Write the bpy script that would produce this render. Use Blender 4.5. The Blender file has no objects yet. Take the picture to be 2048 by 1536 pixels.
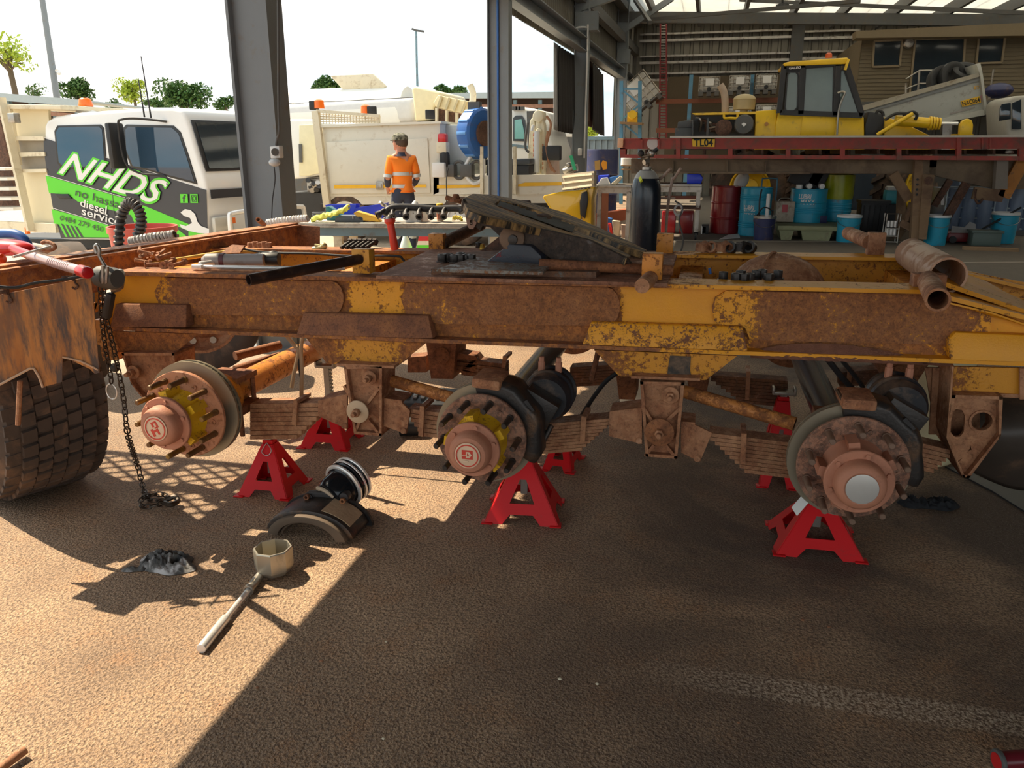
import bpy, bmesh, math, random
from math import sin, cos, pi, radians, atan, tan
from mathutils import Vector as V, Matrix, noise as mnoise
random.seed(7)
C = bpy.context.scene.collection
# ---------------------------------------------------------------- camera, sky, sun, exposure
H = 1.58; F = 1590.0; TH = atan(468/1590); PS = radians(13.5)
cd = bpy.data.cameras.new('camera'); cam = bpy.data.objects.new('camera', cd); C.objects.link(cam)
cd.sensor_width = 36.0; cd.lens = F/2048*36.0; cd.clip_end = 2000; cd.clip_start = 0.05
cam.location = (0, 0, H); cam.rotation_euler = (pi/2-TH, 0, PS)
bpy.context.scene.camera = cam
KX, KY = 0.75, 0.25                      # horizontal shadow shift per metre of height (to +x, to -y)
sd = bpy.data.lights.new('sun', 'SUN'); sd.energy = 6.2; sd.angle = radians(0.35); sd.color = (1.0, 0.85, 0.62)
sun = bpy.data.objects.new('sun', sd); C.objects.link(sun); sun.location = (-20, 10, 30)
sun.rotation_euler = V((-KX, KY, 1)).to_track_quat('Z', 'Y').to_euler()
vs = bpy.context.scene.view_settings
vs.view_transform = 'Standard'; vs.look = 'None'; vs.gamma = 1.0; vs.use_curve_mapping = False; vs.exposure = 0.62
wd = bpy.data.worlds.new('sky'); bpy.context.scene.world = wd; wd.use_nodes = True
nt = wd.node_tree; nt.nodes.clear()
def wn(t, **k):
    n = nt.nodes.new(t)
    for a, b in k.items(): setattr(n, a, b)
    return n
tc = wn('ShaderNodeTexCoord'); mp = wn('ShaderNodeMapping'); mp.inputs['Scale'].default_value = (1, 1, 2.6)
mp.inputs['Location'].default_value = (0.35, 0.1, 0.2)
nz = wn('ShaderNodeTexNoise'); nz.inputs['Scale'].default_value = 2.3; nz.inputs['Detail'].default_value = 9; nz.inputs['Roughness'].default_value = .6
cr = wn('ShaderNodeValToRGB'); e = cr.color_ramp.elements
e[0].position = .36; e[0].color = (.38, .68, .84, 1); e[1].position = .56; e[1].color = (1.0, .97, .93, 1)
bgn = wn('ShaderNodeBackground'); bgn.inputs['Strength'].default_value = 1.05; wo = wn('ShaderNodeOutputWorld')
L = nt.links.new
L(tc.outputs['Generated'], mp.inputs[0]); L(mp.outputs[0], nz.inputs['Vector']); L(nz.outputs[0], cr.inputs[0]); L(cr.outputs[0], bgn.inputs[0]); L(bgn.outputs[0], wo.inputs[0])

# ---------------------------------------------------------------- where things stand
RM = Matrix.Rotation(PS, 3, 'Z') @ Matrix.Rotation(pi/2-TH, 3, 'X'); O = V((0, 0, H))
def ray(x, y): return RM @ V(((x-1024)/F, -(y-768)/F, -1.0))
def PY(x, y, Y): d = ray(x, y); return O + d*(Y/d.y)
def PX(x, y, X): d = ray(x, y); return O + d*(X/d.x)
def PZ(x, y, Z=0.0): d = ray(x, y); return O + d*((Z-H)/d.z)
class Plane:
    """a real plane in the scene; p() reads a point on it, n points away from the viewer"""
    def __init__(s, A, n): s.A = V(A); s.n = V(n).normalized()
    def p(s, x, y, off=0.0):
        d = ray(x, y); A = s.A + s.n*off
        return O + d*((A-O).dot(s.n)/d.dot(s.n))
def vplane(A, B):
    A, B = V(A), V(B); u = (B-A); u.z = 0; n = V((-u.y, u.x, 0))
    if n.dot(A-O) < 0: n = -n
    return Plane(A, n)
def Ypl(Y): return Plane((0, Y, 0), (0, 1, 0))

# ---------------------------------------------------------------- shapes (all in world space, returned as verts, faces)
def frame_of(d):
    d = d.normalized(); a = V((0, 0, 1)) if abs(d.z) < .9 else V((1, 0, 0))
    x = a.cross(d).normalized(); return x, d.cross(x).normalized(), d
def box(c, s, R=None):
    c = V(c); R = R or Matrix.Identity(3)
    v = [c + R @ V((s[0]/2*i, s[1]/2*j, s[2]/2*k)) for i in (-1, 1) for j in (-1, 1) for k in (-1, 1)]
    return v, [(0,1,3,2),(4,6,7,5),(0,4,5,1),(2,3,7,6),(0,2,6,4),(1,5,7,3)]
def bx(x0, x1, y0, y1, z0, z1): return box(((x0+x1)/2, (y0+y1)/2, (z0+z1)/2), (abs(x1-x0), abs(y1-y0), abs(z1-z0)))
def RZ(a): return Matrix.Rotation(radians(a), 3, 'Z')
def prism(P, vec):
    P = [V(p) for p in P]; vec = V(vec); n = len(P)
    v = P + [p+vec for p in P]
    return v, [tuple(range(n)), tuple(range(2*n-1, n-1, -1))] + [(i, n+i, n+(i+1) % n, (i+1) % n) for i in range(n)]
def beam(A, B, w, h, up=(0, 0, 1)):
    A, B = V(A), V(B); d = (B-A).normalized(); up = V(up); s = d.cross(up)
    if s.length < 1e-4: s = d.cross(V((1, 0, 0)))
    s.normalize(); u = s.cross(d).normalized()
    return prism([A+s*w/2+u*h/2, A-s*w/2+u*h/2, A-s*w/2-u*h/2, A+s*w/2-u*h/2], B-A)
def ringof(c, x, y, r, n, ph=0): return [c + x*(r*cos(2*pi*i/n+ph)) + y*(r*sin(2*pi*i/n+ph)) for i in range(n)]
def cyl(A, B, r, r2=None, n=16, ph=0):
    A, B = V(A), V(B); r2 = r if r2 is None else r2; x, y, d = frame_of(B-A)
    v = ringof(A, x, y, r, n, ph) + ringof(B, x, y, r2, n, ph)
    return v, [tuple(range(n-1, -1, -1)), tuple(range(n, 2*n))] + [(i, (i+1) % n, n+(i+1) % n, n+i) for i in range(n)]
def lathe(A, ax, prof, n=24, closed=False, ph=0):
    """prof: (distance along ax, radius) pairs"""
    A = V(A); x, y, d = frame_of(V(ax)); v = []
    for t, r in prof: v += ringof(A+d*t, x, y, max(r, 1e-4), n, ph)
    m = len(prof); f = []
    for k in range(m if closed else m-1):
        a, b = k*n, ((k+1) % m)*n
        f += [(a+i, a+(i+1) % n, b+(i+1) % n, b+i) for i in range(n)]
    if not closed: f += [tuple(range(n-1, -1, -1)), tuple(range((m-1)*n, m*n))]
    return v, f
def pipe(A, B, ro, ri, n=18, ph=0):
    l = (V(B)-V(A)).length
    return lathe(A, V(B)-V(A), [(0, ri), (0, ro), (l, ro), (l, ri)], n, True, ph)
def sweep(P, r, n=8, closed=False):
    P = [V(p) for p in P]; m = len(P); R = r if isinstance(r, (list, tuple)) else [r]*m; v = []; f = []; x = None
    for i, p in enumerate(P):
        if closed: d = P[(i+1) % m]-P[i-1]
        else: d = P[min(i+1, m-1)]-P[max(i-1, 0)]
        d.normalize()
        if x is None: x = frame_of(d)[0]
        x = (x - d*x.dot(d)).normalized(); y = d.cross(x)
        v += ringof(p, x, y, R[i], n)
    for k in range(m if closed else m-1):
        a, b = k*n, ((k+1) % m)*n
        f += [(a+i, a+(i+1) % n, b+(i+1) % n, b+i) for i in range(n)]
    if not closed: f += [tuple(range(n-1, -1, -1)), tuple(range((m-1)*n, m*n))]
    return v, f
def curve(P, k=6):
    P = [V(p) for p in P]; Q = []
    for i in range(len(P)-1):
        a, b, c, d = P[max(i-1, 0)], P[i], P[i+1], P[min(i+2, len(P)-1)]
        for j in range(k):
            t = j/k; Q.append(.5*((2*b)+(c-a)*t+(2*a-5*b+4*c-d)*t*t+(3*b-a-3*c+d)*t**3))
    return Q+[P[-1]]
def ball(c, r, n=14, m=8, R=None):
    c = V(c); r = V((r, r, r)) if isinstance(r, (int, float)) else V(r); R = R or Matrix.Identity(3); v = []; f = []
    for j in range(m+1):
        t = pi*j/m
        for i in range(n):
            a = 2*pi*i/n; v.append(c + R @ V((r.x*max(sin(t), .001)*cos(a), r.y*max(sin(t), .001)*sin(a), r.z*cos(t))))
    for j in range(m):
        for i in range(n): f.append((j*n+i, (j+1)*n+i, (j+1)*n+(i+1) % n, j*n+(i+1) % n))
    return v, f
def rs(poly, c, x, y, n):                # star-shaped outline resampled by angle
    out = []
    for k in range(n):
        a = 2*pi*k/n; dx, dy = cos(a), sin(a); best = None
        for i in range(len(poly)):
            p, q = poly[i]-c, poly[(i+1) % len(poly)]-c
            px, py, qx, qy = p.dot(x), p.dot(y), q.dot(x), q.dot(y); ex, ey = qx-px, qy-py
            den = dx*ey-dy*ex
            if abs(den) < 1e-12: continue
            t = (px*ey-py*ex)/den; s = (px*dy-py*dx)/den
            if t > 0 and -1e-6 <= s <= 1+1e-6 and (best is None or t < best): best = t
        out.append(c + x*(dx*best) + y*(dy*best) if best else c)
    return out
def holed(outer, inner, vec, n=40):
    """plate with one hole: outer and inner outlines in one plane"""
    outer = [V(p) for p in outer]; inner = [V(p) for p in inner]; vec = V(vec)
    c = sum(inner, V((0, 0, 0)))/len(inner); x, y, d = frame_of(vec)
    a, b = rs(outer, c, x, y, n), rs(inner, c, x, y, n)
    v = a+b+[p+vec for p in a]+[p+vec for p in b]; f = []
    for i in range(n):
        j = (i+1) % n; f += [(i, j, n+j, n+i), (2*n+i, 3*n+i, 3*n+j, 2*n+j), (i, 2*n+i, 2*n+j, j), (n+i, n+j, 3*n+j, 3*n+i)]
    return v, f
def circ(c, r, x, y, n=20): return [V(c)+V(x)*(r*cos(2*pi*i/n))+V(y)*(r*sin(2*pi*i/n)) for i in range(n)]
def grid(fn, nu, nv):
    v = [fn(i/nu, j/nv) for j in range(nv+1) for i in range(nu+1)]
    return v, [(j*(nu+1)+i, j*(nu+1)+i+1, (j+1)*(nu+1)+i+1, (j+1)*(nu+1)+i) for j in range(nv) for i in range(nu)]
def nut(c, ax, r=.017, h=.022, hole=.5, ph=0): return pipe(V(c), V(c)+V(ax).normalized()*h, r, r*hole, 6, ph)
def bolt(c, ax, r=.016, h=.012, L_=.03, rr=.008):
    c, ax = V(c), V(ax).normalized(); return join(cyl(c, c+ax*h, r, n=6), cyl(c+ax*h, c+ax*(h+L_), rr, n=8))
def join(*gs):
    v = []; f = []
    for g in gs:
        if isinstance(g, list): g = join(*g)
        o = len(v); v += g[0]; f += [tuple(i+o for i in q) for q in g[1]]
    return v, f

# ---------------------------------------------------------------- objects
def thing(name, label, cat, loc=(0, 0, 0), rotz=0, group=None, kind=None):
    o = bpy.data.objects.new(name, None); C.objects.link(o); o.location = loc; o.rotation_euler = (0, 0, rotz)
    o.empty_display_size = .1; o['label'] = label; o['category'] = cat
    if group: o['group'] = group
    if kind: o['kind'] = kind
    return o
def wm(o):
    m = o.matrix_basis.copy()
    return wm(o.parent) @ m if o.parent else m
def part(name, g, mat, parent=None, smooth=35, label=None, bevel=0, origin=None, kind=None, seg=2):
    if isinstance(g, list): g = join(*g)
    me = bpy.data.meshes.new(name)
    T = wm(parent) if parent else Matrix.Translation(V(origin) if origin is not None else V((0, 0, 0)))
    Ti = T.inverted(); me.from_pydata([tuple(Ti @ V(p)) for p in g[0]], [], g[1])
    bm = bmesh.new(); bm.from_mesh(me); bmesh.ops.recalc_face_normals(bm, faces=bm.faces)
    if bevel:
        es = [e_ for e_ in bm.edges if len(e_.link_faces) == 2 and e_.calc_face_angle(0) > radians(40)]
        try: bmesh.ops.bevel(bm, geom=es, offset=bevel, segments=seg, profile=.5, affect='EDGES', clamp_overlap=True)
        except Exception: pass
    bm.to_mesh(me); bm.free()
    me.materials.append(mat)
    if smooth:
        me.polygons.foreach_set('use_smooth', [True]*len(me.polygons)); me.set_sharp_from_angle(angle=radians(smooth))
    o = bpy.data.objects.new(name, me); C.objects.link(o)
    if parent: o.parent = parent
    elif origin is not None: o.location = origin
    if label: o['label'] = label
    if kind: o['kind'] = kind
    return o
def single(name, g, mat, label, cat, origin, group=None, **k):
    o = part(name, g, mat, None, origin=origin, **k); o['label'] = label; o['category'] = cat
    if group: o['group'] = group
    return o
def struct(name, g, mat, **k): return part(name, g, mat, kind='structure', **k)
def dup(r, loc=None, rotz=None, label=None, parent=None):
    c = r.copy(); C.objects.link(c)
    if parent: c.parent = parent
    if loc is not None: c.location = loc
    if rotz is not None: c.rotation_euler = (0, 0, rotz)
    if label: c['label'] = label
    for ch in [o for o in r.children]: dup(ch, parent=c)
    return c
_tx = {}
def text2d(s, shear=0.0, off=0.0):
    cu = bpy.data.curves.new('t', 'FONT'); cu.body = s; cu.size = 1; cu.shear = shear; cu.offset = off; cu.resolution_u = 3
    o = bpy.data.objects.new('t', cu); me = bpy.data.meshes.new_from_object(o)
    v = [tuple(p.co) for p in me.vertices]; f = [tuple(p.vertices) for p in me.polygons]
    bpy.data.objects.remove(o); bpy.data.curves.remove(cu); bpy.data.meshes.remove(me)
    x0, x1 = min(p[0] for p in v), max(p[0] for p in v); y0, y1 = min(p[1] for p in v), max(p[1] for p in v)
    return [((p[0]-x0)/(x1-x0), (p[1]-y0)/(y1-y0)) for p in v], f
def textq(s, quad, pl, off=-.004, shear=0.0, bold=0.0):
    """quad: bottom-left, bottom-right, top-right, top-left read on plane pl; off<0 is towards the viewer"""
    v, f = text2d(s, shear, bold); bl, br, tr, tl = quad; out = []
    if pl is None:                       # quad already given in the scene
        q = [V(p) for p in quad]
        return [q[0]*(1-u)*(1-w)+q[1]*u*(1-w)+q[2]*u*w+q[3]*(1-u)*w for u, w in v], f
    for u, w in v:
        x = bl[0]*(1-u)*(1-w)+br[0]*u*(1-w)+tr[0]*u*w+tl[0]*(1-u)*w; y = bl[1]*(1-u)*(1-w)+br[1]*u*(1-w)+tr[1]*u*w+tl[1]*(1-u)*w
        out.append(pl.p(x, y, off))
    return out, f
def plate(pl, pts, d, off=0.0):          # outline on plane pl, thickness d away from the viewer
    return prism([pl.p(x, y, off) for x, y in pts], pl.n*d)
def flat(pl, pts, off=-.003): return [pl.p(x, y, off) for x, y in pts], [tuple(range(len(pts)))]

# ---------------------------------------------------------------- materials
def newmat(name):
    m = bpy.data.materials.new(name); m.use_nodes = True; t = m.node_tree; b = t.nodes['Principled BSDF']; return m, t, b
def nd(t, ty, **k):
    n = t.nodes.new(ty)
    for a, v in k.items():
        if a in n.inputs.keys(): n.inputs[a].default_value = v
        else: setattr(n, a, v)
    return n
def col(c): return (*c, 1) if len(c) == 3 else c
def mix(t, fac, a, b):
    n = t.nodes.new('ShaderNodeMix'); n.data_type = 'RGBA'
    if isinstance(fac, (int, float)): n.inputs[0].default_value = fac
    else: t.links.new(fac, n.inputs[0])
    for s, v in ((6, a), (7, b)):
        if isinstance(v, tuple): n.inputs[s].default_value = col(v)
        else: t.links.new(v, n.inputs[s])
    return n.outputs[2]
def math_(t, op, a, b=0.0, clamp=False):
    n = t.nodes.new('ShaderNodeMath'); n.operation = op; n.use_clamp = clamp
    for s, v in ((0, a), (1, b)):
        if isinstance(v, (int, float)): n.inputs[s].default_value = v
        else: t.links.new(v, n.inputs[s])
    return n.outputs[0]
def ramp(t, fac, stops):
    n = t.nodes.new('ShaderNodeValToRGB'); e = n.color_ramp.elements
    while len(e) < len(stops): e.new(.5)
    for i, (p, c) in enumerate(stops): e[i].position = p; e[i].color = col(c) if isinstance(c, tuple) else (c, c, c, 1)
    t.links.new(fac, n.inputs[0]); return n.outputs[0]
def noise(t, scale, detail=4, rough=.55, src=None, dist=0.0):
    n = nd(t, 'ShaderNodeTexNoise', Scale=scale, Detail=detail, Roughness=rough, Distortion=dist)
    if src is None: src = t.nodes.new('ShaderNodeTexCoord').outputs['Object']
    t.links.new(src, n.inputs['Vector']); return n.outputs[0]
def bump(t, b, h, s=.3, d=.01):
    n = t.nodes.new('ShaderNodeBump'); n.inputs['Strength'].default_value = s; n.inputs['Distance'].default_value = d
    t.links.new(h, n.inputs['Height']); t.links.new(n.outputs[0], b.inputs['Normal'])
_mc = {}
def mt(name, c, rough=.5, metal=0.0, var=.12, scale=8.0, bp=0.0, dirt=None, dirtc=(.16, .10, .06), coat=0):
    """painted or plain surface with slight mottling and optional grime"""
    if name in _mc: return _mc[name]
    m, t, b = newmat(name); n = noise(t, scale, 5)
    c2 = tuple(max(0, x*(1-var)) for x in c); o = mix(t, n, c2, tuple(min(1, x*(1+var)) for x in c))
    if dirt:
        g = ramp(t, noise(t, scale*.6, 8, .7, dist=.4), [(.62-dirt*.35, 0.0), (.78-dirt*.25, 1.0)]); o = mix(t, g, o, dirtc)
    t.links.new(o, b.inputs['Base Color']); b.inputs['Roughness'].default_value = rough; b.inputs['Metallic'].default_value = metal
    if coat: b.inputs['Coat Weight'].default_value = coat
    if bp: bump(t, b, noise(t, scale*6, 4), bp, .004)
    _mc[name] = m; return m
def rusty(name, paint, amount=.5, rust=(.19, .068, .022), rust2=(.42, .15, .035), scale=14, zones=None, zz=None, dust=(.42, .17, .06), bp=.5, dustamt=.5):
    """chipped paint over rust; zones: (object x, paint amount 0..1) along the piece"""
    m, t, b = newmat(name); tcx = t.nodes.new('ShaderNodeTexCoord').outputs['Object']
    scale *= 1.9
    n1 = noise(t, scale, 8, .7, tcx, .3); n2 = noise(t, scale*.22, 5, .6, tcx); n3 = noise(t, scale*3.2, 4, .7, tcx); n4 = noise(t, scale*.22, 6, .65, tcx)
    th = 1-amount
    if zones:
        sx = t.nodes.new('ShaderNodeSeparateXYZ'); t.links.new(tcx, sx.inputs[0])
        a, z = zones[0][0], zones[-1][0]; f = math_(t, 'DIVIDE', math_(t, 'SUBTRACT', sx.outputs[0], a), z-a, True)
        th = ramp(t, f, [((x-a)/(z-a), 1-v) for x, v in zones])
    s = math_(t, 'ADD', math_(t, 'MULTIPLY', n1, .48), math_(t, 'MULTIPLY', n2, .22)); s = math_(t, 'ADD', s, math_(t, 'MULTIPLY', n3, .30))
    d = math_(t, 'SUBTRACT', s, math_(t, 'ADD', math_(t, 'MULTIPLY', th, .34), .33))
    k = math_(t, 'MULTIPLY', d, 22.0, False); k = math_(t, 'ADD', k, .5, True)
    r = mix(t, ramp(t, n1, [(.42, 0.0), (.62, 1.0)]), rust, rust2)
    r = mix(t, math_(t, 'MULTIPLY', ramp(t, n4, [(.42, 0.0), (.66, 1.0)]), dustamt), r, dust)
    r = mix(t, ramp(t, n3, [(.50, 0.0), (.66, .65)]), r, tuple(x*.35 for x in rust))
    pc = mix(t, n2, tuple(x*.82 for x in paint), paint); pc = mix(t, ramp(t, n4, [(.46, 0.0), (.72, .42)]), pc, tuple((x+y)/2 for x, y in zip(dust, paint)))
    o = mix(t, k, r, pc); t.links.new(o, b.inputs['Base Color'])
    t.links.new(ramp(t, k, [(0, .82), (1, .42)]), b.inputs['Roughness'])
    hh = math_(t, 'ADD', math_(t, 'MULTIPLY', k, .6), math_(t, 'MULTIPLY', n3, .8)); bump(t, b, hh, bp, .003)
    return m
def glassy(name, c=(.02, .03, .04), rough=.05, alpha=None):
    m, t, b = newmat(name); b.inputs['Base Color'].default_value = col(c); b.inputs['Roughness'].default_value = rough; b.inputs['Specular IOR Level'].default_value = .8
    if alpha: b.inputs['Transmission Weight'].default_value = alpha
    return m
M = dict(
    yellow=mt('yellow paint', (.80, .42, .02), .35, var=.08, dirt=.22, dirtc=(.30, .16, .06)),
    white=mt('white paint', (.72, .71, .66), .35, var=.05, dirt=.12, dirtc=(.45, .38, .26)),
    cream=mt('cream paint', (.70, .63, .47), .45, var=.08, dirt=.25, dirtc=(.40, .30, .18)),
    green=mt('lime green vinyl', (.10, .62, .02), .35, var=.03), charcoal=mt('charcoal vinyl', (.035, .037, .045), .3, var=.1),
    grey=mt('grey steel paint', (.20, .22, .235), .5, var=.08, dirt=.15, dirtc=(.20, .16, .12)),
    greyd=mt('dark grey paint', (.09, .09, .088), .6, var=.15, dirt=.3, dirtc=(.12, .09, .06)),
    red=mt('red paint', (.55, .012, .015), .3, var=.1, coat=.3), redd=mt('worn red paint', (.36, .05, .035), .55, var=.25, dirt=.45, dirtc=(.15, .075, .05)),
    orange=mt('orange lamp', (.85, .16, .01), .3), black=mt('black rubber', (.014, .014, .015), .6, var=.3, scale=20),
    blackg=mt('black gloss paint', (.012, .017, .026), .22, var=.3, dirt=.1, dirtc=(.07, .08, .09)),
    blue=mt('blue plastic', (.02, .05, .62), .35), blue2=mt('blue paint', (.03, .13, .42), .4, dirt=.15), steelblue=mt('blue grey painted steel', (.16, .25, .30), .55, dirt=.25),
    teal=mt('light blue drum paint', (.02, .34, .52), .35, var=.1, dirt=.12), crimson=mt('dark red drum paint', (.26, .012, .016), .28, var=.1, coat=.3),
    navy=mt('navy drum paint', (.03, .035, .11), .45, dirt=.2), skyblue=mt('rack blue paint', (.10, .27, .42), .5, dirt=.15),
    chrome=mt('bright steel', (.82, .80, .77), .28, .45, var=.06), steel=mt('dull steel', (.42, .39, .35), .42, .9, var=.2, dirt=.3, dirtc=(.10, .07, .05), bp=.15),
    darksteel=mt('oily dark steel', (.045, .04, .038), .42, .5, var=.4, scale=16, dirt=.3, dirtc=(.16, .09, .05), bp=.3),
    castiron=mt('black cast iron', (.035, .032, .033), .5, .4, var=.4, dirt=.2, dirtc=(.14, .10, .08), bp=.3),
    disc=mt('brake disc steel', (.30, .26, .19), .42, .55, var=.12, scale=5), ply=mt('worn plywood', (.50, .45, .38), .8, var=.3, scale=12, dirt=.4, dirtc=(.25, .19, .14)),
    wood=mt('weathered wood', (.30, .19, .10), .8, var=.3), tan=mt('tan cladding', (.15, .115, .065), .7, var=.08), tyre=mt('dusty tyre rubber', (.07, .05, .04), .85, var=.4, scale=6, dirt=.45, dirtc=(.22, .13, .08), bp=.4),
    olive=mt('olive drum film', (.33, .36, .01), .3, var=.25), khaki=mt('khaki plastic', (.27, .28, .15), .6, dirt=.2), yel=mt('bright yellow plastic', (.85, .50, .01), .35), hiv=mt('fluorescent yellow cloth', (.85, .85, .15), .7),
    rubberblack=mt('matt black plastic', (.02, .02, .022), .5, var=.3), whitep=mt('white plastic', (.75, .74, .72), .4, var=.05), silverlt=mt('reflective tape', (.55, .56, .56), .35, .2, var=.1),
    glass=glassy('dark glass'), glassb=glassy('reflective blue glass', (.03, .06, .10), .03), cloth=mt('work trousers', (.035, .04, .07), .9), hi=mt('orange work shirt', (.95, .22, .01), .75, var=.1),
    skin=mt('skin', (.50, .22, .14), .55), hub=mt('dusty orange hub', (.47, .20, .12), .62, var=.18, scale=18, dirt=.25, dirtc=(.28, .12, .07), bp=.25),
    rust=rusty('bare rust', (.30, .12, .045), .2, rust=(.15, .055, .025), rust2=(.28, .11, .05), dustamt=.6), rustd=rusty('dark rust', (.12, .06, .04), .2, rust=(.06, .03, .02), rust2=(.14, .06, .035), dust=(.2, .11, .07)),
    dustrust=rusty('dusty rust', (.48, .23, .11), .4, rust=(.24, .095, .045), rust2=(.40, .17, .08), dust=(.50, .26, .14), dustamt=.9),
    orangeb=rusty('orange yellow over rust', (.72, .27, .025), .62, rust=(.20, .07, .03), rust2=(.42, .15, .04)), yb=rusty('yellow over rust', (.85, .40, .015), .72, scale=22),
    leaf=mt('tree leaves', (.055, .13, .025), .7, var=.5), leafy=mt('yellow green leaves', (.35, .45, .04), .7, var=.35), bark=mt('bark', (.12, .09, .06), .9),
)
# ================================================================ ground
m, t, b = newmat('reddish asphalt'); tcx = t.nodes.new('ShaderNodeTexCoord').outputs['Object']
sx = t.nodes.new('ShaderNodeSeparateXYZ'); t.links.new(tcx, sx.inputs[0])
def band(v, a, bb, w):   # 1 between a and bb with soft ends w
    return math_(t, 'MULTIPLY', math_(t, 'DIVIDE', math_(t, 'SUBTRACT', v, a-w), w, True), math_(t, 'DIVIDE', math_(t, 'SUBTRACT', bb+w, v), w, True))
nA = noise(t, 1.1, 7, .62, tcx, .3); nB = noise(t, 90, 3, .6, tcx); nC = noise(t, 6, 6, .6, tcx); nD = noise(t, 260, 2, .5, tcx)
vo = nd(t, 'ShaderNodeTexVoronoi', Scale=120.0); t.links.new(tcx, vo.inputs['Vector'])
c = mix(t, ramp(t, nA, [(.38, 0.0), (.62, 1.0)]), (.29, .185, .11), (.50, .33, .20))
c = mix(t, ramp(t, nC, [(.52, 0.0), (.72, .55)]), c, (.44, .21, .085))
# oily dark patches in the bay
oil = math_(t, 'MULTIPLY', ramp(t, noise(t, .9, 6, .62, tcx, .5), [(.42, 0.0), (.56, .92)]), math_(t, 'DIVIDE', math_(t, 'SUBTRACT', sx.outputs[0], -1.0), 1.2, True))
c = mix(t, oil, c, (.115, .078, .056))
c = mix(t, math_(t, 'MULTIPLY', ramp(t, nB, [(.40, 1.0), (.56, 0.0)]), .75), c, (.10, .06, .04))
c = mix(t, math_(t, 'MULTIPLY', ramp(t, nD, [(.58, 0.0), (.72, 1.0)]), .55), c, (.62, .50, .38))
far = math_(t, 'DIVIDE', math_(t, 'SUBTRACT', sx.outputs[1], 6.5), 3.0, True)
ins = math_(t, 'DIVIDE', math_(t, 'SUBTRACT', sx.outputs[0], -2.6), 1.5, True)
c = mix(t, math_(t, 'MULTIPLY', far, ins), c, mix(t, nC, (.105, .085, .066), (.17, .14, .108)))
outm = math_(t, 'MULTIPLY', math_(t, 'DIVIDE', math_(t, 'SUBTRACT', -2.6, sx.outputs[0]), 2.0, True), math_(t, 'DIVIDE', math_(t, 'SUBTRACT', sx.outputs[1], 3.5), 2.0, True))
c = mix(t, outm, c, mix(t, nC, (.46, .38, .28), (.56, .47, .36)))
# scuffed remains of a light painted line
p0, p1 = PZ(1300, 1345), PZ(2048, 1455); sl = (p1.y-p0.y)/(p1.x-p0.x)
ln = math_(t, 'SUBTRACT', sx.outputs[1], math_(t, 'ADD', math_(t, 'MULTIPLY', sx.outputs[0], sl), p0.y-p0.x*sl))
lm = math_(t, 'MULTIPLY', band(ln, -.035, .055, .02), math_(t, 'DIVIDE', math_(t, 'SUBTRACT', sx.outputs[0], -.15), .5, True))
lm = math_(t, 'MULTIPLY', lm, ramp(t, nB, [(.44, 0.0), (.60, .75)])); c = mix(t, lm, c, (.62, .50, .38))
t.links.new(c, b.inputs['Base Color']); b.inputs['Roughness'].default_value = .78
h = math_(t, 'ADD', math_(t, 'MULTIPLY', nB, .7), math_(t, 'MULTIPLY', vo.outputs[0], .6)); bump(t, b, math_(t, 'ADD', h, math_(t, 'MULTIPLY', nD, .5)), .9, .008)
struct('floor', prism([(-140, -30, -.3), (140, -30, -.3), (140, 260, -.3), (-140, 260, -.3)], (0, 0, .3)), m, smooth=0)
mline = mt('faded white line paint', (.30, .26, .21), .8, var=.3, scale=3)
for i, (a, bb) in enumerate((((1345, 482), (1820, 484)), ((1850, 527), (2300, 523)))):
    A, B = PZ(*a), PZ(*bb); d = (B-A).normalized(); s = V((-d.y, d.x, 0))
    struct('trim_%d' % (i+1), prism([A, B, B+s*.09, A+s*.09], (0, 0, .004)), mline, smooth=0, label='faded pale floor line across the workshop')

# ================================================================ workshop building
CX0, CX1, CH = -3.50, -3.17, 6.6
ROWS = (-1.0, 5.65, 12.3, 19.2, 26.2)
def hcolumn(i, y, d=.23, m_=M['grey']):
    DX = max(0, .0245*(y-5.65))
    CX0, CX1 = globals()['CX0']+DX, globals()['CX1']+DX
    g = [bx(CX0, CX0+.022, y, y+d, 0, CH), bx(CX1-.022, CX1, y, y+d, 0, CH), bx(CX0+.02, CX1-.02, y+.06, y+.085, 0, CH), bx(CX0-.08, CX1+.08, y-.06, y+d+.06, 0, .03)]
    return single('steel_column', join(*g), m_, LBL[i], 'column', (CX1, y, 0), 'steel portal columns along the open side of the workshop')
LBL = ['grey steel H column of the workshop side, nearest and out of the picture', 'grey steel H column in the left foreground with a power outlet fixed to it',
       'grey steel H column with a blue conduit, right of the worker and left of the crane arm', 'pale grey H column with a crane corbel and white conduit, between the curtains',
       'grey H column with a corbel beside the blue rack upright']
def skew(o):
    for v in o.data.vertices: v.co.x += max(0, .0245*(v.co.y-5.65))
cols_ = [hcolumn(i, y) for i, y in enumerate(ROWS)]
part('conduit', sweep([(CX0+.32, ROWS[2]+.04, z) for z in (0, 3, 6.4)], .018, 8), M['blue2'], cols_[2], label='blue conduit')
CXa, CXb = CX0, CX1
for i in (3, 4):
    CX0, CX1 = CXa+.0245*(ROWS[i]-5.65), CXb+.0245*(ROWS[i]-5.65)
    y = ROWS[i]; q = [(1137, 24), (1195, 60)] if i == 3 else [(1218, 99), (1259, 126)]
    a, bb = PY(*q[0], y-.02), PY(*q[1], y-.02)
    part('corbel', [bx(CX0+.03, bb.x, y-.02, y+.34, bb.z, bb.z+.025), bx(CX0+.03, bb.x, y-.02, y+.34, a.z-.025, a.z), bx(CX1, bb.x, y+.12, y+.14, bb.z, a.z), bx(CX0+.02, bb.x, y-.03, y-.01, bb.z, a.z)], M['grey'], cols_[i])
CX0, CX1 = CXa+.0245*(ROWS[3]-5.65), CXb+.0245*(ROWS[3]-5.65)
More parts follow.
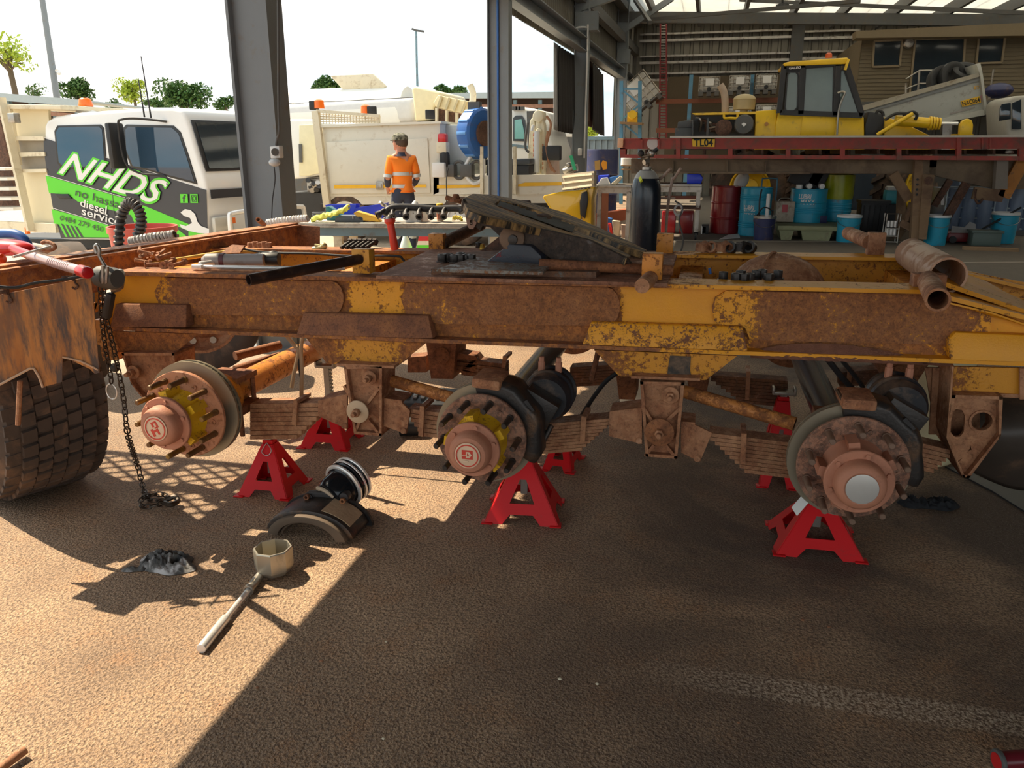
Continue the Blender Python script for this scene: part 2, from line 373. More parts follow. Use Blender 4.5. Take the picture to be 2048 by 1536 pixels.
y = ROWS[3]; zc = PY(1170, 58, y).z
part('conduit', sweep(curve([(CX0, y-.04, zc-.02), (CX0+.1, y-.04, zc+.03), (CX1-.05, y-.04, zc+.02), (CX1-.02, y-.04, zc-.12), (CX1-.03, y-.04, 1.9), (CX1-.03, y-.04, 1.4)]), .02, 8), M['whitep'], cols_[3], label='white conduit')
a = PY(1160, 304, y-.06); part('socket_box', box(a, (.09, .06, .16)), M['whitep'], cols_[3], bevel=.01)
CX0, CX1 = CXa, CXb
# outlet on the near column
o = thing('power_outlet', 'grey weatherproof power outlet on the near column, wrapped plug and thin black lead hanging', 'outlet', PY(549, 300, 5.64))
pl = Ypl(5.62)
part('housing', plate(pl, [(539, 293), (558, 291), (560, 316), (541, 317)], .06), M['whitep'], o, bevel=.006)
part('switch', cyl(pl.p(550, 304), pl.p(550, 304, -.02), .028, n=16), M['greyd'], o)
part('plug', ball(pl.p(549, 325, -.03), (.045, .04, .03)), mt('clear plastic wrap', (.55, .55, .55), .2), o)
part('conduit', sweep(curve([pl.p(552, 291), pl.p(554, 278), pl.p(558, 262), pl.p(557, 200), pl.p(556, 0)]), .009, 8), M['greyd'], o)
part('lead', sweep(curve([pl.p(548, 332, -.03), pl.p(550, 360, -.03), pl.p(545, 400, -.03), pl.p(543, 450, -.03)]), .004, 6), M['black'], o)
# header cladding, eave channel
def corr(P0, u, up, w, h, pitch=.19, dep=.035, n_=None):
    """ribbed sheet: P0 corner, u along the ribs' row, up along the rib"""
    P0, u, up = V(P0), V(u).normalized(), V(up).normalized(); n = u.cross(up); x = 0; pts = []
    while x < w:
        for dx, dd in ((0, 0), (.28, 0), (.36, 1), (.60, 1), (.68, 0)):
            if x+dx*pitch <= w: pts.append((x+dx*pitch, dd*dep))
        x += pitch
    v = [P0+u*a+n*d_ for a, d_ in pts]+[P0+u*a+n*d_+up*h for a, d_ in pts]; k = len(pts)
    return v, [(i, i+1, k+i+1, k+i) for i in range(k-1)]
HZ = 3.72
hm = mt('galvanised cladding', (.19, .175, .14), .55, .2, var=.15, scale=1.5, dirt=.25, dirtc=(.15, .12, .08))
struct('wall_left', corr((CX0-.06, -8, HZ), (0, 1, 0), (0, 0, 1), 38, 3.2), hm, smooth=0, label='ribbed cladding above the open bays')
struct('trim_3', [bx(CX0+.02, CX0+.22, -8, 30, HZ-.02, HZ), bx(CX0+.02, CX0+.05, -8, 30, HZ, HZ+.26), bx(CX0+.02, CX0+.22, -8, 30, HZ+.26, HZ+.28)], M['grey'], smooth=0, label='steel channel along the bottom of the header cladding')
struct('trim_4', [bx(CX0+.05, CX0+.25, ROWS[2], 30, HZ+1.0, HZ+1.25), bx(CX0+.05, CX0+.3, ROWS[2], 30, HZ+1.9, HZ+2.1)], M['greyd'], smooth=0)
for nm_ in ('wall_left', 'trim_3', 'trim_4'): skew(bpy.data.objects[nm_])
# unseen roller shutter added in the nearest bay to cast the straight shade edge
struct('door_added', [bx(CX0+.1, CX0+.16, -7.5, 3.75, 2.86-.02*k, 2.86-.02*k+.17) if 0 else bx(CX0+.1+.01*(k % 2), CX0+.14+.01*(k % 2), -7.5, 3.72, 2.82+.12*k, 2.94+.12*k) for k in range(8)], M['grey'], smooth=0, label='unseen added shutter slats casting the shade edge')
# ragged curtains
def curtain(pts, X, m_, lab, amp=.05, name='door_curtain', n=26):
    (x0, t0, b0), (x1, t1, b1) = pts[0], pts[-1]
    def fn(u, v):
        x = x0+(x1-x0)*u; tp = t0+(t1-t0)*u
        for k in range(len(pts)-1):
            if pts[k][0] <= x <= pts[k+1][0]:
                s = (x-pts[k][0])/(pts[k+1][0]-pts[k][0]); bt = pts[k][2]*(1-s)+pts[k+1][2]*s
        p = PX(x, tp+(bt-tp)*v, X); p.x += amp*sin(u*34)*(.4+.6*v); return p
    o = part(name, grid(fn, n*2, 10), m_, origin=PX((x0+x1)/2, b0, X)); o['label'] = lab; o['category'] = 'curtain'
    md = o.modifiers.new('thick', 'SOLIDIFY'); md.thickness = .012
    return o
curtain([(1108, 84, 258), (1119, 92, 262)], CX0+.28, mt('pale grey tarp', (.42, .43, .43), .7), 'pale grey tarp edge hanging beside the black curtain', .03, n=6)
curtain([(1118, 92, 262), (1137, 102, 266), (1148, 110, 268)], CX0+.34, mt('black shade cloth', (.03, .027, .025), .9), 'black shade cloth curtain hanging in the bay left of the pale column')
curtain([(1168, 112, 250), (1188, 124, 256), (1200, 140, 262)], CX0+.44, mt('brown shade cloth', (.09, .045, .03), .9), 'brown holed shade cloth curtain hanging right of the pale column')
curtain([(1186, 126, 258), (1206, 150, 272)], CX0+.56, mt('black shade cloth', (.03, .027, .025), .9), 'short black curtain behind the brown holed curtain')
# back wall
BW = 30.0
struct('wall_back', corr((22, BW, 0), (-1, 0, 0), (0, 0, 1), 25.6, 9, .32, .05), hm, smooth=0)
wl = bpy.data.objects['wall_back']
for k, ((xa, ya), (xb, yb)) in enumerate((((1280, 69), (1590, 56)), ((1280, 113), (1590, 102)), ((1280, 150), (1560, 136)), ((1600, 62), (1720, 58)), ((1600, 103), (1700, 99)))):
    a, bb = PY(xa, ya, BW-.15), PY(xb, yb, BW-.15); z = (a.z+bb.z)/2
    part('girt', [bx(a.x, bb.x, BW-.2, BW-.01, z-.02, z), bx(a.x, bb.x, BW-.2, BW-.18, z-.06, z), bx(a.x, bb.x, BW-.2, BW-.18, z-.26, z-.2), bx(a.x, bb.x, BW-.2, BW-.01, z-.28, z-.26)], M['steel'], wl, smooth=0)
a = PY(1597, 60, BW-.3); part('wall_column', [bx(a.x-.2, a.x+.2, BW-.32, BW-.02, 0, 8.0)], M['greyd'], wl, smooth=0)
struct('wall_right', corr((22, -8, 0), (0, 1, 0), (0, 0, 1), 38, 9, .32, .05), hm, smooth=0)
# roof: solid sheets near, clear sheets over the far bays, on purlins
SLP = -.042; RZf = PY(1650, 26, 26.3).z+.32-SLP*(PY(1650, 26, 26.3).x+3.2)
def rz(x): return RZf+SLP*(x+3.2)
struct('ceiling', [prism([(CX0-.4, -8, rz(-3.5)), (22, -8, rz(22)), (22, 13.0, rz(22)), (CX0-.4, 13.0, rz(-3.5))], (0, 0, .05)), prism([(CX0-.4, 29.2, rz(-3.5)), (22, 29.2, rz(22)), (22, 30.2, rz(22)), (CX0-.4, 30.2, rz(-3.5))], (0, 0, .05))], hm, smooth=0, label='solid roof sheets')
m, t, b = newmat('clear fibreglass roof sheet'); nn = noise(t, 1.2, 5); t.links.new(mix(t, nn, (.85, .82, .70), (.96, .95, .90)), b.inputs['Base Color']); b.inputs['Roughness'].default_value = .6
tr = t.nodes.new('ShaderNodeBsdfTranslucent'); t.links.new(mix(t, nn, (.82, .82, .78), (.95, .96, .96)), tr.inputs[0]); ms = t.nodes.new('ShaderNodeMixShader'); ms.inputs[0].default_value = .6
t.links.new(b.outputs[0], ms.inputs[1]); t.links.new(tr.outputs[0], ms.inputs[2]); t.links.new(ms.outputs[0], t.nodes['Material Output'].inputs[0])
xx = -3.9; ci = bpy.data.objects['ceiling']
while xx < 21.5:
    part('clear_sheet', prism([(xx, 13.0, rz(xx)+.02), (xx+1.38, 13.0, rz(xx+1.38)+.02), (xx+1.38, 29.2, rz(xx+1.38)+.02), (xx, 29.2, rz(xx)+.02)], (0, 0, .02)), m, ci, smooth=0, kind='structure'); xx += 1.38
xx = -3.4
while xx < 21.5:
    part('purlin', bx(xx-.05, xx+.05, -8, 29.5, rz(xx)-.30, rz(xx)), M['greyd'], ci, smooth=0); xx += 1.38
for i, y in enumerate(ROWS):
    q = [(CX0, y+.05, rz(-3.5)-.62), (22, y+.05, rz(22)-.62), (22, y+.05, rz(22)-.32), (CX0, y+.05, rz(-3.5)-.32)]
    part('rafter', prism(q, (0, .2, 0)), M['greyd'], ci, smooth=0)
    if i > 2: part('rafter_brace', beam(PY(1245, 62, y+.1) if i == 4 else V((CX1, y+.1, 4.6)), PY(1345, -4, y+.1) if i == 4 else V((CX1+1.6, y+.1, rz(-1.6)-.8)), .16, .16), M['grey'], ci)
for (p, q) in (((1290, 40), (1720, 2)), ((1480, 0), (2048, 26)), ((1270, 0), (1300, 45))):
    part('wind_brace', beam(PY(*p, 25.9), PY(*q, 22.5), .09, .09), M['greyd'], ci)
single('roof_lamp', join(cyl(PY(1565, 8, 25), PY(1565, 17, 25), .16, .2), sweep([PY(1565, -2, 25), PY(1565, 8, 25)], .03)), M['black'], 'small black lamp hanging under the clear roof sheets', 'lamp', PY(1565, 8, 25))

# ================================================================ raised site office at the back right
OY = 25.0; pl = Ypl(OY)
of = thing('site_office', 'raised tan weatherboard office with dark windows at the back right of the workshop', 'building', PY(1900, 202, OY))
zb, zt = PY(1800, 203, OY).z, PY(1800, 72, OY).z; xl = PY(1722, 100, OY).x
gg = []
z = zb
while z < zt: gg.append(prism([(xl, OY, z), (xl, OY-.02, z), (xl, OY, z+.10)], (13, 0, 0))); z += .10
part('weatherboards', gg+[bx(xl, xl+13, OY, OY+.1, zb, zt), bx(xl, xl+.1, OY, BW-.1, zb, zt)], M['tan'], of, smooth=0)
part('fascia', prism([pl.p(1712, 62, -.5), pl.p(2400, 28, -.5), pl.p(2400, 66, -.5), pl.p(1712, 76, -.5)], (0, .6, 0)), mt('tan fascia', (.20, .15, .085), .6), of, smooth=0)
part('floor_edge', bx(xl-.05, xl+13, OY-.1, BW-.1, zb-.25, zb), M['greyd'], of, smooth=0)
for nm_, q in (('window', [(1748, 83), (1804, 80), (1799, 132), (1745, 134)]), ('doorway', [(1830, 79), (1930, 76), (1922, 190), (1818, 196)]), ('window', [(1957, 75), (2010, 73), (2003, 125), (1952, 127)])):
    w = part(nm_, [beam(pl.p(*q[i], -.04), pl.p(*q[(i+1) % 4], -.04), .05, .09, (0, 1, 0)) for i in range(4)], mt('tan window frame', (.24, .18, .10), .5), of)
    part('pane', plate(pl, q, .02, -.035), M['glass'], w, smooth=0)
part('wall_lamp', lathe(pl.p(1817, 87, -.02), (0, -1, 0), [(0, .14), (.05, .15), (.1, .11), (.12, .02)], 16), M['steel'], of)
for q in (((1812, 166), (1812, 190)), ((1839, 141), (1836, 182)), ((1987, 139), (1978, 198))):
    part('railing_post', sweep([PY(*q[0], OY-1.2), PY(*q[1], OY-1.2)], .025), M['steel'], of)
part('railing', [sweep([PY(1812, 158, OY-1.2), PY(1839, 141, OY-1.2), PY(1917, 140, OY-1.2)], .02), sweep([PY(1812, 178, OY-1.2), PY(1839, 167, OY-1.2), PY(1860, 167, OY-1.2)], .02)], M['steel'], of)
single('water_cooler', join(ball(PY(1998, 181, 23.2), (.32, .3, .18)), bx(*[PY(1988, 190, 23.2).x, PY(2008, 190, 23.2).x], 23.1, 23.4, PY(1998, 196, 23.2).z, PY(1998, 184, 23.2).z)), M['navy'], 'navy lidded tub on the office landing', 'tub', PY(1998, 196, 23.2))
# ================================================================ pallet racking with bulk containers
RY = 28.0; pl = Ypl(RY)
rk = thing('pallet_rack', 'tall blue and orange pallet rack along the ribbed back wall', 'rack', PY(1400, 270, RY))
for x in (1383, 1505, 1640):
    a = PY(x, 150, RY); part('upright', bx(a.x-.06, a.x+.06, RY-.1, RY, 0, a.z), M['skyblue'], rk, smooth=0)
for y in (203, 262):
    a, bb = PY(1312, y, RY-.1), PY(1640, y-7, RY-.1); part('shelf_beam', bx(a.x, bb.x, RY-.12, RY, (a.z+bb.z)/2-.09, (a.z+bb.z)/2+.05), mt('rusty orange beam', (.22, .07, .03), .6), rk, smooth=0)
part('backing_board', bx(PY(1334, 200, 29).x, PY(1570, 200, 29).x, 28.9, 28.95, 1.2, PY(1400, 153, 29).z), mt('brown board', (.10, .075, .045), .9), rk, smooth=0)
def ibc(A, w, h, d, lab, grp, R=None, c1=(.50, .48, .44), tilt=0):
    o = thing('bulk_container', lab, 'container', A, 0, grp)
    part('bottle', bx(-w*.46, w*.46, .05, d, .16, h*.97), mt('translucent white tank', c1, .5, var=.15, scale=1.5), o, bevel=.05)
    for q in o.children: pass
    g = []
    for i in range(6):
        x = -w/2+w*i/5; g.append(sweep([(x, .02, .14), (x, .02, h), (x, d, h)], .014, 6))
    for j in range(5):
        z = .14+(h-.14)*j/4; g.append(sweep([(-w/2, d, z), (-w/2, .02, z), (w/2, .02, z), (w/2, d, z)], .014, 6))
    part('cage', g, M['steel'], o); part('pallet', [bx(-w/2, w/2, 0, d, .11, .14)]+[bx(x-.07, x+.07, 0, d, 0, .11) for x in (-w*.4, 0, w*.4)], M['greyd'], o, smooth=0)
    part('label_plate', bx(-w*.18, w*.22, -.01, 0, h*.55, h*.92), M['whitep'], o, smooth=0); part('valve', cyl((0, -.05, .2), (0, .05, .2), .06), M['black'], o)
    return o
def localize(o):                         # children were written around the thing's own origin
    for ch in o.children:
        for v in ch.data.vertices: v.co = v.co + V(o.location)
    return o
g3 = 'bulk containers on the pallet rack'
for i, (x0, x1, y0, y1, lab) in enumerate(((1397, 1440, 153, 191, 'white caged bulk container on the upper shelf, left one of three'), (1457, 1501, 150, 189, 'white caged bulk container on the upper shelf, middle one above the exhaust stack'),
        (1510, 1555, 147, 187, 'white caged bulk container on the upper shelf beside the yellow cab'), (1454, 1502, 212, 250, 'white caged bulk container on the lower shelf behind the air filter'), (1510, 1554, 209, 247, 'white caged bulk container on the lower shelf beside the yellow cab'))):
    a, bb = PY(x0, y1, RY-.5), PY(x1, y0, RY-.5); c0 = V(((a.x+bb.x)/2, RY-.6, a.z-.02)); localize(ibc(c0, bb.x-a.x, bb.z-a.z, .55, lab, g3))
o = localize(ibc(PY(1298, 222, 27.2), 1.05, 1.05, .8, 'white caged bulk container lying tilted on top of the blue rack frame', g3)); o.rotation_euler = (0, radians(-40), 0); o.location = PY(1300, 214, 27.2)
o = thing('rack_frame', 'blue braced rack end frame beside the column at the back left of the workshop', 'rack', PY(1258, 300, 24.5)); RF = 24.5
for x in (1242, 1279): part('upright', beam(PY(x, 408, RF), PY(x+1, 162, RF), .10, .10), M['skyblue'], o)
part('brace', [beam(PY(*p, RF), PY(*q, RF), .05, .05) for p, q in (((1244, 178), (1279, 178)), ((1244, 180), (1279, 207)), ((1279, 210), (1243, 240)), ((1243, 244), (1279, 274)))], M['skyblue'], o)
part('shelf', [beam(PY(1242, 246, RF), PY(1286, 248, RF), .6, .06)]+[beam(PY(1244, y, RF-1), PY(1268, y, RF-1), .5, .03) for y in (331, 339)], M['wood'], o)
single('floodlight', join(box(PY(1265, 236, 24.4), (.28, .25, .3)), cyl(PY(1265, 231, 24.2), PY(1265, 229, 24.1), .12)), M['yel'], 'small yellow work light on the blue rack shelf', 'lamp', PY(1265, 244, 24.4))
single('white_jug', lathe(PY(1252, 331, 23.6), (0, 0, 1), [(0, .15), (.2, .15), (.28, .05), (.33, .05)], 14), M['whitep'], 'white jug on the low blue shelf left of the red deck', 'jug', PY(1252, 331, 23.6))
o = thing('ladder', 'red and grey caged access ladder fixed to the back wall', 'ladder', PY(1325, 262, 28.6))
for x0, x1 in ((1319, 1321), (1333, 1333)): part('rail', beam(PY(x0, 275, 28.7), PY(x1, 45, 28.7), .05, .05), mt('red ladder paint', (.22, .02, .02), .5), o)
for k in range(40): part('rung', sweep([PY(1319, 270-k*5.6, 28.7), PY(1333, 270-k*5.6, 28.7)], .018, 5), mt('red ladder paint', (.22, .02, .02), .5) if k < 27 else M['steel'], o, smooth=60)
# ================================================================ the stripped dolly chassis in the foreground
YR = 3.0                                  # near faces of the near side rail's flanges
def zx(px, y=600, Y=3.05): return PY(px, y, Y).x
ZN = [(-2.9, .9), (zx(318), .88), (zx(330), .30), (zx(650), .22), (zx(686), .25), (zx(705), .66), (zx(798), .62), (zx(815), .30), (zx(1000), .25), (zx(1235), .12), (zx(1250), .85), (zx(1440), .95), (zx(1500), .5), (zx(1530), .28), (zx(1840), .22), (zx(1960), .45), (zx(1990), .9), (1.6, .9)]
YEL = (.86, .37, .008)
m_web = rusty('yellow side rail with rust', YEL, .5, zones=ZN, scale=20)
ZF = [(-2.9, .3), (zx(600), .25), (zx(1280), .2), (zx(1350), .55), (zx(1500), .75), (1.6, .7)]
m_fl = rusty('flange yellow over rust', YEL, .4, zones=ZF, scale=16, rust=(.18, .075, .04), dustamt=.7)
ZS = [(-2.9, .12), (zx(880), .15), (zx(1160), .5), (zx(1190), .58), (zx(1480), .54), (zx(1500), .4), (zx(1890), .4), (zx(1930), .9), (1.6, .9)]
m_seat = rusty('seat yellow over rust', YEL, .4, zones=ZS, scale=24, rust=(.17, .07, .04), rust2=(.24, .10, .05))
ZG = [(-2.9, .2), (zx(640), .2), (zx(700), .62), (zx(780), .60), (zx(830), .2), (zx(1190), .3), (zx(1300), .62), (zx(1420), .62), (zx(1910), .35), (zx(2040), .8), (1.6, .8)]
m_gus = rusty('gusset yellow over rust', (.70, .30, .015), .4, zones=ZG, scale=20)
m_dub = rusty('doubler plate rust', YEL, .25, zones=[(-2.9, .5), (zx(330), .5), (zx(360), .24), (zx(850), .3), (zx(900), .34), (zx(960), .2), (zx(1200), .1), (zx(1424), .1), (zx(1430), .62), (zx(1500), .52), (zx(1530), .28), (zx(1930), .25), (zx(1982), .6), (1.6, .6)], scale=22, rust=(.20, .078, .03), rust2=(.36, .14, .045), dust=(.36, .16, .07))
D = thing('dolly_chassis', 'rusty yellow three axle trailer dolly chassis standing stripped on red jack stands', 'trailer', (0, 3.5, 0))
rp = lambda Y: Ypl(Y)
near = part('side_rail', [plate(rp(3.06), [(225, 549), (1849, 585), (1985, 618), (2110, 655), (2110, 722), (215, 650)], .014)], m_web, D, smooth=0, label='near side rail')
part('flange', [prism([PY(228, 543, YR), PY(1849, 580, YR), PY(1849, 588, YR), PY(228, 551, YR)], (0, .15, 0)), prism([PY(1849, 579, YR), PY(2110, 646, YR), PY(2110, 656, YR), PY(1849, 588, YR)], (0, .15, 0))], m_fl, near, smooth=0)
part('lower_flange', [prism([PY(212, 653, YR), PY(2110, 727, YR), PY(2110, 735, YR), PY(212, 660, YR)], (0, .15, 0))], m_fl, near, smooth=0)
def arcend(x, y0, y1, s, n=7):           # rounded end of a doubler, bulging to side s
    return [(x+s*(.36*(y1-y0))*(cos(pi*k/n-pi/2)-0), y0+(y1-y0)*(.5+.5*sin(pi*k/n-pi/2))) for k in range(n+1)]
dp = rp(3.045)
part('doubler_plate', plate(dp, [(325, 553), (345, 556)]+arcend(662, 562, 632, 1)+[(340, 630), (318, 610), (308, 585)], .016), m_dub, near, smooth=0)
part('doubler_plate', plate(dp, [(812, 566)]+arcend(1212, 574, 652, 1)+[(880, 648), (815, 632), (802, 600)], .016), m_dub, near, smooth=0)
part('doubler_plate', plate(dp, [(1452, 582), (1849, 588), (1982, 620), (1982, 664), (1915, 668), (1900, 690), (1500, 680), (1490, 655), (1440, 652), (1428, 640), (1424, 615), (1430, 595)], .016), m_dub, near, smooth=0)
for q in ([(219, 655), (222, 610), (365, 612), (372, 655)], [(592, 670), (600, 628), (852, 634), (866, 678)], [(1164, 690), (1180, 647), (1486, 657), (1496, 703)], [(1902, 720), (1900, 684), (1916, 668), (2110, 676), (2110, 728)]):
    A = [PY(x, y, 2.99) for x, y in q]; n_ = len(q); zt_ = max(p.z for p in A); zb_ = min(p.z for p in A)
    bk = [V((p.x, 3.055, p.z)) for p in A]; v = A+bk
    for p in v[:n_]:
        if p.z > zt_-.05: p.y += .028
    f = [tuple(range(n_)), tuple(range(2*n_-1, n_-1, -1))]+[(i, n_+i, n_+(i+1) % n_, (i+1) % n_) for i in range(n_)]
    part('hanger_seat', (v, f), m_seat, near, bevel=.006)
for q in ([(224, 662), (395, 668), (352, 704), (240, 704)], [(612, 676), (852, 686), (792, 734), (655, 728)], [(1188, 700), (1474, 712), (1412, 760), (1238, 752)], [(1900, 733), (2110, 738), (2110, 800), (1906, 788)]):
    part('gusset', plate(rp(3.03), q, .012), m_gus, D, smooth=0); part('gusset', plate(rp(3.20), q, .012), m_gus, D, smooth=0)
part('grease_stain', flat(rp(3.03), [(1340, 711), (1382, 713), (1380, 740), (1384, 758), (1334, 756), (1336, 735)], -.004), mt('black grease stain', (.03, .026, .022), .6, var=.6, scale=30, dirt=.5), D, smooth=0)
# soil caked along the lower flange
def soil(u, v_):
    x = 1500+400*u; d = 34*(sin(pi*min(1, u*1.15))**.6)*(1-.4*u) if u < .87 else 8
    y = 719-(x-1500)*-.0245-19 + 14*v_*0 - d*(1-v_)*.8; y = 700+(x-1500)*.040+9 - d*(1-v_)
    p = PY(x, y, 3.043); p.y -= (.05*v_+.004)+.012*mnoise.noise(V((u*30, v_*8, 0))); return p
part('caked_soil', grid(soil, 60, 8), mt('caked red soil', (.21, .09, .055), .95, var=.35, scale=40, bp=.9), D, label='caked red soil')
# far side rail, seen over the near one
fy = 3.86
def PB(px, y, Y): return PY(px, y, Y)
a0, a1 = PY(640, 497, 3.98), PY(1792, 509, 3.98); zl, zr_ = a0.z-.004, a1.z
farr = part('side_rail', [prism([V((-2.7, 3.93, zl-.01)), V((a1.x, 3.93, zr_-.01)), V((1.5, 3.93, zr_-.12)), V((1.5, 3.93, .87)), V((-2.7, 3.93, .80))], (0, .012, 0))], rusty('far rail yellow', (.70, .30, .012), .62, scale=16), D, smooth=0, label='far side rail')
part('flange', [prism([V((-2.7, 3.86, zl-.014)), V((a1.x, 3.86, zr_-.014)), V((a1.x, 3.86, zr_)), V((-2.7, 3.86, zl))], (0, .15, 0)), prism([V((a1.x, 3.86, zr_-.014)), V((1.5, 3.86, zr_-.15)), V((1.5, 3.86, zr_-.136)), V((a1.x, 3.86, zr_))], (0, .15, 0)),
                prism([V((-2.7, 3.86, .79)), V((1.5, 3.86, .85)), V((1.5, 3.86, .864)), V((-2.7, 3.86, .804))], (0, .15, 0))], m_fl, farr, smooth=0)
zc_ = .95
for x in (-2.52, -1.62, -.95, -.05, .86):
    z_ = 1.04+.0105*(x+2.5); part('cross_member', bx(x-.05, x+.05, 3.08, 3.93, .83+.016*(x+2.5), z_-.02), M['orangeb'], D, smooth=0)
part('end_beam', [prism([PY(1885, 562, 3.15), PY(2110, 640, 3.05), PY(2110, 648, 3.05), PY(1885, 572, 3.15)], (0, .75, .02))], m_fl, D, smooth=0)
part('corner_plate', prism([V((q.x, q.y, 0))+V((0, 0, z)) for q, z in ((PY(1849, 580, 3.0), 1.085), (PY(1875, 562, 3.5), 1.095), (PY(1925, 556, 3.6), 1.09), (PY(2110, 628, 3.4), .97), (PY(2110, 655, 3.05), .965), (PY(1985, 614, 3.0), 1.04))], (0, 0, .006)), m_fl, D, smooth=0)
# middle deck plate under the turntable
fz = lambda x: 1.065+.0105*(x+2.5)
A = [V((PY(752, 556, 3.0).x, 3.0, 0)), V((PY(1335, 566, 3.0).x, 3.0, 0)), V((PY(1335, 566, 3.0).x, 4.0, 0)), V((PY(870, 500, 4.0).x, 4.0, 0)), V((PY(752, 556, 3.0).x-.02, 3.2, 0))]
for p in A: p.z = fz(p.x)
m_top = rusty('worn deck plate', (.50, .24, .13), .35, rust=(.20, .085, .05), rust2=(.32, .14, .08), dust=(.38, .22, .15), dustamt=.8)
part('deck_plate', prism(A, (0, 0, .014)), m_top, D, smooth=0)
dpz = lambda x: fz(x)+.014
A = [PZ(862, 546, 1.10), PZ(1192, 556, 1.10), PZ(1240, 520, 1.10), PZ(1050, 505, 1.10), PZ(918, 512, 1.10)]
for p in A: p.z = dpz(p.x)
part('packing_plate', prism(A, (0, 0, .022)), rusty('grey packing plate', (.16, .16, .15), .35, rust=(.12, .06, .035), rust2=(.2, .1, .06)), D, smooth=0)
# mudguard stub tubes with their brackets
m_br = rusty('bracket orange', (.75, .33, .02), .62)
def bracket(q, Y, mat_=None, th=.05):
    g = [plate(rp(Y), q, .012), plate(rp(Y+th), q, .012)]
    a, bb = PY(*q[-1], Y), PY(*q[-2], Y)
    return part('tube_bracket', [box((PY(*q[0], Y)+PY(*q[1], Y)+PY(*q[2], Y)+PY(*q[3], Y))/4+V((0, .03, 0)), (abs(PY(*q[1], Y).x-PY(*q[0], Y).x), .06, abs(PY(*q[0], Y).z-PY(*q[3], Y).z)))], mat_ or m_br, D, bevel=.002)
bracket([(702, 499), (737, 499), (741, 547), (705, 547)], 3.05)
P = [PY(721, 518, 3.06), PY(497, 560, 2.62)]; part('mudguard_stub', pipe(P[0], P[1], .0215, .017), mt('dark greasy steel tube', (.05, .03, .025), .38, .5, var=.5, dirt=.3, dirtc=(.2, .1, .06)), D, label='long dark stub tube')
bracket([(1283, 508), (1324, 508), (1326, 560), (1283, 560)], 3.06, M['orangeb'])
P = [PY(1302, 556, 3.08), PY(1284, 572, 2.86)]; part('mudguard_stub', cyl(P[0], P[1], .03, .027), M['dustrust'], D, label='short broken stub tube')
bracket([(1826, 552), (1892, 556), (1890, 578), (1830, 592)], 3.07, M['dustrust'])
P = [PY(1856, 562, 3.08), PY(1876, 600, 2.66)]; part('mudguard_stub', pipe(P[0], P[1], .0365, .029, 24), M['dustrust'], D, label='dusty brown stub tube with open end')
q = rp(3.93); bracket([(1313, 468), (1346, 468), (1346, 508), (1313, 508)], 3.92, M['orangeb'])
bracket([(1738, 466), (1772, 466), (1770, 512), (1736, 512)], 3.95, M['dustrust'])
P = [PY(1740, 484, 3.98), PY(1697, 466, 4.45)]; part('mudguard_stub', cyl(P[0], P[1], .033), M['dustrust'], D, label='dusty stub tube on the far rail')
bracket([(857, 468), (886, 468), (886, 508), (857, 508)], 3.92, M['orangeb'])
P = [PY(882, 488, 3.95), PY(962, 450, 4.5)]; part('mudguard_stub', cyl(P[0], P[1], .032), M['rustd'], D, label='dark stub tube behind the turntable')
# cross tube on the rear end
P = [PY(1822, 508, 3.85), PY(1893, 548, 3.2)]; P[0].z = P[1].z = (P[0].z+P[1].z)/2
part('rear_cross_tube', pipe(P[0], P[1]+V((0, -.02, 0)), .066, .058, 28), rusty('scraped roller tube', (.55, .32, .20), .5, rust=(.42, .22, .13), rust2=(.30, .17, .11), scale=2.5, bp=.08), D)
# domed tank between the rails
c = PY(1552, 585, 3.52); part('air_tank', [ball(c, (.20, .20, .165), 28, 14)], M['dustrust'], D); 
part('tank_seam', sweep([c+V((.20*sin(a_), -.02+.0*a_, .168*cos(a_))) if 0 else c+V((-.03+.2*sin(a_)*.3, .203*sin(a_), .168*cos(a_))) for a_ in [(-1.4+2.8*k/14) for k in range(15)]], .006, 6), M['dustrust'], D)
# ---------------------------------------------------------------- hangers
def rib(q0, q1, Y, w=.10, th=.012): return prism([PY(*q0, Y), PY(*q1, Y), PY(*q1, Y)+V((th, 0, 0)), PY(*q0, Y)+V((th, 0, 0))], (0, w, 0))
def bolt_end(par, px, Y, rw, rn, mw, mn, dome=False):
    c = PY(*px, Y); part('washer', lathe(c, (0, -1, 0), [(0, rw), (.006, rw), (.008, rw*.94), (.0085, .012)], 24), mw, par); part('hex_nut', [cyl(c+V((0, -.008, 0)), c+V((0, -.034, 0)), rn, n=6), cyl(c+V((0, -.034, 0)), c+V((0, -.058, 0)), rn*.55, n=10)], mn, par, bevel=.002)
hm2 = M['dustrust']; HY = 2.975
def hanger(q, lab=None, holes=None, X=None):
    o = part('hanger_bracket', [plate(rp(HY+.03), q, .014)] if not holes else holes, hm2, D, smooth=0)
    n = len(q); part('edge_rib', [prism([PY(*q[i], HY), PY(*q[(i+1) % n], HY), PY(*q[(i+1) % n], HY)+V((0, .0, .0))+((PY(*q[(i+2) % n], HY)-PY(*q[(i+1) % n], HY)).normalized()*.012), PY(*q[i], HY)+((PY(*q[i-1], HY)-PY(*q[i], HY)).normalized()*.012)], (0, .15, 0)) for i in range(n)], hm2, o, smooth=0)
    return o
o = hanger([(687, 733), (764, 731), (763, 872), (708, 868)])
[part('diagonal_rib', g_, hm2, o) for g_ in [beam(PY(690, 770, HY+.02), PY(712, 808, HY+.02), .012, .03, (0, 1, 0)), beam(PY(760, 775, HY+.02), PY(735, 808, HY+.02), .012, .03, (0, 1, 0)), beam(PY(722, 840, HY+.02), PY(712, 864, HY+.02), .012, .03, (0, 1, 0)), beam(PY(738, 838, HY+.02), PY(760, 866, HY+.02), .012, .03, (0, 1, 0))]]
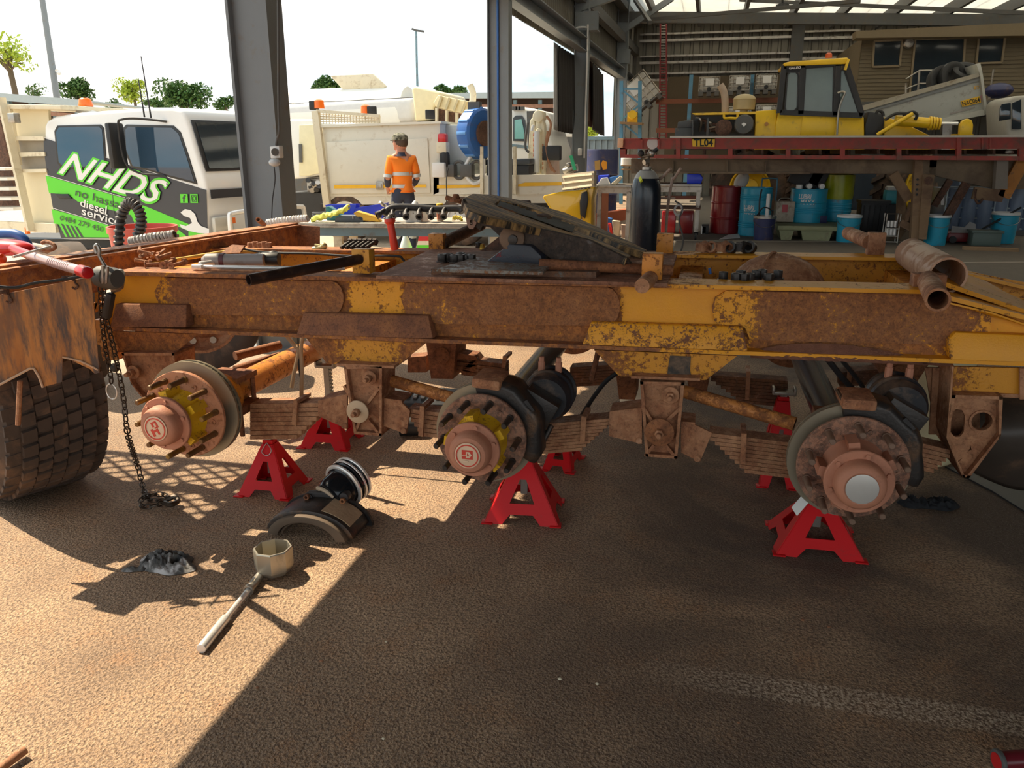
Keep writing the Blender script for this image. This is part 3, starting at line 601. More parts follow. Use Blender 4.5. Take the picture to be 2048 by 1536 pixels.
part('rim_pad', prism([PY(672, 727, HY), PY(788, 732, HY), PY(788, 737, HY), PY(672, 732, HY)], (0, .2, 0)), hm2, o)
bolt_end(o, (740, 755), HY, .031, .017, M['dustrust'], M['dustrust']); bolt_end(o, (716, 823), HY-.02, .050, .018, mt('cream nylon washer', (.55, .40, .26), .6), M['dustrust'])
o = hanger([(1280, 763), (1369, 765), (1354, 918), (1291, 913)])
[part('diagonal_rib', g_, hm2, o) for g_ in [beam(PY(1284, 808, HY+.02), PY(1303, 838, HY+.02), .012, .03, (0, 1, 0)), beam(PY(1363, 812, HY+.02), PY(1336, 838, HY+.02), .012, .03, (0, 1, 0)), beam(PY(1308, 888, HY+.02), PY(1291, 910, HY+.02), .012, .03, (0, 1, 0)), beam(PY(1330, 886, HY+.02), PY(1353, 915, HY+.02), .012, .03, (0, 1, 0))]]
part('rim_pad', prism([PY(1262, 752, HY), PY(1400, 757, HY), PY(1400, 762, HY), PY(1262, 757, HY)], (0, .2, 0)), hm2, o)
bolt_end(o, (1341, 790), HY, .034, .018, M['dustrust'], M['dustrust']); bolt_end(o, (1319, 864), HY-.02, .056, .019, M['rust'], M['dustrust'])
# rear hanger with its slot and round hole
out = [(1904, 790), (2006, 793), (2002, 872), (1938, 957), (1924, 955), (1893, 876)]
sq = [(1903, 828), (1912, 818), (1924, 820), (1930, 832), (1928, 862), (1921, 873), (1909, 874), (1901, 864)]
oL = [(1904, 790), (1940, 791), (1940, 900), (1916, 925), (1893, 876)]; oR = [(1940, 791), (2006, 793), (2002, 872), (1975, 905), (1940, 900)]
pls = rp(HY+.03); cpx = pls.p(1963, 842)
g = [holed([pls.p(*p) for p in oL], [pls.p(*p) for p in sq], (0, .014, 0), 48), holed([pls.p(*p) for p in oR], circ(cpx, .034, (1, 0, 0), (0, 0, 1)), (0, .014, 0), 48), plate(pls, [(1916, 925), (1940, 900), (1975, 905), (1938, 957), (1924, 955)], .014)]
o = hanger(out, holes=g); part('back_plate', [beam(PY(1880, 735, 3.13), PY(1872, 868, 3.13), .012, .05), plate(rp(3.14), [(1850, 735), (1960, 740), (1960, 870), (1915, 930), (1872, 868)], .012)], hm2, o, smooth=0)
part('hole_rim', pipe(cpx+V((0, -.006, 0)), cpx+V((0, .02, 0)), .042, .034, 24), hm2, o)
part('side_cheek', prism([PY(1904, 733, HY), PY(1893, 876, HY), PY(1924, 955, HY), PY(1926, 955, HY), PY(1897, 876, HY), PY(1908, 733, HY)], (0, .17, 0)), hm2, o, smooth=0)
out = [(243, 706), (348, 706), (352, 760), (330, 835), (318, 838), (262, 768)]
o = hanger(out); bolt_end(o, (268, 744), HY, .032, .018, M['dustrust'], M['dustrust'])
# rear cross piece
part('tie_plate', [plate(rp(3.02), [(1907, 784), (2110, 792), (2110, 799), (1907, 791)], .15), plate(rp(3.01), [(2040, 737), (2050, 737), (2050, 799), (2040, 799)], .012)], hm2, D, smooth=0)
# ---------------------------------------------------------------- torque rods and springs
m_rod = rusty('torque rod', (.60, .24, .06), .45)
for a, bb, Ya, Yb in (((768, 757), (912, 798), 3.10, 3.02), ((1368, 783), (1590, 848), 3.10, 2.98)):
    part('torque_rod', cyl(PY(*a, Ya), PY(*bb, Yb), .026, .026), m_rod, D); 
for a, bb in (((470, 740), (560, 712)), ((470, 712), (560, 690))): part('torque_rod', cyl(PY(*a, 3.9), PY(*bb, 4.15), .026), M['rust'], D)
m_lf = rusty('spring leaves', (.50, .26, .13), .4, rust=(.26, .11, .055), rust2=(.40, .18, .09), dust=(.50, .27, .15), dustamt=.9, scale=26)
def pack(aT, bT, aB, bB, n, Y=3.02, w=.09, free='L', step=.12, mat_=None):
    """spring pack between two ends; leaves shorten one by one at the free end"""
    o = part('leaf_spring', prism([PY(*aT, Y+.01), PY(*bT, Y+.01), PY(bT[0], bT[1]+(bB[1]-bT[1])*.3, Y+.01), PY(aT[0], aT[1]+(aB[1]-aT[1])*.3, Y+.01)], (0, w-.02, 0)), mat_ or m_lf, D, smooth=0)
    big = max(aB[1]-aT[1], bB[1]-bT[1])
    for k in range(n):
        f0, f1 = k/n, (k+.88)/n; dA, dB = big, big
        xa, xb = aT[0], bT[0]; ends = max(0, k-1)*step/ max(1, n-2) * (bT[0]-aT[0]) * 3.2
        if free == 'L': xa = xa+ends
        elif free == 'R': xb = xb-ends
        def yt(x, f): 
            s = (x-aT[0])/(bT[0]-aT[0]); return aT[1]*(1-s)+bT[1]*s+big*f
        if xb-xa < 8: continue
        part('spring_leaf', prism([PY(xa, yt(xa, f0), Y), PY(xb, yt(xb, f0), Y), PY(xb, yt(xb, f1), Y), PY(xa, yt(xa, f1), Y)], (0, w, 0)), mat_ or m_lf, o, smooth=0)
    return o
def clip(px, y0, y1, Y=3.0, w=.12): return part('spring_clip', [beam(PY(px, y0, Y), PY(px-3, y1, Y), .02, .012, (0, 1, 0)), beam(PY(px, y0+4, Y), PY(px, y0+4, Y)+V((0, w, 0)), .02, .015)], M['dustrust'], D)
pack((500, 808), (652, 806), (500, 880), (652, 845), 8, free='R'); pack((815, 818), (885, 826), (815, 850), (885, 878), 6, free='L')
pack((1070, 850), (1222, 837), (1070, 910), (1222, 868), 9, free='R'); pack((1420, 866), (1600, 888), (1420, 898), (1600, 960), 9, free='L'); pack((1815, 880), (1900, 900), (1815, 935), (1900, 940), 6, free='R')
clip(592, 800, 850); clip(845, 812, 872); clip(1168, 832, 885); clip(1488, 866, 928)
# equaliser rockers
for q in ([(636, 806), (694, 793), (694, 858), (636, 832)], [(762, 800), (804, 806), (820, 822), (812, 868), (762, 850)], [(1219, 828), (1284, 820), (1284, 888), (1218, 872)], [(1362, 848), (1390, 850), (1424, 866), (1400, 924), (1362, 905)]):
    part('equaliser_arm', [plate(rp(3.0), q, .012), plate(rp(3.11), q, .012), prism([PY(*q[0], 3.0), PY(*q[1], 3.0), PY(*q[1], 3.0)+V((0, 0, .01)), PY(*q[0], 3.0)+V((0, 0, .01))], (0, .12, 0)), cyl(PY(q[-2][0]-6, q[-2][1]-6, 2.985), PY(q[-2][0]-6, q[-2][1]-6, 3.13), .012)], M['dustrust'], D)
# far side springs, hangers and rockers, seen under the rails
m_fs = rusty('far springs', (.32, .17, .10), .3, rust=(.12, .06, .035), rust2=(.2, .09, .05))
YF = 3.95
pack((868, 712), (1010, 728), (868, 745), (1010, 756), 4, YF, .09, 'L', mat_=m_fs); pack((1140, 735), (1252, 728), (1140, 775), (1252, 748), 7, YF, .09, 'R', mat_=m_fs)
pack((1422, 750), (1576, 762), (1422, 765), (1576, 815), 8, YF, .09, 'L', mat_=m_fs); pack((1680, 745), (1800, 735), (1680, 775), (1800, 760), 5, YF, .09, 'R', mat_=m_fs)
for q in ([(852, 684), (912, 688), (906, 758), (862, 757)], [(1230, 730), (1275, 735), (1270, 800), (1238, 798)], [(1372, 745), (1420, 750), (1412, 792), (1380, 790)], [(1745, 722), (1858, 728), (1830, 770), (1770, 765)]):
    part('hanger_bracket', [plate(rp(YF-.05), q, .2), cyl(PY((q[0][0]+q[1][0])/2, q[0][1]+28, YF-.08), PY((q[0][0]+q[1][0])/2, q[0][1]+28, YF), .045)], M['rust'], D)
for q in ([(815, 715), (852, 712), (852, 745), (815, 745)], [(908, 705), (950, 712), (958, 722), (945, 752), (908, 742)]): part('equaliser_arm', plate(rp(YF), q, .1), M['rust'], D)
clip(1010, 712, 735, YF-.02); clip(1497, 742, 800, YF-.02); clip(1700, 738, 770, YF-.02)
# air lines hanging near the first axle and brake hoses
hs = mt('pale dusty hose', (.42, .30, .18), .7, var=.3)
for P, r, m_, nm_ in (([(573, 672), (590, 692), (597, 702), (588, 745), (583, 775)], .010, hs, 'air_hose'), ([(605, 674), (602, 700), (604, 740), (603, 770), (604, 800), (612, 808), (600, 815)], .010, hs, 'air_hose'), ([(596, 672), (598, 735), (603, 765)], .004, M['black'], 'cable'),
        ([(1290, 700), (1250, 735), (1215, 760), (1190, 790), (1160, 836)], .010, M['black'], 'brake_hose'), ([(1197, 700), (1190, 730), (1183, 760)], .012, M['rust'], 'brake_hose'),
        ([(1655, 718), (1680, 750), (1705, 778), (1722, 800)], .012, M['rubberblack'], 'brake_hose'), ([(1680, 716), (1700, 740), (1722, 768), (1732, 790)], .009, M['rubberblack'], 'brake_hose'), ([(1450, 700), (1300, 690), (1280, 720)], .006, M['black'], 'cable')):
    part(nm_, sweep(curve([PY(x, y, 3.35) for x, y in P]), r, 8), m_, D)
# ================================================================ axles
m_hubr = rusty('flange dusty rust', (.42, .20, .12), .45, rust=(.13, .07, .05), rust2=(.30, .14, .09), dust=(.45, .28, .20), scale=30)
m_cap = M['hub']; m_yh = rusty('yellow hub paint', (.85, .50, .01), .70, rust=(.22, .08, .03), rust2=(.5, .2, .05), scale=22, bp=.3)
AX = []
def axle(fc, rpx, lab, cap_m, barrel_m, tube_m, face_m, stud_m, ph, caliper, sticker):
    Yf = 2.72; c = PY(*fc, Yf); d_ = (PY(fc[0]+rpx, fc[1], Yf)-PY(fc[0]-rpx, fc[1], Yf)).length/2; R = d_
    o = thing('axle_assembly', lab, 'axle', (c.x, Yf, c.z)); n = (0, -1, 0); y = lambda t: c+V((0, -t, 0))
    fl = part('hub', lathe(y(-.012), n, [(0, R*.55), (0, R*.985), (.003, R), (.015, R), (.018, R*.985), (.016, R*.80), (.020, R*.60), (.020, .02)], 56), face_m, o, label='hub flange')
    part('hub_barrel', [lathe(y(.004), n, [(0, R*.60), (.02, R*.56), (.085, R*.52), (.12, R*.50)], 40)]+[box(y(.05)+V((cos(a)*R*.54, 0, sin(a)*R*.54)), (.035, .09, .05), Matrix.Rotation(-a+pi/2, 3, 'Y')) for a in [2*pi*k/5+.5 for k in range(5)]], barrel_m, fl)
    part('cap_ring', lathe(y(.115), n, [(0, R*.5), (0, R*.60), (.012, R*.60), (.015, R*.585), (.015, R*.4)], 40), cap_m, fl)
    for k in range(6):
        a = 2*pi*k/6+.35; p = y(.128)+V((cos(a)*R*.51, 0, sin(a)*R*.51)); part('cap_bolt', cyl(p, p+V((0, -.010, 0)), .0085, n=6), cap_m, fl)
    part('hub_cap', lathe(y(.128), n, [(0, R*.45), (.03, R*.44), (.045, R*.42), (.055, R*.37), (.058, R*.30), (.056, R*.28), (.056, .005)], 40), cap_m, fl)
    sp = y(.186); part('cap_badge', lathe(sp, n, [(0, R*.275), (.002, R*.275), (.003, R*.26), (.003, .004)], 32), sticker[0], fl)
    if sticker[1]:
        rr = R*.24; Rr = Matrix.Rotation(radians(sticker[2]), 3, 'Y')
        for mat_, ring in ((mt('badge red', (.60, .05, .03), .5), 1),):
            part('badge_mark', [pipe(sp+V((0, -.003, 0)), sp+V((0, -.005, 0)), rr*1.02, rr*.92, 32)]+[prism([sp+V((0, -.003, 0))+Rr @ V((px_*rr, 0, pz_*rr)) for px_, pz_ in q], (0, -.0012, 0)) for q in sticker[1]], mat_, fl, smooth=0)
        if sticker[3]: part('badge_mark', [prism([sp+V((0, -.0045, 0))+Rr @ V((px_*rr, 0, pz_*rr)) for px_, pz_ in q], (0, -.0012, 0)) for q in sticker[3]], mt('badge cream', (.72, .52, .36), .5), fl, smooth=0)
    for k in range(10):
        a = 2*pi*k/10+ph; p = c+V((cos(a)*R*.84, -.006, sin(a)*R*.84)); 
        part('wheel_stud', [cyl(p, p+V((0, -.012, 0)), .0135, n=12), cyl(p+V((0, -.012, 0)), p+V((0, -.098, 0)), .0112, n=12), cyl(p+V((0, -.098, 0)), p+V((0, -.102, 0)), .0112, .009, n=12)], stud_m, fl)
    for k in range(10):
        a = 2*pi*(k+.5)/10+ph; p = c+V((cos(a)*R*.74, -.004, sin(a)*R*.74))
        if k % 2: part('flange_plug', pipe(p, p+V((0, -.006, 0)), .011, .005, 12), face_m, fl)
    RD = R*1.14; ds = part('brake_disc', [lathe(y(-.055), (0, 1, 0), [(0, R*.66), (0, RD), (.012, RD), (.012, R*.66)], 56, True), lathe(y(-.079), (0, 1, 0), [(0, R*.66), (0, RD), (.012, RD), (.012, R*.66)], 56, True)]+[box(y(-.073)+V((cos(a)*R*.92, 0, sin(a)*R*.92)), (R*.40, .014, .008), Matrix.Rotation(-a, 3, 'Y')) for a in [2*pi*k/40 for k in range(40)]], M['disc'], o)
    part('disc_hat', lathe(y(-.012), (0, 1, 0), [(0, R*.60), (.03, R*.66), (.075, R*.68), (.08, R*.4)], 40), M['darksteel'], o)
    part('axle_tube', [lathe(y(-.11), (0, 1, 0), [(0, .09), (.02, .105), (.05, .105), (.06, .078), (.20, .074), (.22, .062), (2.0, .062), (2.02, .10)], 28)], tube_m, o)
    part('tube_collar', lathe(c+V((0, .25, 0)), (0, 1, 0), [(0, .07), (0, .105), (.02, .105), (.02, .07)], 28, True), tube_m, o)
    part('spring_seat', [bx(c.x-.09, c.x+.09, 2.98, 3.14, c.z-.09, c.z-.05), bx(c.x-.09, c.x+.09, 2.98, 3.14, c.z+.06, c.z+.085)]+[sweep([(c.x+s*.075, yy, c.z-.19), (c.x+s*.075, yy, c.z+.08)], .011, 8) for s in (-1, 1) for yy in (3.0, 3.12)], M['rust'], o)
    yy2 = Yf+2.12; f2 = part('far_hub', [lathe((c.x, yy2, c.z), (0, 1, 0), [(0, .08), (0, RD), (.05, RD), (.06, R*.7), (.12, R*.7), (.12, R), (.14, R), (.15, R*.5), (.26, R*.4), (.30, R*.3)], 36)], M['rust'], o)
    if caliper:
        a0_, a1_, R2 = caliper
        g = []; ns = 12; pf = [(.62, -.20), (.62, -.035), (1.20, -.03), (1.30, -.05), (1.30, -.14), (1.22, -.20)]
        v = []; f = []
        for i in range(ns+1):
            a = radians(a0_+(a1_-a0_)*i/ns); kk = 1+.03*sin(i*1.7)
            for rr_, tt in pf: v.append(c+V((cos(a)*R*rr_*kk, -tt+0, sin(a)*R*rr_*kk)))
        n6 = len(pf)
        for i in range(ns):
            for j in range(n6): f.append((i*n6+j, i*n6+(j+1) % n6, (i+1)*n6+(j+1) % n6, (i+1)*n6+j))
        f += [tuple(range(n6)), tuple(range((ns+1)*n6-1, ns*n6-1, -1))]
        cal = part('brake_caliper', (v, f), M['darksteel'], o, bevel=.008)
        am = radians((a0_+a1_)/2); part('caliper_pad', box(c+V((cos(radians(a1_-14))*R*1.2, .09, sin(radians(a1_-14))*R*1.2)), (.11, .16, .04), Matrix.Rotation(-radians(a1_-14)+pi/2, 3, 'Y')), M['dustrust'], cal, bevel=.01)
        part('pad_strap', beam(c+V((cos(am)*R*.8, .04, sin(am)*R*.8)), c+V((cos(am)*R*1.28, .05, sin(am)*R*1.28)), .05, .02, (0, 1, 0)), M['castiron'], cal)
        ac = radians(R2); cc = c+V((cos(ac)*R*1.28, .22, sin(ac)*R*1.28))
        part('mounting_arm', [box(cc+V((-.02, -.05, -.02)), (.14, .09, .13), Matrix.Rotation(.5, 3, 'Y')), sweep(curve([cc+V((.04, -.06, -.08)), cc+V((.0, -.10, -.15)), cc+V((-.05, -.09, -.12)), cc+V((-.03, -.05, -.02))]), .012, 8)], M['darksteel'], cal, bevel=.01)
        ch = part('brake_chamber', lathe(cc+V((0, 0, 0)), (0, 1, 0), [(0, .05), (0, .085), (.02, .095), (.06, .097), (.068, .104), (.082, .104), (.09, .097), (.13, .095), (.138, .104), (.150, .104), (.16, .095), (.21, .088), (.24, .06), (.245, .02)], 32), mt('dusty black brake chamber', (.02, .022, .028), .4, var=.4, dirt=.35, dirtc=(.22, .14, .09)), o)
        for dx in (-.035, .035): part('air_fitting', [cyl(cc+V((dx, .10, .09)), cc+V((dx, .10, .13)), .014, n=8), cyl(cc+V((dx, .10, .125)), cc+V((dx, .10, .15)), .011, n=6)], M['hub'], ch)
    AX.append(o); return o
sq_ = lambda x0, x1, z0, z1: [(x0, z0), (x1, z0), (x1, z1), (x0, z1)]
lbl_c = mt('badge cream', (.72, .52, .36), .5)
HPm = [sq_(-.52, -.26, -.62, .1), sq_(.05, .26, -.62, -.05), sq_(-.26, .05, -.28, -.08), sq_(-.18, .02, .2, .66), sq_(.02, .4, .5, .66), sq_(.26, .44, .02, .55), sq_(.0, .3, .0, .14)]
axle((370, 828), 77, 'axle with lit yellow hub, bare brake disc and orange tube, leftmost of three', m_cap, m_yh, M['orangeb'], rusty('orange flange', (.55, .24, .13), .6, rust=(.30, .12, .06), rust2=(.45, .2, .1)), mt('yellow tipped stud', (.16, .08, .03), .5, .3, var=.5, dirt=.3, dirtc=(.5, .3, .03)), .15, None, (lbl_c, HPm, -25, None))
axle((963, 876), 88, 'middle axle with caked hub, black brake caliper and red square cap badge', m_cap, m_yh, M['blackg'], m_hubr, M['darksteel'], .05, (-28, 100, 26), (lbl_c, [sq_(-.48, .5, -.3, .52)], 0, [[(-.45, .05), (-.1, .05), (-.1, .38), (.2, .38), (.42, .1), (.2, -.18), (-.1, -.18), (-.1, .0), (.05, .0), (.05, -.06), (.18, .1), (.05, .26), (.0, .26), (.0, -.0), (-.45, -.02)], sq_(-.4, .1, -.52, -.42), ]))
axle((1705, 935), 115, 'axle with dusty brown hub and blank silver cap badge, rightmost of three', m_cap, M['hub'], M['blackg'], m_hubr, mt('brown grey stud', (.22, .14, .10), .5, .3, var=.3, dirt=.3), .32, (-18, 104, 40), (mt('blank silver badge', (.55, .53, .50), .4, .3, var=.12), None, 0, None))
# ================================================================ turntable (fifth wheel) lying tilted on the deck plate
FW = thing('fifth_wheel', 'greasy tilted fifth wheel turntable plate on the middle of the dolly', 'turntable', PY(1023, 540, 3.5))
a, bb, cc = PY(930, 391, 3.62), PY(1254, 514, 3.2), PY(1291, 499, 3.92)
FP = Plane(a, (bb-a).cross(cc-a)); 
if FP.n.z > 0: FP.n = -FP.n
top = [(925, 397), (936, 420), (962, 431), (1010, 441), (1065, 454), (1125, 466), (1178, 480), (1215, 498), (1254, 517), (1262, 511), (1205, 482), (1150, 460), (1085, 440), (1020, 422), (988, 408), (1000, 401), (1050, 412), (1120, 438), (1180, 462), (1240, 489), (1286, 505), (1294, 500), (1262, 484), (1205, 458), (1130, 425), (1040, 400), (985, 389), (945, 387)]
m, t, b = newmat('greasy wheel plate'); tcx = t.nodes.new('ShaderNodeTexCoord').outputs['Object']
mp = t.nodes.new('ShaderNodeMapping'); mp.inputs['Scale'].default_value = (1.0, 7.0, 1.0); t.links.new(tcx, mp.inputs[0])
ns = noise(t, 3.2, 8, .7, mp.outputs[0], .4); n2 = noise(t, 5, 6, .6, tcx)
c = mix(t, ramp(t, ns, [(.44, 0.0), (.56, 1.0)]), (.035, .028, .022), (.44, .26, .10)); c = mix(t, ramp(t, n2, [(.52, 0.0), (.68, .8)]), c, (.02, .018, .017))
t.links.new(c, b.inputs['Base Color']); b.inputs['Roughness'].default_value = .62; b.inputs['Specular IOR Level'].default_value = .25; bump(t, b, ns, .5, .006)
part('top_plate', prism([FP.p(*q) for q in top], FP.n*.030), m, FW, bevel=.004)
def lay(pts, off): return [FP.p(x, y, off) for x, y in pts]
gr = grid(lambda u, v: (lambda p: p+FP.n*(-.004-.010*max(0, mnoise.noise(V((u*26, v*14, 2))))))(FP.p(1000+150*u-6*v, 402+52*u+9*(v-.5)*(1+.5*u)+6, 0)), 40, 10)
mgs = mt('black grease', (.008, .008, .009), .6, var=.5, bp=.6); mgs.node_tree.nodes['Principled BSDF'].inputs['Specular IOR Level'].default_value = .12
part('grease', gr, mt('black grease', (.008, .008, .009), .55, var=.5, bp=.6), FW)
sk = [(925, 397), (936, 420), (962, 431), (1010, 441), (1065, 454), (1178, 480), (1254, 517), (1262, 528), (1150, 522), (1105, 520), (1085, 506), (1062, 488), (1048, 490), (1040, 498), (1030, 503), (1012, 500), (1002, 488), (998, 472), (980, 455), (965, 452), (960, 462), (952, 455), (944, 450), (933, 435), (922, 415)]
sp_ = vplane(PY(925, 400, 3.25), PY(1254, 517, 3.16))
part('skirt', plate(sp_, sk, .03, -.004), rusty('grey grimy skirt', (.07, .055, .05), .3, rust=(.022, .017, .014), rust2=(.06, .038, .027), dust=(.15, .10, .075), dustamt=.3), FW, bevel=.004)
part('lug', [holed([sp_.p(x, y, -.012) for x, y in ((930, 425), (955, 432), (952, 448), (946, 458), (938, 458), (934, 448))], [sp_.p(x, y, -.012) for x, y in ((939, 440), (945, 440), (945, 450), (940, 450))], (0, .014, 0), 24)], mt('brown lug', (.30, .17, .12), .6), FW)
part('pivot_boss', [cyl(sp_.p(1024, 477, -.03), sp_.p(1024, 477, .06), .052, n=28)], mt('brown cast boss', (.17, .10, .06), .55, .3, var=.4, bp=.4), FW, bevel=.006)
part('pivot_pin', lathe(sp_.p(1026, 479, -.03), (0, -1, 0), [(0, .02), (0, .020), (.012, .019), (.014, .008)], 20), M['darksteel'], FW)
part('far_boss', cyl(sp_.p(1024, 477)+V((0, .56, 0)), sp_.p(1024, 477)+V((0, .66, 0)), .055), M['rustd'], FW)
pd = [(958, 534), (1008, 496), (1018, 488), (1052, 490), (1062, 492), (1082, 512), (1088, 534), (1082, 542)]
part('pedestal', [plate(vplane(PY(958, 534, 3.2), PY(1088, 534, 3.16)), pd, .14)], rusty('dark blue red pedestal', (.02, .025, .04), .72, rust=(.30, .03, .03), rust2=(.10, .05, .04), dust=(.06, .05, .05), dustamt=.3), FW, bevel=.006)
part('pedestal', [plate(vplane(PY(958, 534, 3.2)+V((0, .55, 0)), PY(1088, 534, 3.16)+V((0, .55, 0))), [(x, y-30) for x, y in pd], .12)], M['rustd'], FW)
part('pedestal_foot', prism([PZ(872, 544, 1.125), PZ(1085, 550, 1.125), PZ(1100, 535, 1.125), PZ(950, 520, 1.125)], (0, 0, .012)), rusty('blue grey grimy plate', (.20, .22, .21), .5, rust=(.12, .07, .045), rust2=(.2, .11, .07), dustamt=.4), FW)
part('release_handle', [cyl(PY(892, 395, 3.6), PY(940, 408, 3.6), .011), cyl(PY(912, 400, 3.6), PY(912, 388, 3.6), .022, .012), cyl(PY(912, 404, 3.58), PY(912, 398, 3.58), .03, n=6)], M['rust'], FW)
part('locking_jaw', box(FP.p(1015, 412, .06), (.25, .18, .06)), M['rustd'], FW, bevel=.01)
# pipe lying against the pedestal
P = [PY(1078, 528, 3.12), PY(1345, 541, 3.22)]
single('rusty_pipe', pipe(P[0], P[1], .0215, .017), M['rust'], 'rusty pipe lying on the deck plate below the turntable horns', 'pipe', (P[0]+P[1])/2)
# ================================================================ jack stands
jr = mt('red jack stand paint', (.62, .008, .012), .38, var=.06, dirt=.08, dirtc=(.25, .05, .04))
jr.node_tree.nodes['Principled BSDF'].inputs['Specular IOR Level'].default_value = .2
def jack(fl, fr, apex, lab, depth=None, post=0.0, rot_side=1, zt=None, Zp=None):
    A, B = PZ(*fl), PZ(*fr); u = (B-A); w = u.length; u.normalize(); n = V((-u.y, u.x, 0)); dd = depth or w*.95
    c = (A+B)/2+n*dd/2
    if zt is None:
        d = ray(*apex); k = (c-O).dot(V((d.x, d.y, 0)))/(d.x**2+d.y**2); zt = (O+d*k).z
    o = thing('jack_stand', lab, 'jack stand', c, 0, 'red jack stands under the axles'); t_ = .0035; tw = .052
    def fp(cx, cy, z): return c+u*cx+n*cy+V((0, 0, z))
    T = lambda s, z: s*(1-z/zt)+.5*tw*(z/zt)          # half width at height z
    hw, hd = w/2, dd/2
    def face(side):                                   # side 0 front,1 right,2 back,3 left
        def q(a, z, off=0):
            if side in (0, 2): s = -1 if side == 0 else 1; return fp(a*T(hw, z), s*(T(hd, z)+off), z)
            s = 1 if side == 1 else -1; return fp(s*(T(hw, z)+off), a*T(hd, z), z)
        nrm = {0: -n, 1: u, 2: n, 3: -u}[side]*t_; z0, z1, z2 = 0.0, zt*.15, zt*.68
        polys = [[q(-1, .0), q(-.52, .0), q(-.36, z1), q(-.96, z1) if 0 else q(-1, z1)], [q(.52, 0), q(1, 0), q(1, z1), q(.36, z1)],
                 [q(-1, z1), q(1, z1), q(1, z1*2.1), q(-1, z1*2.1)],
                 [q(-1, z1*2.1), q(-.46, z1*2.1), q(-.20, z2), q(-1, z2)], [q(.46, z1*2.1), q(1, z1*2.1), q(1, z2), q(.20, z2)],
                 [q(-.26, z2), q(.26, z2), q(.16, z2*1.05), q(-.16, z2*1.05)] if 0 else [q(-1, z2), q(1, z2), q(1, zt), q(-1, zt)]]
        return part('side_panel', [prism(p, nrm) for p in polys], jr, o, smooth=0)
    for s in range(4): face(s)
    part('collar', [prism([fp(-tw*.5, -tw*.5, zt), fp(tw*.5, -tw*.5, zt), fp(tw*.5, tw*.5, zt), fp(-tw*.5, tw*.5, zt)], (0, 0, .02))], jr, o, bevel=.003)
    if post:
        part('ratchet_post', [prism([fp(-.015, -.018, zt*.35), fp(.015, -.018, zt*.35), fp(.015, .018, zt*.35), fp(-.015, .018, zt*.35)], (0, 0, zt*.65+post))]+[box(fp(.018, 0, zt+.03+k*.02), (.01, .03, .012)) for k in range(int(post/.02))], M['steel'], o, smooth=0)
        part('saddle', [prism([fp(-.055, -.035, zt+post), fp(.055, -.035, zt+post), fp(.055, .035, zt+post), fp(-.055, .035, zt+post)], (0, 0, .015)), box(fp(-.05, 0, zt+post+.02), (.012, .07, .03)), box(fp(.05, 0, zt+post+.02), (.012, .07, .03))], M['steel'], o, bevel=.002)
    for sx_ in (-1, 1):
        for sy_ in (-1, 1): part('foot', box(fp(sx_*hw*.93, sy_*hd*.93, .003), (.05, .05, .006), RZ(math.degrees(math.atan2(u.y, u.x)))), jr, o, bevel=.002)
    return o, c, zt, fp
j1 = jack((476, 992), (574, 1000), (549, 884), 'red jack stand under the first axle, just left of the removed brake unit', depth=.24, post=.05)
part('safety_pin', sweep(curve([j1[3](.0, -.03, j1[2]+.01), j1[3](-.02, -.05, j1[2]-.03), j1[3](.01, -.055, j1[2]-.045), j1[3](.03, -.05, j1[2]-.02), j1[3](.0, -.03, j1[2]+.01)]), .002, 5), M['steel'], j1[0])
j2 = jack((969, 1046), (1116, 1054), (1052, 912), 'red jack stand under the middle axle hub', depth=.28, post=.03)
j3 = jack((1552, 1110), (1729, 1126), (1668, 992), 'red jack stand with a white label under the rightmost hub', depth=.30, post=.03)
a, bb, cc_, dd_ = [j3[3](-(.5*.95*.30)*0+x, y, z) for x, y, z in ((-.135, -.145, .10), (-.105, -.13, .19), (-.060, -.085, .27), (-.10, -.12, .28))]
pl = Plane(j3[3](-.10, -.10, .2), (0, 1, 0)); part('label_sticker', prism([pl.p(1583, 1015, -.045), pl.p(1608, 986, -.045), pl.p(1622, 1000, -.045), pl.p(1594, 1032, -.045)], (0, .002, 0)), M['whitep'], j3[0], smooth=0)
jack((600, 896), (692, 902), (652, 800), 'red jack stand with raised grey ratchet post behind the first spring', depth=.26, post=.19)
jack((1085, 940), (1142, 947), (1110, 862), 'red jack stand behind the middle axle at the far side', depth=.24, post=.03)
jack((1520, 974), (1590, 980), (1592, 802), 'red jack stand at the far side behind the rightmost axle', depth=.25, post=.03)
# ================================================================ neighbouring trailer at the left edge
NB = thing('rusty_trailer', 'rusty orange trailer frame with big block tread tyre at the left edge', 'trailer', PZ(30, 1000))
A, B = PZ(-140, 558, 1.12), PZ(597, 449, 1.12); u = (B-A).normalized(); nn_ = V((u.y, -u.x, 0)); 
if nn_.dot(O-A) < 0: nn_ = -nn_
m_nr = rusty('brown sunlit rail', (.55, .22, .06), .45, rust=(.25, .09, .045), rust2=(.45, .18, .07), dust=(.55, .30, .18))
rl = part('frame_rail', [prism([A, B, B-V((0, 0, .16)), A-V((0, 0, .16))], -nn_*.012)], m_nr, NB, smooth=0)
part('flange', [prism([A+nn_*.0, B, B-nn_*.10, A-nn_*.10], (0, 0, .010)), prism([A-V((0, 0, .16)), B-V((0, 0, .16)), B-nn_*.1-V((0, 0, .16)), A-nn_*.1-V((0, 0, .16))], (0, 0, -.01)), prism([A+nn_*.045, B+nn_*.03, B-nn_*.0, A], (0, 0, -.012))], m_nr, rl, smooth=0)
part('end_cap', [prism([PY(590, 449, B.y), PY(640, 453, B.y-.05), PY(640, 493, B.y-.05), PY(590, 500, B.y)], nn_*-.1)], M['rust'], rl, smooth=0)
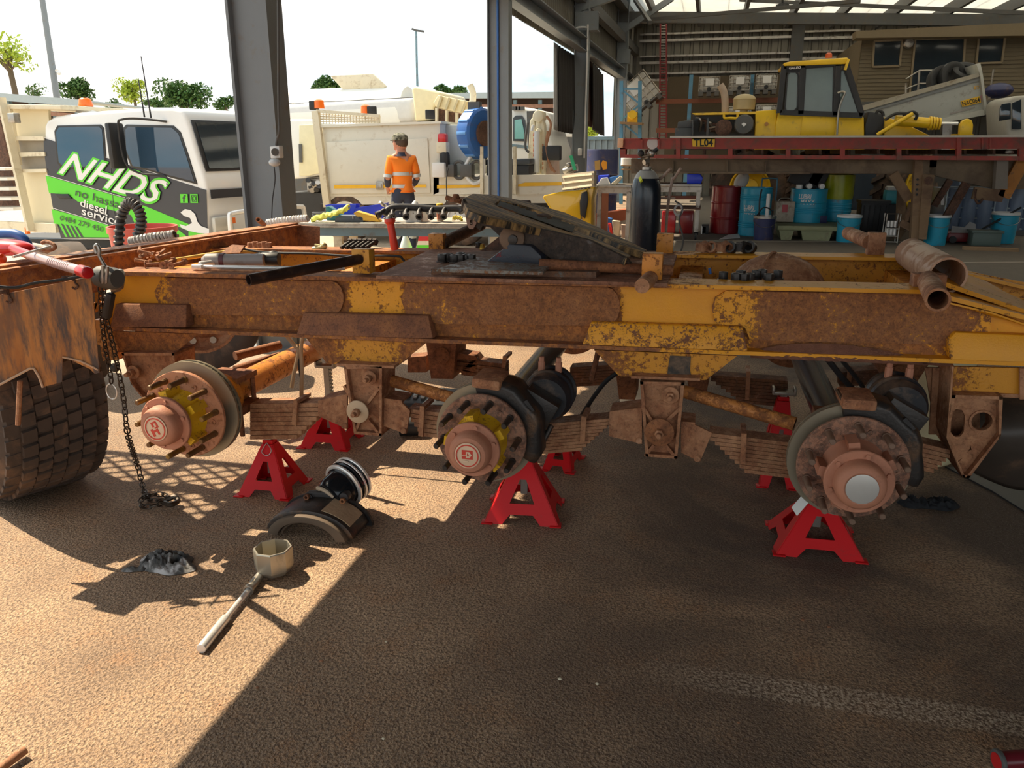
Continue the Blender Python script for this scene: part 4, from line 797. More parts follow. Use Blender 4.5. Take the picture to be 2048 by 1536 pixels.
for s in (.35, .6, .8, .93): p = A+(B-A)*s+nn_*.004; part('joint_strap', box(p-V((0, 0, .08)), (.02, .012, .16), RZ(math.degrees(math.atan2(u.y, u.x)))), m_nr, rl, smooth=0)
P = PZ(528, 449, 1.13); part('pipe_stub', pipe(P+V((0, 0, .0)), PY(516, 439, P.y-.12), .016, .011), M['dustrust'], rl)
q = [(-60, 602), (0, 590), (182, 553), (190, 640), (199, 745), (190, 748), (180, 738), (125, 713), (124, 764), (86, 774), (78, 752), (68, 736), (60, 736), (0, 768), (-60, 795)]
fpn = vplane(PY(0, 680, 2.45), PY(198, 680, 2.62))
m_fl2, t, b = newmat('orange mud flap'); tcx = t.nodes.new('ShaderNodeTexCoord').outputs['Object']; mp = t.nodes.new('ShaderNodeMapping'); mp.inputs['Scale'].default_value = (3, 3, .7); t.links.new(tcx, mp.inputs[0])
o_ = mix(t, ramp(t, noise(t, 2.2, 5, .6, mp.outputs[0], .3), [(.38, 0.0), (.62, 1.0)]), (.38, .13, .025), (.58, .24, .06)); mp2 = t.nodes.new('ShaderNodeMapping'); mp2.inputs['Scale'].default_value = (9, 9, 1.6); t.links.new(tcx, mp2.inputs[0])
o_ = mix(t, math_(t, 'MULTIPLY', ramp(t, noise(t, .75, 3, .6, tcx), [(.40, 0.0), (.50, .95)]), ramp(t, noise(t, 3, 6, .7, mp2.outputs[0]), [(.42, 0.0), (.6, 1.0)])), o_, (.07, .05, .045))
t.links.new(o_, b.inputs['Base Color']); b.inputs['Roughness'].default_value = .6
part('mud_flap', plate(fpn, q, .006), m_fl2, NB, smooth=0)
part('flap_edge', [sweep([fpn.p(x, y, -.004) for x, y in ((-60, 797), (0, 769), (60, 737), (68, 737), (78, 753), (86, 775))], .005, 6), sweep([fpn.p(x, y, -.004) for x, y in ((125, 714), (160, 722), (186, 734), (196, 740))], .004, 6)], mt('worn pale edge', (.55, .36, .24), .6), NB)
part('hanging_bolt', [sweep([fpn.p(40, 762, .05), fpn.p(36, 850, .05)], .01, 8)], M['dustrust'], NB)
for x, y in ((142, 560), (10, 588)): part('spring_hook', [sweep(curve([fpn.p(x+6, y-14, -.01), fpn.p(x+8, y+4, -.01), fpn.p(x+14, y+12, -.01), fpn.p(x+8, y+18, -.01), fpn.p(x+2, y+14, -.01)]), .004, 6)]+[sweep([fpn.p(x-6+12*cos(a), y-8+a*.4, -.012-.01*sin(a)) for a in [k*.5 for k in range(40)]], .003, 5)], M['rustd'], NB)
part('cable', sweep(curve([fpn.p(x, y, -.03) for x, y in ((-20, 572), (30, 575), (70, 566), (120, 560), (190, 548))]), .006, 6), M['black'], NB)
def tyre(name, c, R, w, ax, par, blocks=True, rim=None, label=None, n=64, rin=.55):
    c = V(c); ax = V(ax).normalized(); x, y, d = frame_of(ax); h = w/2
    pf = [(-h*.8, R*rin), (-h, R*.72), (-h, R*.88), (-h*.86, R*.955), (-h*.5, R*.965), (0, R*.968), (h*.5, R*.965), (h*.86, R*.955), (h, R*.88), (h, R*.72), (h*.8, R*rin)]
    ty = part(name, lathe(c, ax, pf, n, True), M['tyre'], par, label=label)
    if blocks:
        g = []; rows = 7 if blocks is True else blocks; nb = int(2*pi*R/.075)
        for i in range(nb):
            for j in range(rows):
                a = 2*pi*(i+.5*(j % 2))/nb; s = (j-(rows-1)/2)/(rows/2); t0 = s*h*.93; aw = 2*pi/nb*.43; tw = h*.93/rows*.92
                pts = []
                for aa, tt in ((-.7*aw, -tw), (aw*.9, -tw), (aw, 0), (.8*aw, tw), (-aw, tw), (-.85*aw, .1*tw)):
                    AA = a+aa; rr = R*(.955 if abs(s) < .8 else .935); pts.append(c+d*(t0+tt)+(x*cos(AA)+y*sin(AA))*rr)
                rad = (x*cos(a)+y*sin(a))*R*(.045 if abs(s) < .8 else .03); g.append(prism(pts, rad))
        part('tread', g, M['tyre'], ty if par else ty, smooth=0, kind='stuff')
    if rim:
        part('wheel_rim', rim(c, ax, R, h), mt('steel wheel rim', (.42, .36, .28), .5, .3, var=.2, dirt=.3), ty)
    return ty
tv = PZ(60, 1010); tv.z = 0; tdir = tv.normalized(); tax = V((tdir.y, -tdir.x, 0)); tcn_ = tv+tdir*.24; rgt = PZ(131, 900); rgt.z = 0; k_ = (rgt-tcn_).dot(tax); tyre('tyre', (*(tcn_+tax*(k_*0+.02)).xy, .53), .53, .46, (.45, .89, 0), NB)
q_ = PZ(165, 790); q_.z = 0; tyre('tyre', (*(q_+q_.normalized()*.35).xy, .50), .50, .30, (.6, .8, 0), NB, blocks=0)
# orange end pieces of the drawbar between the two trailers
part('drawbar', [plate(Ypl(3.25), [(186, 640), (232, 640), (236, 720), (206, 722), (200, 690), (190, 688)], .05), plate(Ypl(3.2), [(190, 560), (208, 555), (190, 625)], .02), prism([PY(187, 606, 3.2), PY(205, 606, 3.2), PY(205, 618, 3.2), PY(187, 618, 3.2)], (0, .5, 0))], M['orangeb'], D, smooth=0)
o = thing('spare_wheel', 'old steel truck wheel with hand holes standing behind the first axle', 'wheel', PZ(395, 760))
wc = PY(402, 640, 4.95); wc.z = .47
tw_ = tyre('tyre', wc, .46, .24, (.45, -1, 0), o, blocks=0, rin=.62)
ax = V((.45, -1, 0)).normalized(); x_, y_, d_ = frame_of(ax); g = []
part('wheel_disc', [lathe(wc, ax, [(.04, .10), (.05, .16), (-.01, .20), (-.01, .285), (.10, .29), (.10, .27), (.01, .265), (-.03, .2), (.03, .15), (.02, .10)], 40, True)], M['dustrust'], o)
for k in range(10):
    a = 2*pi*k/10; p = wc+(x_*cos(a)+y_*sin(a))*.225; part('hand_hole', cyl(p+ax*-.02, p+ax*.012, .024, n=14), mt('pale daylight hole', (.55, .50, .42), .9), o)
# ================================================================ lever hoist with chains
m_ch = mt('oily chain', (.05, .035, .025), .4, .6, var=.4)
o = thing('lever_hoist', 'grey lever chain hoist hooked on the rail end with chains hanging to the ground', 'hoist', PY(210, 560, 2.75)); HYl = 2.75; hp = lambda x, y, d=0.0: PY(x, y, HYl+d)
part('top_hook', sweep(curve([hp(193, 507), hp(190, 494), hp(194, 490), hp(199, 500), hp(199, 512), hp(205, 524), hp(210, 532)]), .007, 8), M['steel'], o)
part('gear_case', [lathe(hp(199, 553), (1, -.15, 0), [(0, .02), (0, .042), (.03, .048), (.045, .044), (.045, .02)], 24), lathe(hp(213, 556), (1, -.15, 0), [(0, .03), (0, .045), (.04, .045), (.06, .036), (.06, .01)], 24)], M['greyd'], o, label='dark ribbed gear case')
part('side_plate', [plate(Ypl(HYl-.05), [(202, 532), (206, 532), (207, 566), (203, 568)], .01), plate(Ypl(HYl-.05), [(211, 532), (215, 534), (214, 566), (210, 568)], .01)], M['steel'], o)
part('lever_hub', [prism([hp(217, 541), hp(230, 541), hp(236, 552), hp(232, 580), hp(222, 588), hp(216, 570)], (0, .05, 0))], M['steel'], o, bevel=.006)
part('lever_grip', beam(hp(222, 586), hp(213, 636), .032, .03), M['rubberblack'], o, bevel=.008)
def chain(name, P, par, lk=.030, r=.0032, mat_=m_ch):
    Q = curve(P, 10); L_ = [0]
    for i in range(1, len(Q)): L_.append(L_[-1]+(Q[i]-Q[i-1]).length)
    g = []; s = 0; k = 0; i = 0
    while s < L_[-1]-lk:
        while L_[i+1] < s+lk/2: i += 1
        f_ = (s+lk/2-L_[i])/(L_[i+1]-L_[i]); c = Q[i].lerp(Q[i+1], f_); d = (Q[i+1]-Q[i]).normalized(); x, y, _ = frame_of(d)
        w_ = x if k % 2 else y; g.append(sweep([c+d*(lk*.62*cos(2*pi*j/10))+w_*(lk*.34*sin(2*pi*j/10)) for j in range(10)], r, 5, True)); s += lk*.86; k += 1
    return part(name, g, mat_, par, kind='stuff')
chain('hand_chain', [hp(200, 572), hp(203, 630), hp(210, 690), hp(220, 745), hp(223, 768)], o)
gp = PZ(302, 1000, .01)
chain('load_chain', [hp(206, 570), hp(214, 640), hp(228, 700), hp(246, 790), hp(256, 870), PZ(275, 930, .10)+V((0, .0, 0)), PZ(288, 980, .01), gp, gp+V((.06, .02, 0)), gp+V((.08, -.05, .01)), gp+V((.01, -.07, .0)), gp+V((-.03, -.01, .015)), gp+V((.05, .03, .02)), gp+V((.10, -.02, 0))], o, lk=.034)
part('end_ring', sweep([PY(223, 783, 2.75)+V((.026*cos(a), 0, .034*sin(a))) for a in [2*pi*k/20 for k in range(20)]], .0025, 6, True), M['chrome'], o)
part('chain_stop', ball(PY(230, 735, 2.76), .02), M['rubberblack'], o)
single('chain_hook', join(sweep(curve([gp+V((.10, -.02, .02)), gp+V((.13, .0, .03)), gp+V((.16, -.02, .02)), gp+V((.15, -.06, .02)), gp+V((.11, -.05, .02))]), [.012]*25, 8)), m_ch, 'dark steel chain hook at the end of the hoist chain on the sunlit ground', 'hook', gp+V((.1, 0, 0)))
# ================================================================ loose tools at the left edge
TY = 2.62
pipe_ = lambda nm_, pts, r, m_, lab, cat, Y=TY, o_=None: single(nm_, sweep(curve([PY(x, y, Y) for x, y in pts]), r, 12), m_, lab, cat, PY(*pts[0], Y))
o = thing('ribbed_pry_bar', 'red and silver ribbed bar handle pointing right over the mud flap', 'tool', PY(120, 525, TY))
P = [PY(26, 497, 2.75), PY(60, 511, 2.66), PY(160, 541, 2.45), PY(176, 546, 2.42)]
part('red_bar', cyl(P[0], P[1], .018), M['red'], o); part('grip', [cyl(P[1], P[2], .0175)]+[pipe(P[1].lerp(P[2], .45+k*.035)-V((0, 0, 0)), P[1].lerp(P[2], .46+k*.035), .0188, .015, 16) for k in range(12)], mt('silver pink grip', (.55, .40, .40), .35, .4), o); part('end_knob', cyl(P[2], P[3], .022), M['red'], o, bevel=.004)
part('red_body', [ball(PY(15, 495, 2.8), (.13, .06, .035)), beam(PY(-20, 498, 2.8), PY(40, 500, 2.78), .06, .04)], M['red'], o)
o = thing('screwdriver', 'orange handled screwdriver with long steel shaft at the left edge', 'screwdriver', PY(10, 518, 2.55))
part('handle', lathe(PY(-30, 520, 2.5), PY(28, 515, 2.5)-PY(-30, 520, 2.5), [(0, .012), (.01, .018), (.05, .020), (.085, .018), (.092, .008)], 18), mt('orange red handle', (.85, .06, .01), .3), o); part('shaft', cyl(PY(26, 514, 2.5), PY(100, 493, 2.72), .005), M['chrome'], o)
pipe_('blue_tube', [(-40, 470), (0, 467), (30, 468), (48, 478), (58, 495), (64, 510)], .020, M['blue2'], 'bent blue steel tube arching over the left edge', 'tube', 2.9)
pipe_('coiled_rope', [(-10, 490), (20, 487), (45, 492), (70, 494), (95, 500)], .018, mt('pale rope', (.62, .56, .50), .8, bp=.6), 'pale coiled strap lying behind the red handle', 'strap', 2.95)
pipe_('air_gun', [(84, 486), (92, 483), (106, 488), (110, 495), (100, 500), (86, 498)], .008, M['dustrust'], 'small brown hose loop behind the screwdriver tip', 'hose', 2.85)
# ================================================================ things lying on the dolly
YN = 3.07
def on(px, py, z=None): p = PZ(px, py, 1.10); p = PZ(px, py, fz(p.x)+.003); return p
nn0 = None
def nut_thing(p, lab, grp, r=.019, h=.032, ph=0, ax=(0, 0, 1), m_=M['darksteel']):
    o = thing('wheel_nut', lab, 'nut', p, 0, grp); a = V(ax).normalized()
    part('hex', pipe(V(p)+a*.004, V(p)+a*h, r, r*.55, 6, ph), m_, o, bevel=.002); part('collar', pipe(V(p), V(p)+a*.005, r*1.18, r*.6, 18), m_, o); return o
L1 = 'black wheel nut in the small group on the deck plate left of the turntable'
for k, (x, y) in enumerate(((884, 538), (897, 536), (909, 539), (922, 534), (934, 538), (943, 539), (922, 539))): nut_thing(on(x, y+2)+V((0, 0, .034)), L1, 'wheel nuts left of the turntable', ph=k, r=.020, h=.034)
L2 = 'dark wheel nut standing in the cluster on the yellow near rail'
for k, (x, y) in enumerate(((1446, 561), (1471, 564), (1481, 558), (1499, 564), (1512, 558), (1537, 565), (1555, 558), (1524, 556), (1488, 565))): nut_thing(on(x, y)+V((0, 0, -.0)), L2, 'wheel nuts on the near rail', ph=k*.7, r=.0195, h=.034)
for k, (x, y) in enumerate(((877, 500), (958, 497))): nut_thing(on(x, y)+V((0, .0, .0)), ('dark square-sided nut at the foot of the left far bracket', 'dark nut beside the brass ring left of the pivot')[k], 'loose nuts behind the turntable')
L3 = 'rusty bolt in the pile left of the air gun'
for k in range(9):
    x, y = 278+random.random()*60, 520+random.random()*14; p = on(x, y)+V((0, 0, .014+.012*(k % 3))); a = V((cos(k*1.7), sin(k*1.7), .25)).normalized()
    o = thing('bolt', L3, 'bolt', p, 0, 'bolts piled at the left end of the dolly'); part('head', cyl(p, p+a*.012, .014, n=6), M['dustrust'], o); part('shank', cyl(p+a*.012, p+a*.07, .008, n=8), M['dustrust'], o)
L4 = None
for k, (q0, q1) in enumerate((((290, 535), (330, 533)), ((326, 536), (346, 527)), ((342, 537), (368, 530)))):
    p, q = on(*q0)+V((0, 0, .012)), on(*q1)+V((0, 0, .014)); o = thing('bolt', ('long rusty bolt with washer at the left end of the near rail', 'middle long rusty bolt on the near rail left of the wrench', 'long rusty bolt on the near rail nearest to the chrome breaker bar')[k], 'bolt', p, 0, 'long bolts on the near rail'); part('shank', cyl(p, q, .0075), M['dustrust'], o); part('head', cyl(q, q+(q-p).normalized()*.014, .016, n=6), M['dustrust'], o); part('washer', cyl(p, p+(q-p).normalized()*.003, .017), M['dustrust'], o)
L5 = 'rusty ring or bolt end in the row on the far rail behind the dome'
for k, x in enumerate((1402, 1410, 1424, 1440, 1452, 1462, 1478, 1490, 1500)):
    p = PY(x, 503, 3.95); o = thing('shackle_bush', L5, 'bush', p, 0, 'bushes and bolts on the far rail'); a = V((cos(k*2.1), sin(k*2.1), 0)) if k % 3 else V((0, 0, 1)); part('ring', pipe(p+V((0, 0, .016))-a*.014, p+V((0, 0, .024))+a*.016, .028, .019, 18), M['darksteel'] if k > 4 else M['dustrust'], o)
L6 = 'dark stud in the row on the far rail behind the long stub tube'
for k in range(6):
    p = PY(682+k*10, 496, 3.92); q = PY(692+k*10, 490, 3.92); o = thing('stud_bolt', L6, 'bolt', p, 0, 'studs on the far rail'); part('shank', cyl(p, q+V((0, .05, .01)), .010), M['darksteel'], o); part('head', cyl(q+V((0, .05, .008)), q+V((0, .06, .012)), .02, n=6), M['darksteel'], o)
L7 = 'dusty tan nut in the short row behind the air gun'
for k in range(5): nut_thing(PY(502+k*9, 497-(k % 2)*2, 3.93), L7, 'dusty nuts behind the air gun', m_=M['dustrust'], ph=k)
o = thing('u_bolt_ring', 'brass coloured ring with dark bolts left of the pivot', 'ring', PY(968, 500, 3.7))
part('ring', pipe(on(966, 503)+V((-.01, 0, .014)), on(966, 503)+V((.004, 0, .014)), .026, .017, 20), mt('brass ring', (.55, .33, .05), .4, .5), o); part('clamp', [cyl(on(975, 503)+V((0, 0, .015)), on(1000, 502)+V((0, 0, .018)), .014), cyl(on(975, 508)+V((0, 0, .01)), on(1005, 510)+V((0, 0, .01)), .008), nut(on(990, 500), (0, 0, 1), .02, .03)], M['dustrust'], o)
# air gun, wrench, socket
o = thing('impact_wrench', 'grey impact wrench with black boot lying on the near rail', 'power tool', on(480, 530)); p = lambda x, y, z=.03: on(x, y)+V((0, 0, z))
P0, P1 = p(406, 533), p(530, 533); d = P1-P0
part('body', lathe(P0, d, [(0, .012), (.02, .028), (d.length*.35, .030), (d.length*.4, .026), (d.length*.75, .028), (d.length, .026)], 20), mt('grey tool body', (.30, .27, .26), .5, dirt=.3), o)
part('grip_band', lathe(P0+d*.30, d, [(0, .031), (.02, .031)], 20), mt('dark maroon', (.10, .03, .04), .5), o)
part('boot', [cyl(p(525, 531), p(560, 531), .030), ball(p(548, 528), (.032, .035, .032))], M['rubberblack'], o, bevel=.004); part('square_drive', pipe(p(526, 529, .034)+V((0, -.02, 0)), p(526, 529, .034)+V((0, -.045, 0)), .024, .014, 8), M['steel'], o)
o = thing('breaker_bar', 'long chrome breaker bar lying beside the impact wrench', 'wrench', on(500, 540))
part('bar', cyl(p(402, 539, .012), p(590, 542, .012), .0085), M['chrome'], o); part('head', [box(p(396, 540, .012), (.05, .022, .024)), cyl(p(400, 538, .02), p(428, 534, .02), .013)], M['chrome'], o, bevel=.003); part('second_bar', cyl(p(392, 544, .008), p(560, 546, .008), .005), M['dustrust'], o)
single('chrome_socket', cyl(p(655, 542, .012), p(690, 541, .012), .0115), M['chrome'], 'small chrome socket extension lying left of the near bracket', 'socket', p(655, 542, 0))
single('grease_fitting', join(ball(PY(648, 492, 3.9), .018), cyl(PY(626, 498, 3.9), PY(645, 494, 3.9), .012), cyl(PY(630, 490, 3.9), PY(640, 492, 3.9), .008)), mt('brass fitting', (.5, .42, .2), .4, .5), 'brass hose fitting on the far rail left of the dark studs', 'fitting', PY(640, 498, 3.9))
single('air_line', sweep(curve([PY(x, y, 3.75) for x, y in ((480, 496), (515, 503), (560, 506), (620, 507), (700, 512), (790, 512), (805, 518), (812, 528))]), .006, 8), M['black'], 'thin black air line draped along inside the far rail', 'hose', PY(560, 506, 3.75))
single('brake_rod', join(cyl(PY(300, 528, 3.4), PY(455, 503, 3.75), .010), cyl(PY(455, 503, 3.75), PY(560, 506, 3.9), .007)), mt('yellow rod', (.75, .50, .12), .5), 'yellow painted rod lying across the left end of the dolly', 'rod', PY(300, 528, 3.4))
part('rod_plate', prism([PY(440, 508, 3.7), PY(462, 490, 3.75), PY(488, 492, 3.75), PY(480, 505, 3.7)], (0, .02, 0)), M['rust'], bpy.data.objects['brake_rod'])
single('blue_pen', cyl(PY(1421, 548, 3.45), PY(1419, 536, 3.45), .006), M['blue2'], 'small blue plastic stick inside the dolly frame left of the dome', 'stick', PY(1421, 548, 3.45))
o = thing('red_lever', 'red grip bar with steel cap standing upright behind the dolly', 'lever', PY(793, 497, 3.85)); P0, P1 = PY(790, 500, 3.84), PY(779, 437, 3.84)
part('grip', lathe(P0, P1-P0, [(0, .018), (.01, .021), ((P1-P0).length*.5, .019), ((P1-P0).length*.82, .019), ((P1-P0).length*.9, .029), ((P1-P0).length, .027)], 20), mt('coral red grip', (.75, .06, .03), .45), o); part('cap', cyl(P1, P1+(P1-P0).normalized()*.012, .02, .016), M['steel'], o)
# ================================================================ ground objects in the foreground
o = thing('brake_unit', 'removed brake caliper with shiny black air chamber lying on the sunlit ground', 'brake', PZ(640, 1075))
c = PZ(612, 1083); bc = V((c.x, c.y, 0)); g = []
def arch(r0, r1, y0, y1, z0=0., n=16, a0=8, a1=172, sx=1.0):
    v = []; f = []
    for i in range(n+1):
        a = radians(a0+(a1-a0)*i/n)
        for r_, yy in ((r0, y0), (r1, y0), (r1, y1), (r0, y1)): v.append(bc+V((cos(a)*r_*sx, yy, z0+sin(a)*r_*.62)))
    for i in range(n):
        for j in range(4): f.append((i*4+j, i*4+(j+1) % 4, (i+1)*4+(j+1) % 4, (i+1)*4+j))
    return v, f+[(0, 1, 2, 3), (4*n+3, 4*n+2, 4*n+1, 4*n)]
part('caliper_bridge', arch(.125, .205, .03, .20), M['darksteel'], o, bevel=.008); part('brake_shoe', [arch(.135, .182, .0, .035), arch(.120, .132, .02, .10)], mt('tan dusty lining', (.13, .09, .06), .8, var=.4), o, bevel=.004); part('back_plate', arch(.13, .215, .2, .215, a0=-5, a1=185), M['castiron'], o)
part('dust_patch', arch(.206, .210, .05, .18, a0=30, a1=75), mt('dry dust', (.45, .31, .19), .9, var=.3, bp=.6), o)
cc = PY(672, 975, 3.05); cc = V((c.x+.02, c.y+.19, .12)); dr = V((.35, 1, .28)).normalized()
part('air_chamber', lathe(cc, dr, [(0, .03), (0, .065), (.02, .078), (.085, .082), (.095, .098), (.105, .098), (.112, .09), (.120, .102), (.135, .102), (.142, .092), (.150, .10), (.162, .10), (.17, .085), (.19, .07), (.2, .02)], 36), mt('shiny black chamber', (.012, .014, .018), .16, .3, var=.4, dirt=.1), o)
[part('clamp_ring', lathe(cc+dr*t_, dr, [(0, .099), (.004, .104), (.012, .104), (.016, .099)], 36), M['chrome'], o) for t_ in (.090, .126, .152)]
part('mounting_flange', [beam(cc+V((-.09, -.01, -.01)), cc+V((.09, .01, .0)), .03, .07), cyl(cc+V((-.085, -.03, 0)), cc+V((-.085, .01, 0)), .022), cyl(cc+V((.085, -.03, .02)), cc+V((.085, .01, .02)), .022)], M['castiron'], o, bevel=.005)
for s in (-.085, .085): part('flange_nut', nut(cc+V((s, -.032, .01)), (0, -1, 0), .014, .014), M['rust'], o)
part('slack_link', sweep(curve([bc+V((.0, .20, .13)), bc+V((-.03, .19, .16)), bc+V((.01, .18, .155)), bc+V((.05, .18, .13))]), .009, 8), mt('pale dusty link', (.5, .38, .27), .7), o)
# octagonal hub socket on its bar
o = thing('hub_socket', 'large silver octagonal hub socket with long chrome handle lying on the ground', 'socket wrench', PZ(550, 1152))
sc_ = PZ(550, 1147); r8 = .074
part('socket_cup', lathe(sc_+V((0, 0, .012)), (0, 0, 1), [(0, .03), (0, r8*.80), (.018, r8*.97), (.03, r8), (.098, r8), (.102, r8*.97), (.102, r8*.90), (.02, r8*.86), (.015, .03)], 8, False, .39), mt('scuffed silver steel', (.50, .46, .38), .35, .75, var=.25, dirt=.3, dirtc=(.12, .09, .06)), o, smooth=20)
a_, b_ = sc_+V((-.03, -.05, .018)), PZ(402, 1298, .016)
q_ = a_.lerp(b_, .22); part('hinge_collar', [cyl(a_, q_, .017), pipe(q_, q_+(b_-a_).normalized()*.01, .02, .014)], M['steel'], o); part('bar', cyl(q_, a_.lerp(b_, .62), .0105), M['chrome'], o); part('grip_sleeve', cyl(a_.lerp(b_, .62), b_, .0165, n=12), M['chrome'], o, bevel=.002)
# dirty rag
def crumple(c, rx, ry, h, seed, ang=0):
    def fn(u, v):
        a = 2*pi*u; r = v; e_ = 1+.28*mnoise.noise(V((cos(a)*1.6, sin(a)*1.6, seed)))
        x, y = rx*r*e_*cos(a), ry*r*e_*sin(a); f_ = .9-1.3*abs(mnoise.noise(V((x*24+y*9, y*30, seed))))-.5*abs(mnoise.noise(V((x*60, y*60, seed+3))))
        z = h*.52*(1-r**3)*(.25+1.1*f_)+.003; return V(c)+RZ(ang) @ V((x, y, z))
    return grid(fn, 96, 34)
m, t, b = newmat('oily rag'); t.links.new(ramp(t, noise(t, 9, 5, .6, None, .5), [(.38, (.02, .02, .022)), (.50, (.10, .095, .09)), (.60, (.46, .44, .44))]), b.inputs['Base Color']); b.inputs['Roughness'].default_value = .75
c = PZ(332, 1128); single('rag', crumple(c, .125, .085, .075, 4.1, -8), m, 'crumpled dirty grey rag on the sunlit ground left of the socket', 'rag', c)
c = PZ(272, 1140); single('rag_corner', crumple(c, .06, .02, .02, 7.7, 20), m, 'trailing dirty corner of cloth beside the crumpled rag', 'rag', c)
for i, (x, y, rx) in enumerate(((1828, 1010, .075), (1880, 1012, .085))):
    c = PZ(x, y); single('work_glove', crumple(c, rx, .055, .07, 9+i*3, 20*i), mt('black glove cloth', (.008, .009, .012), .8, bp=.4), ('crumpled black glove just right of the rightmost hub', 'crumpled black glove, rightmost of the two on the floor')[i], 'glove', c)
# mud flap lying at the right edge
c0 = [(1880, 890), (2120, 770), (2120, 985), (2048, 982), (1960, 960)]
def fl_(u, v):
    a = PZ(1862, 920, .01).lerp(PZ(2000, 1010, .01), u); return a+V((.02+1.1*v, .25*v, .42*v*v+.12*sin(pi*v)*(1-u)))
A0 = PZ(1905, 905, .3)
def fn(u, v):
    x = 1890+ (2150-1890)*v; top_ = 800+ (740-800)*v+ (10 if v < .1 else 0); bot = 915+75*sin(min(1, v*1.25)*pi/2)-30*max(0, v-.5)
    y = top_+(bot-top_)*u; return PY(x, y, 3.42-.25*sin(pi*u)+.1*v)
m_mf = mt('brown black rubber sheet', (.07, .055, .045), .45, var=.6, scale=4, dirt=.35, dirtc=(.30, .17, .10))
o = single('rubber_mud_flap', grid(fn, 24, 18), m_mf, 'bent dusty rubber flap hanging at the right edge behind the rear hanger', 'mud flap', PY(1950, 975, 3.4)); md = o.modifiers.new('thick', 'SOLIDIFY'); md.thickness = .008
A = [PZ(1890, 935), PZ(1985, 985), PZ(2120, 1070), PZ(2180, 1010), PZ(2050, 950)]
single('rubber_mat', prism(A, (0, 0, .008)), M['rubberblack'], 'flat black rubber sheet on the floor at the right edge', 'mat', A[0], smooth=0)
q = PY(1872, 745, 4.25); single('white_drum_liner', lathe((q.x+.02, q.y+.15, 0), (0, 0, 1), [(0, .16), (.3, .19), (.62, .2), (.7, .17)], 24), mt('cream plastic', (.62, .55, .34), .5), 'cream plastic container behind the rear hanger', 'container', (q.x, q.y, 0))
# round tool parts at the picture's lower corners
a_, b_ = PZ(-30, 1560, .015), PZ(50, 1500, .02); single('steel_bar', pipe(a_, b_, .012, .008), M['dustrust'], 'end of a rusty steel tube in the lower left corner', 'tube', a_)
o = thing('red_capped_tool', 'dark red tool handle with red end cap in the lower right corner', 'tool', PZ(2010, 1530)); a_, b_ = PZ(1993, 1522, .04), PZ(2140, 1512, .05); d = (b_-a_).normalized()
part('end_ring', cyl(a_, a_+d*.012, .030, n=24), M['greyd'], o, bevel=.003); part('end_cap', cyl(a_-d*.002, a_, .022, n=24), M['red'], o); part('handle', cyl(a_+d*.012, b_, .024, n=20), mt('maroon grip', (.14, .012, .02), .3), o)
# dark boxes and tools on the ground under the dolly
o = thing('tool_case', 'open black case with silver tools on the floor behind the first hanger', 'case', PZ(850, 830)); c = PZ(855, 815)
part('tray', box(c+V((0, 0, .04)), (.5, .35, .08), RZ(10)), M['rubberblack'], o, bevel=.01); part('insert', [box(c+V((-.12+.05*k, .02, .09)), (.025, .22, .02), RZ(10)) for k in range(5)], M['steel'], o, bevel=.004)
c = PZ(800, 870); single('oil_filter', lathe(c+V((0, 0, .055)), (1, .3, 0), [(0, .03), (0, .055), (.12, .055), (.13, .03)], 20), M['black'], 'black round canister on the floor behind the first rocker', 'canister', c)
c = PZ(1262, 850); o = thing('welder', 'cream and black machine on the floor left of the second hanger', 'machine', c)
part('housing', box(c+V((.06, .15, .17)), (.18, .35, .32), RZ(-20)), M['cream'], o, bevel=.03); part('grille', box(c+V((.10, -.03, .17)), (.08, .02, .2), RZ(-20)), M['black'], o, bevel=.005); part('cable_loop', sweep([c+V((-.02+.045*cos(a), -.05, .22+.03*sin(a))) for a in [2*pi*k/16 for k in range(16)]], .006, 6, True), M['steel'], o)
part('wheel', [cyl(c+V((.0, -.02, .05)), c+V((.14, .0, .05)), .05)], M['black'], o)
random.seed(3)
for k in range(12):
    x, y = random.uniform(420, 1900), random.uniform(1050, 1480); c = PZ(x, y); s = random.uniform(.003, .008)
    o = single('grit_stone', ball(c+V((0, 0, s*.3)), (s, s*.8, s*.5), 6, 4), M['dustrust'] if k % 3 else M['cream'], 'tiny loose stone or flake on the asphalt', 'stone', c, group='loose grit on the asphalt')

# unseen diamond mesh, added past the left edge as a shade caster; its lattice shade falls on the ground in front of the first hub
mz = 2.95; mc = PZ(325, 975)+V((-KX*mz, KY*mz, mz)); mw, md_ = .62, .34; g = []
for k in range(-9, 20):
    for sgn in (1, -1):
        a0 = V((-mw+k*.15, -md_, 0)); a1 = a0+V((sgn*2*md_*1.6, 2*md_, 0))
        if sgn < 0: a0 = a0+V((.0, 0, 0))
        t0, t1 = 0.0, 1.0; dx = a1.x-a0.x
        lo, hi = sorted(((-mw-a0.x)/dx, (mw-a0.x)/dx)); t0, t1 = max(0, lo), min(1, hi)
        if t1-t0 > .02: g.append(beam(mc+a0.lerp(a1, t0), mc+a0.lerp(a1, t1), .022, .004))
rk_ = part('added_mesh', g, M['rust'], NB, smooth=0, kind='stuff')
part('added_mesh_frame', [beam(mc+V((-mw, s*md_, 0)), mc+V((mw, s*md_, 0)), .05, .05) for s in (-1, 0, 1)]+[beam(mc+V((x, -md_, 0)), mc+V((x, md_, 0)), .05, .05) for x in (-mw, -.1, mw)], M['rust'], NB, smooth=0)
part('added_mesh_leg', [beam(mc+V((x, s*md_, 0)), V((mc.x+x, mc.y+s*md_, 1.0)), .04, .04) for x in (-mw,) for s in (-1, 1)], M['rust'], NB, smooth=0)
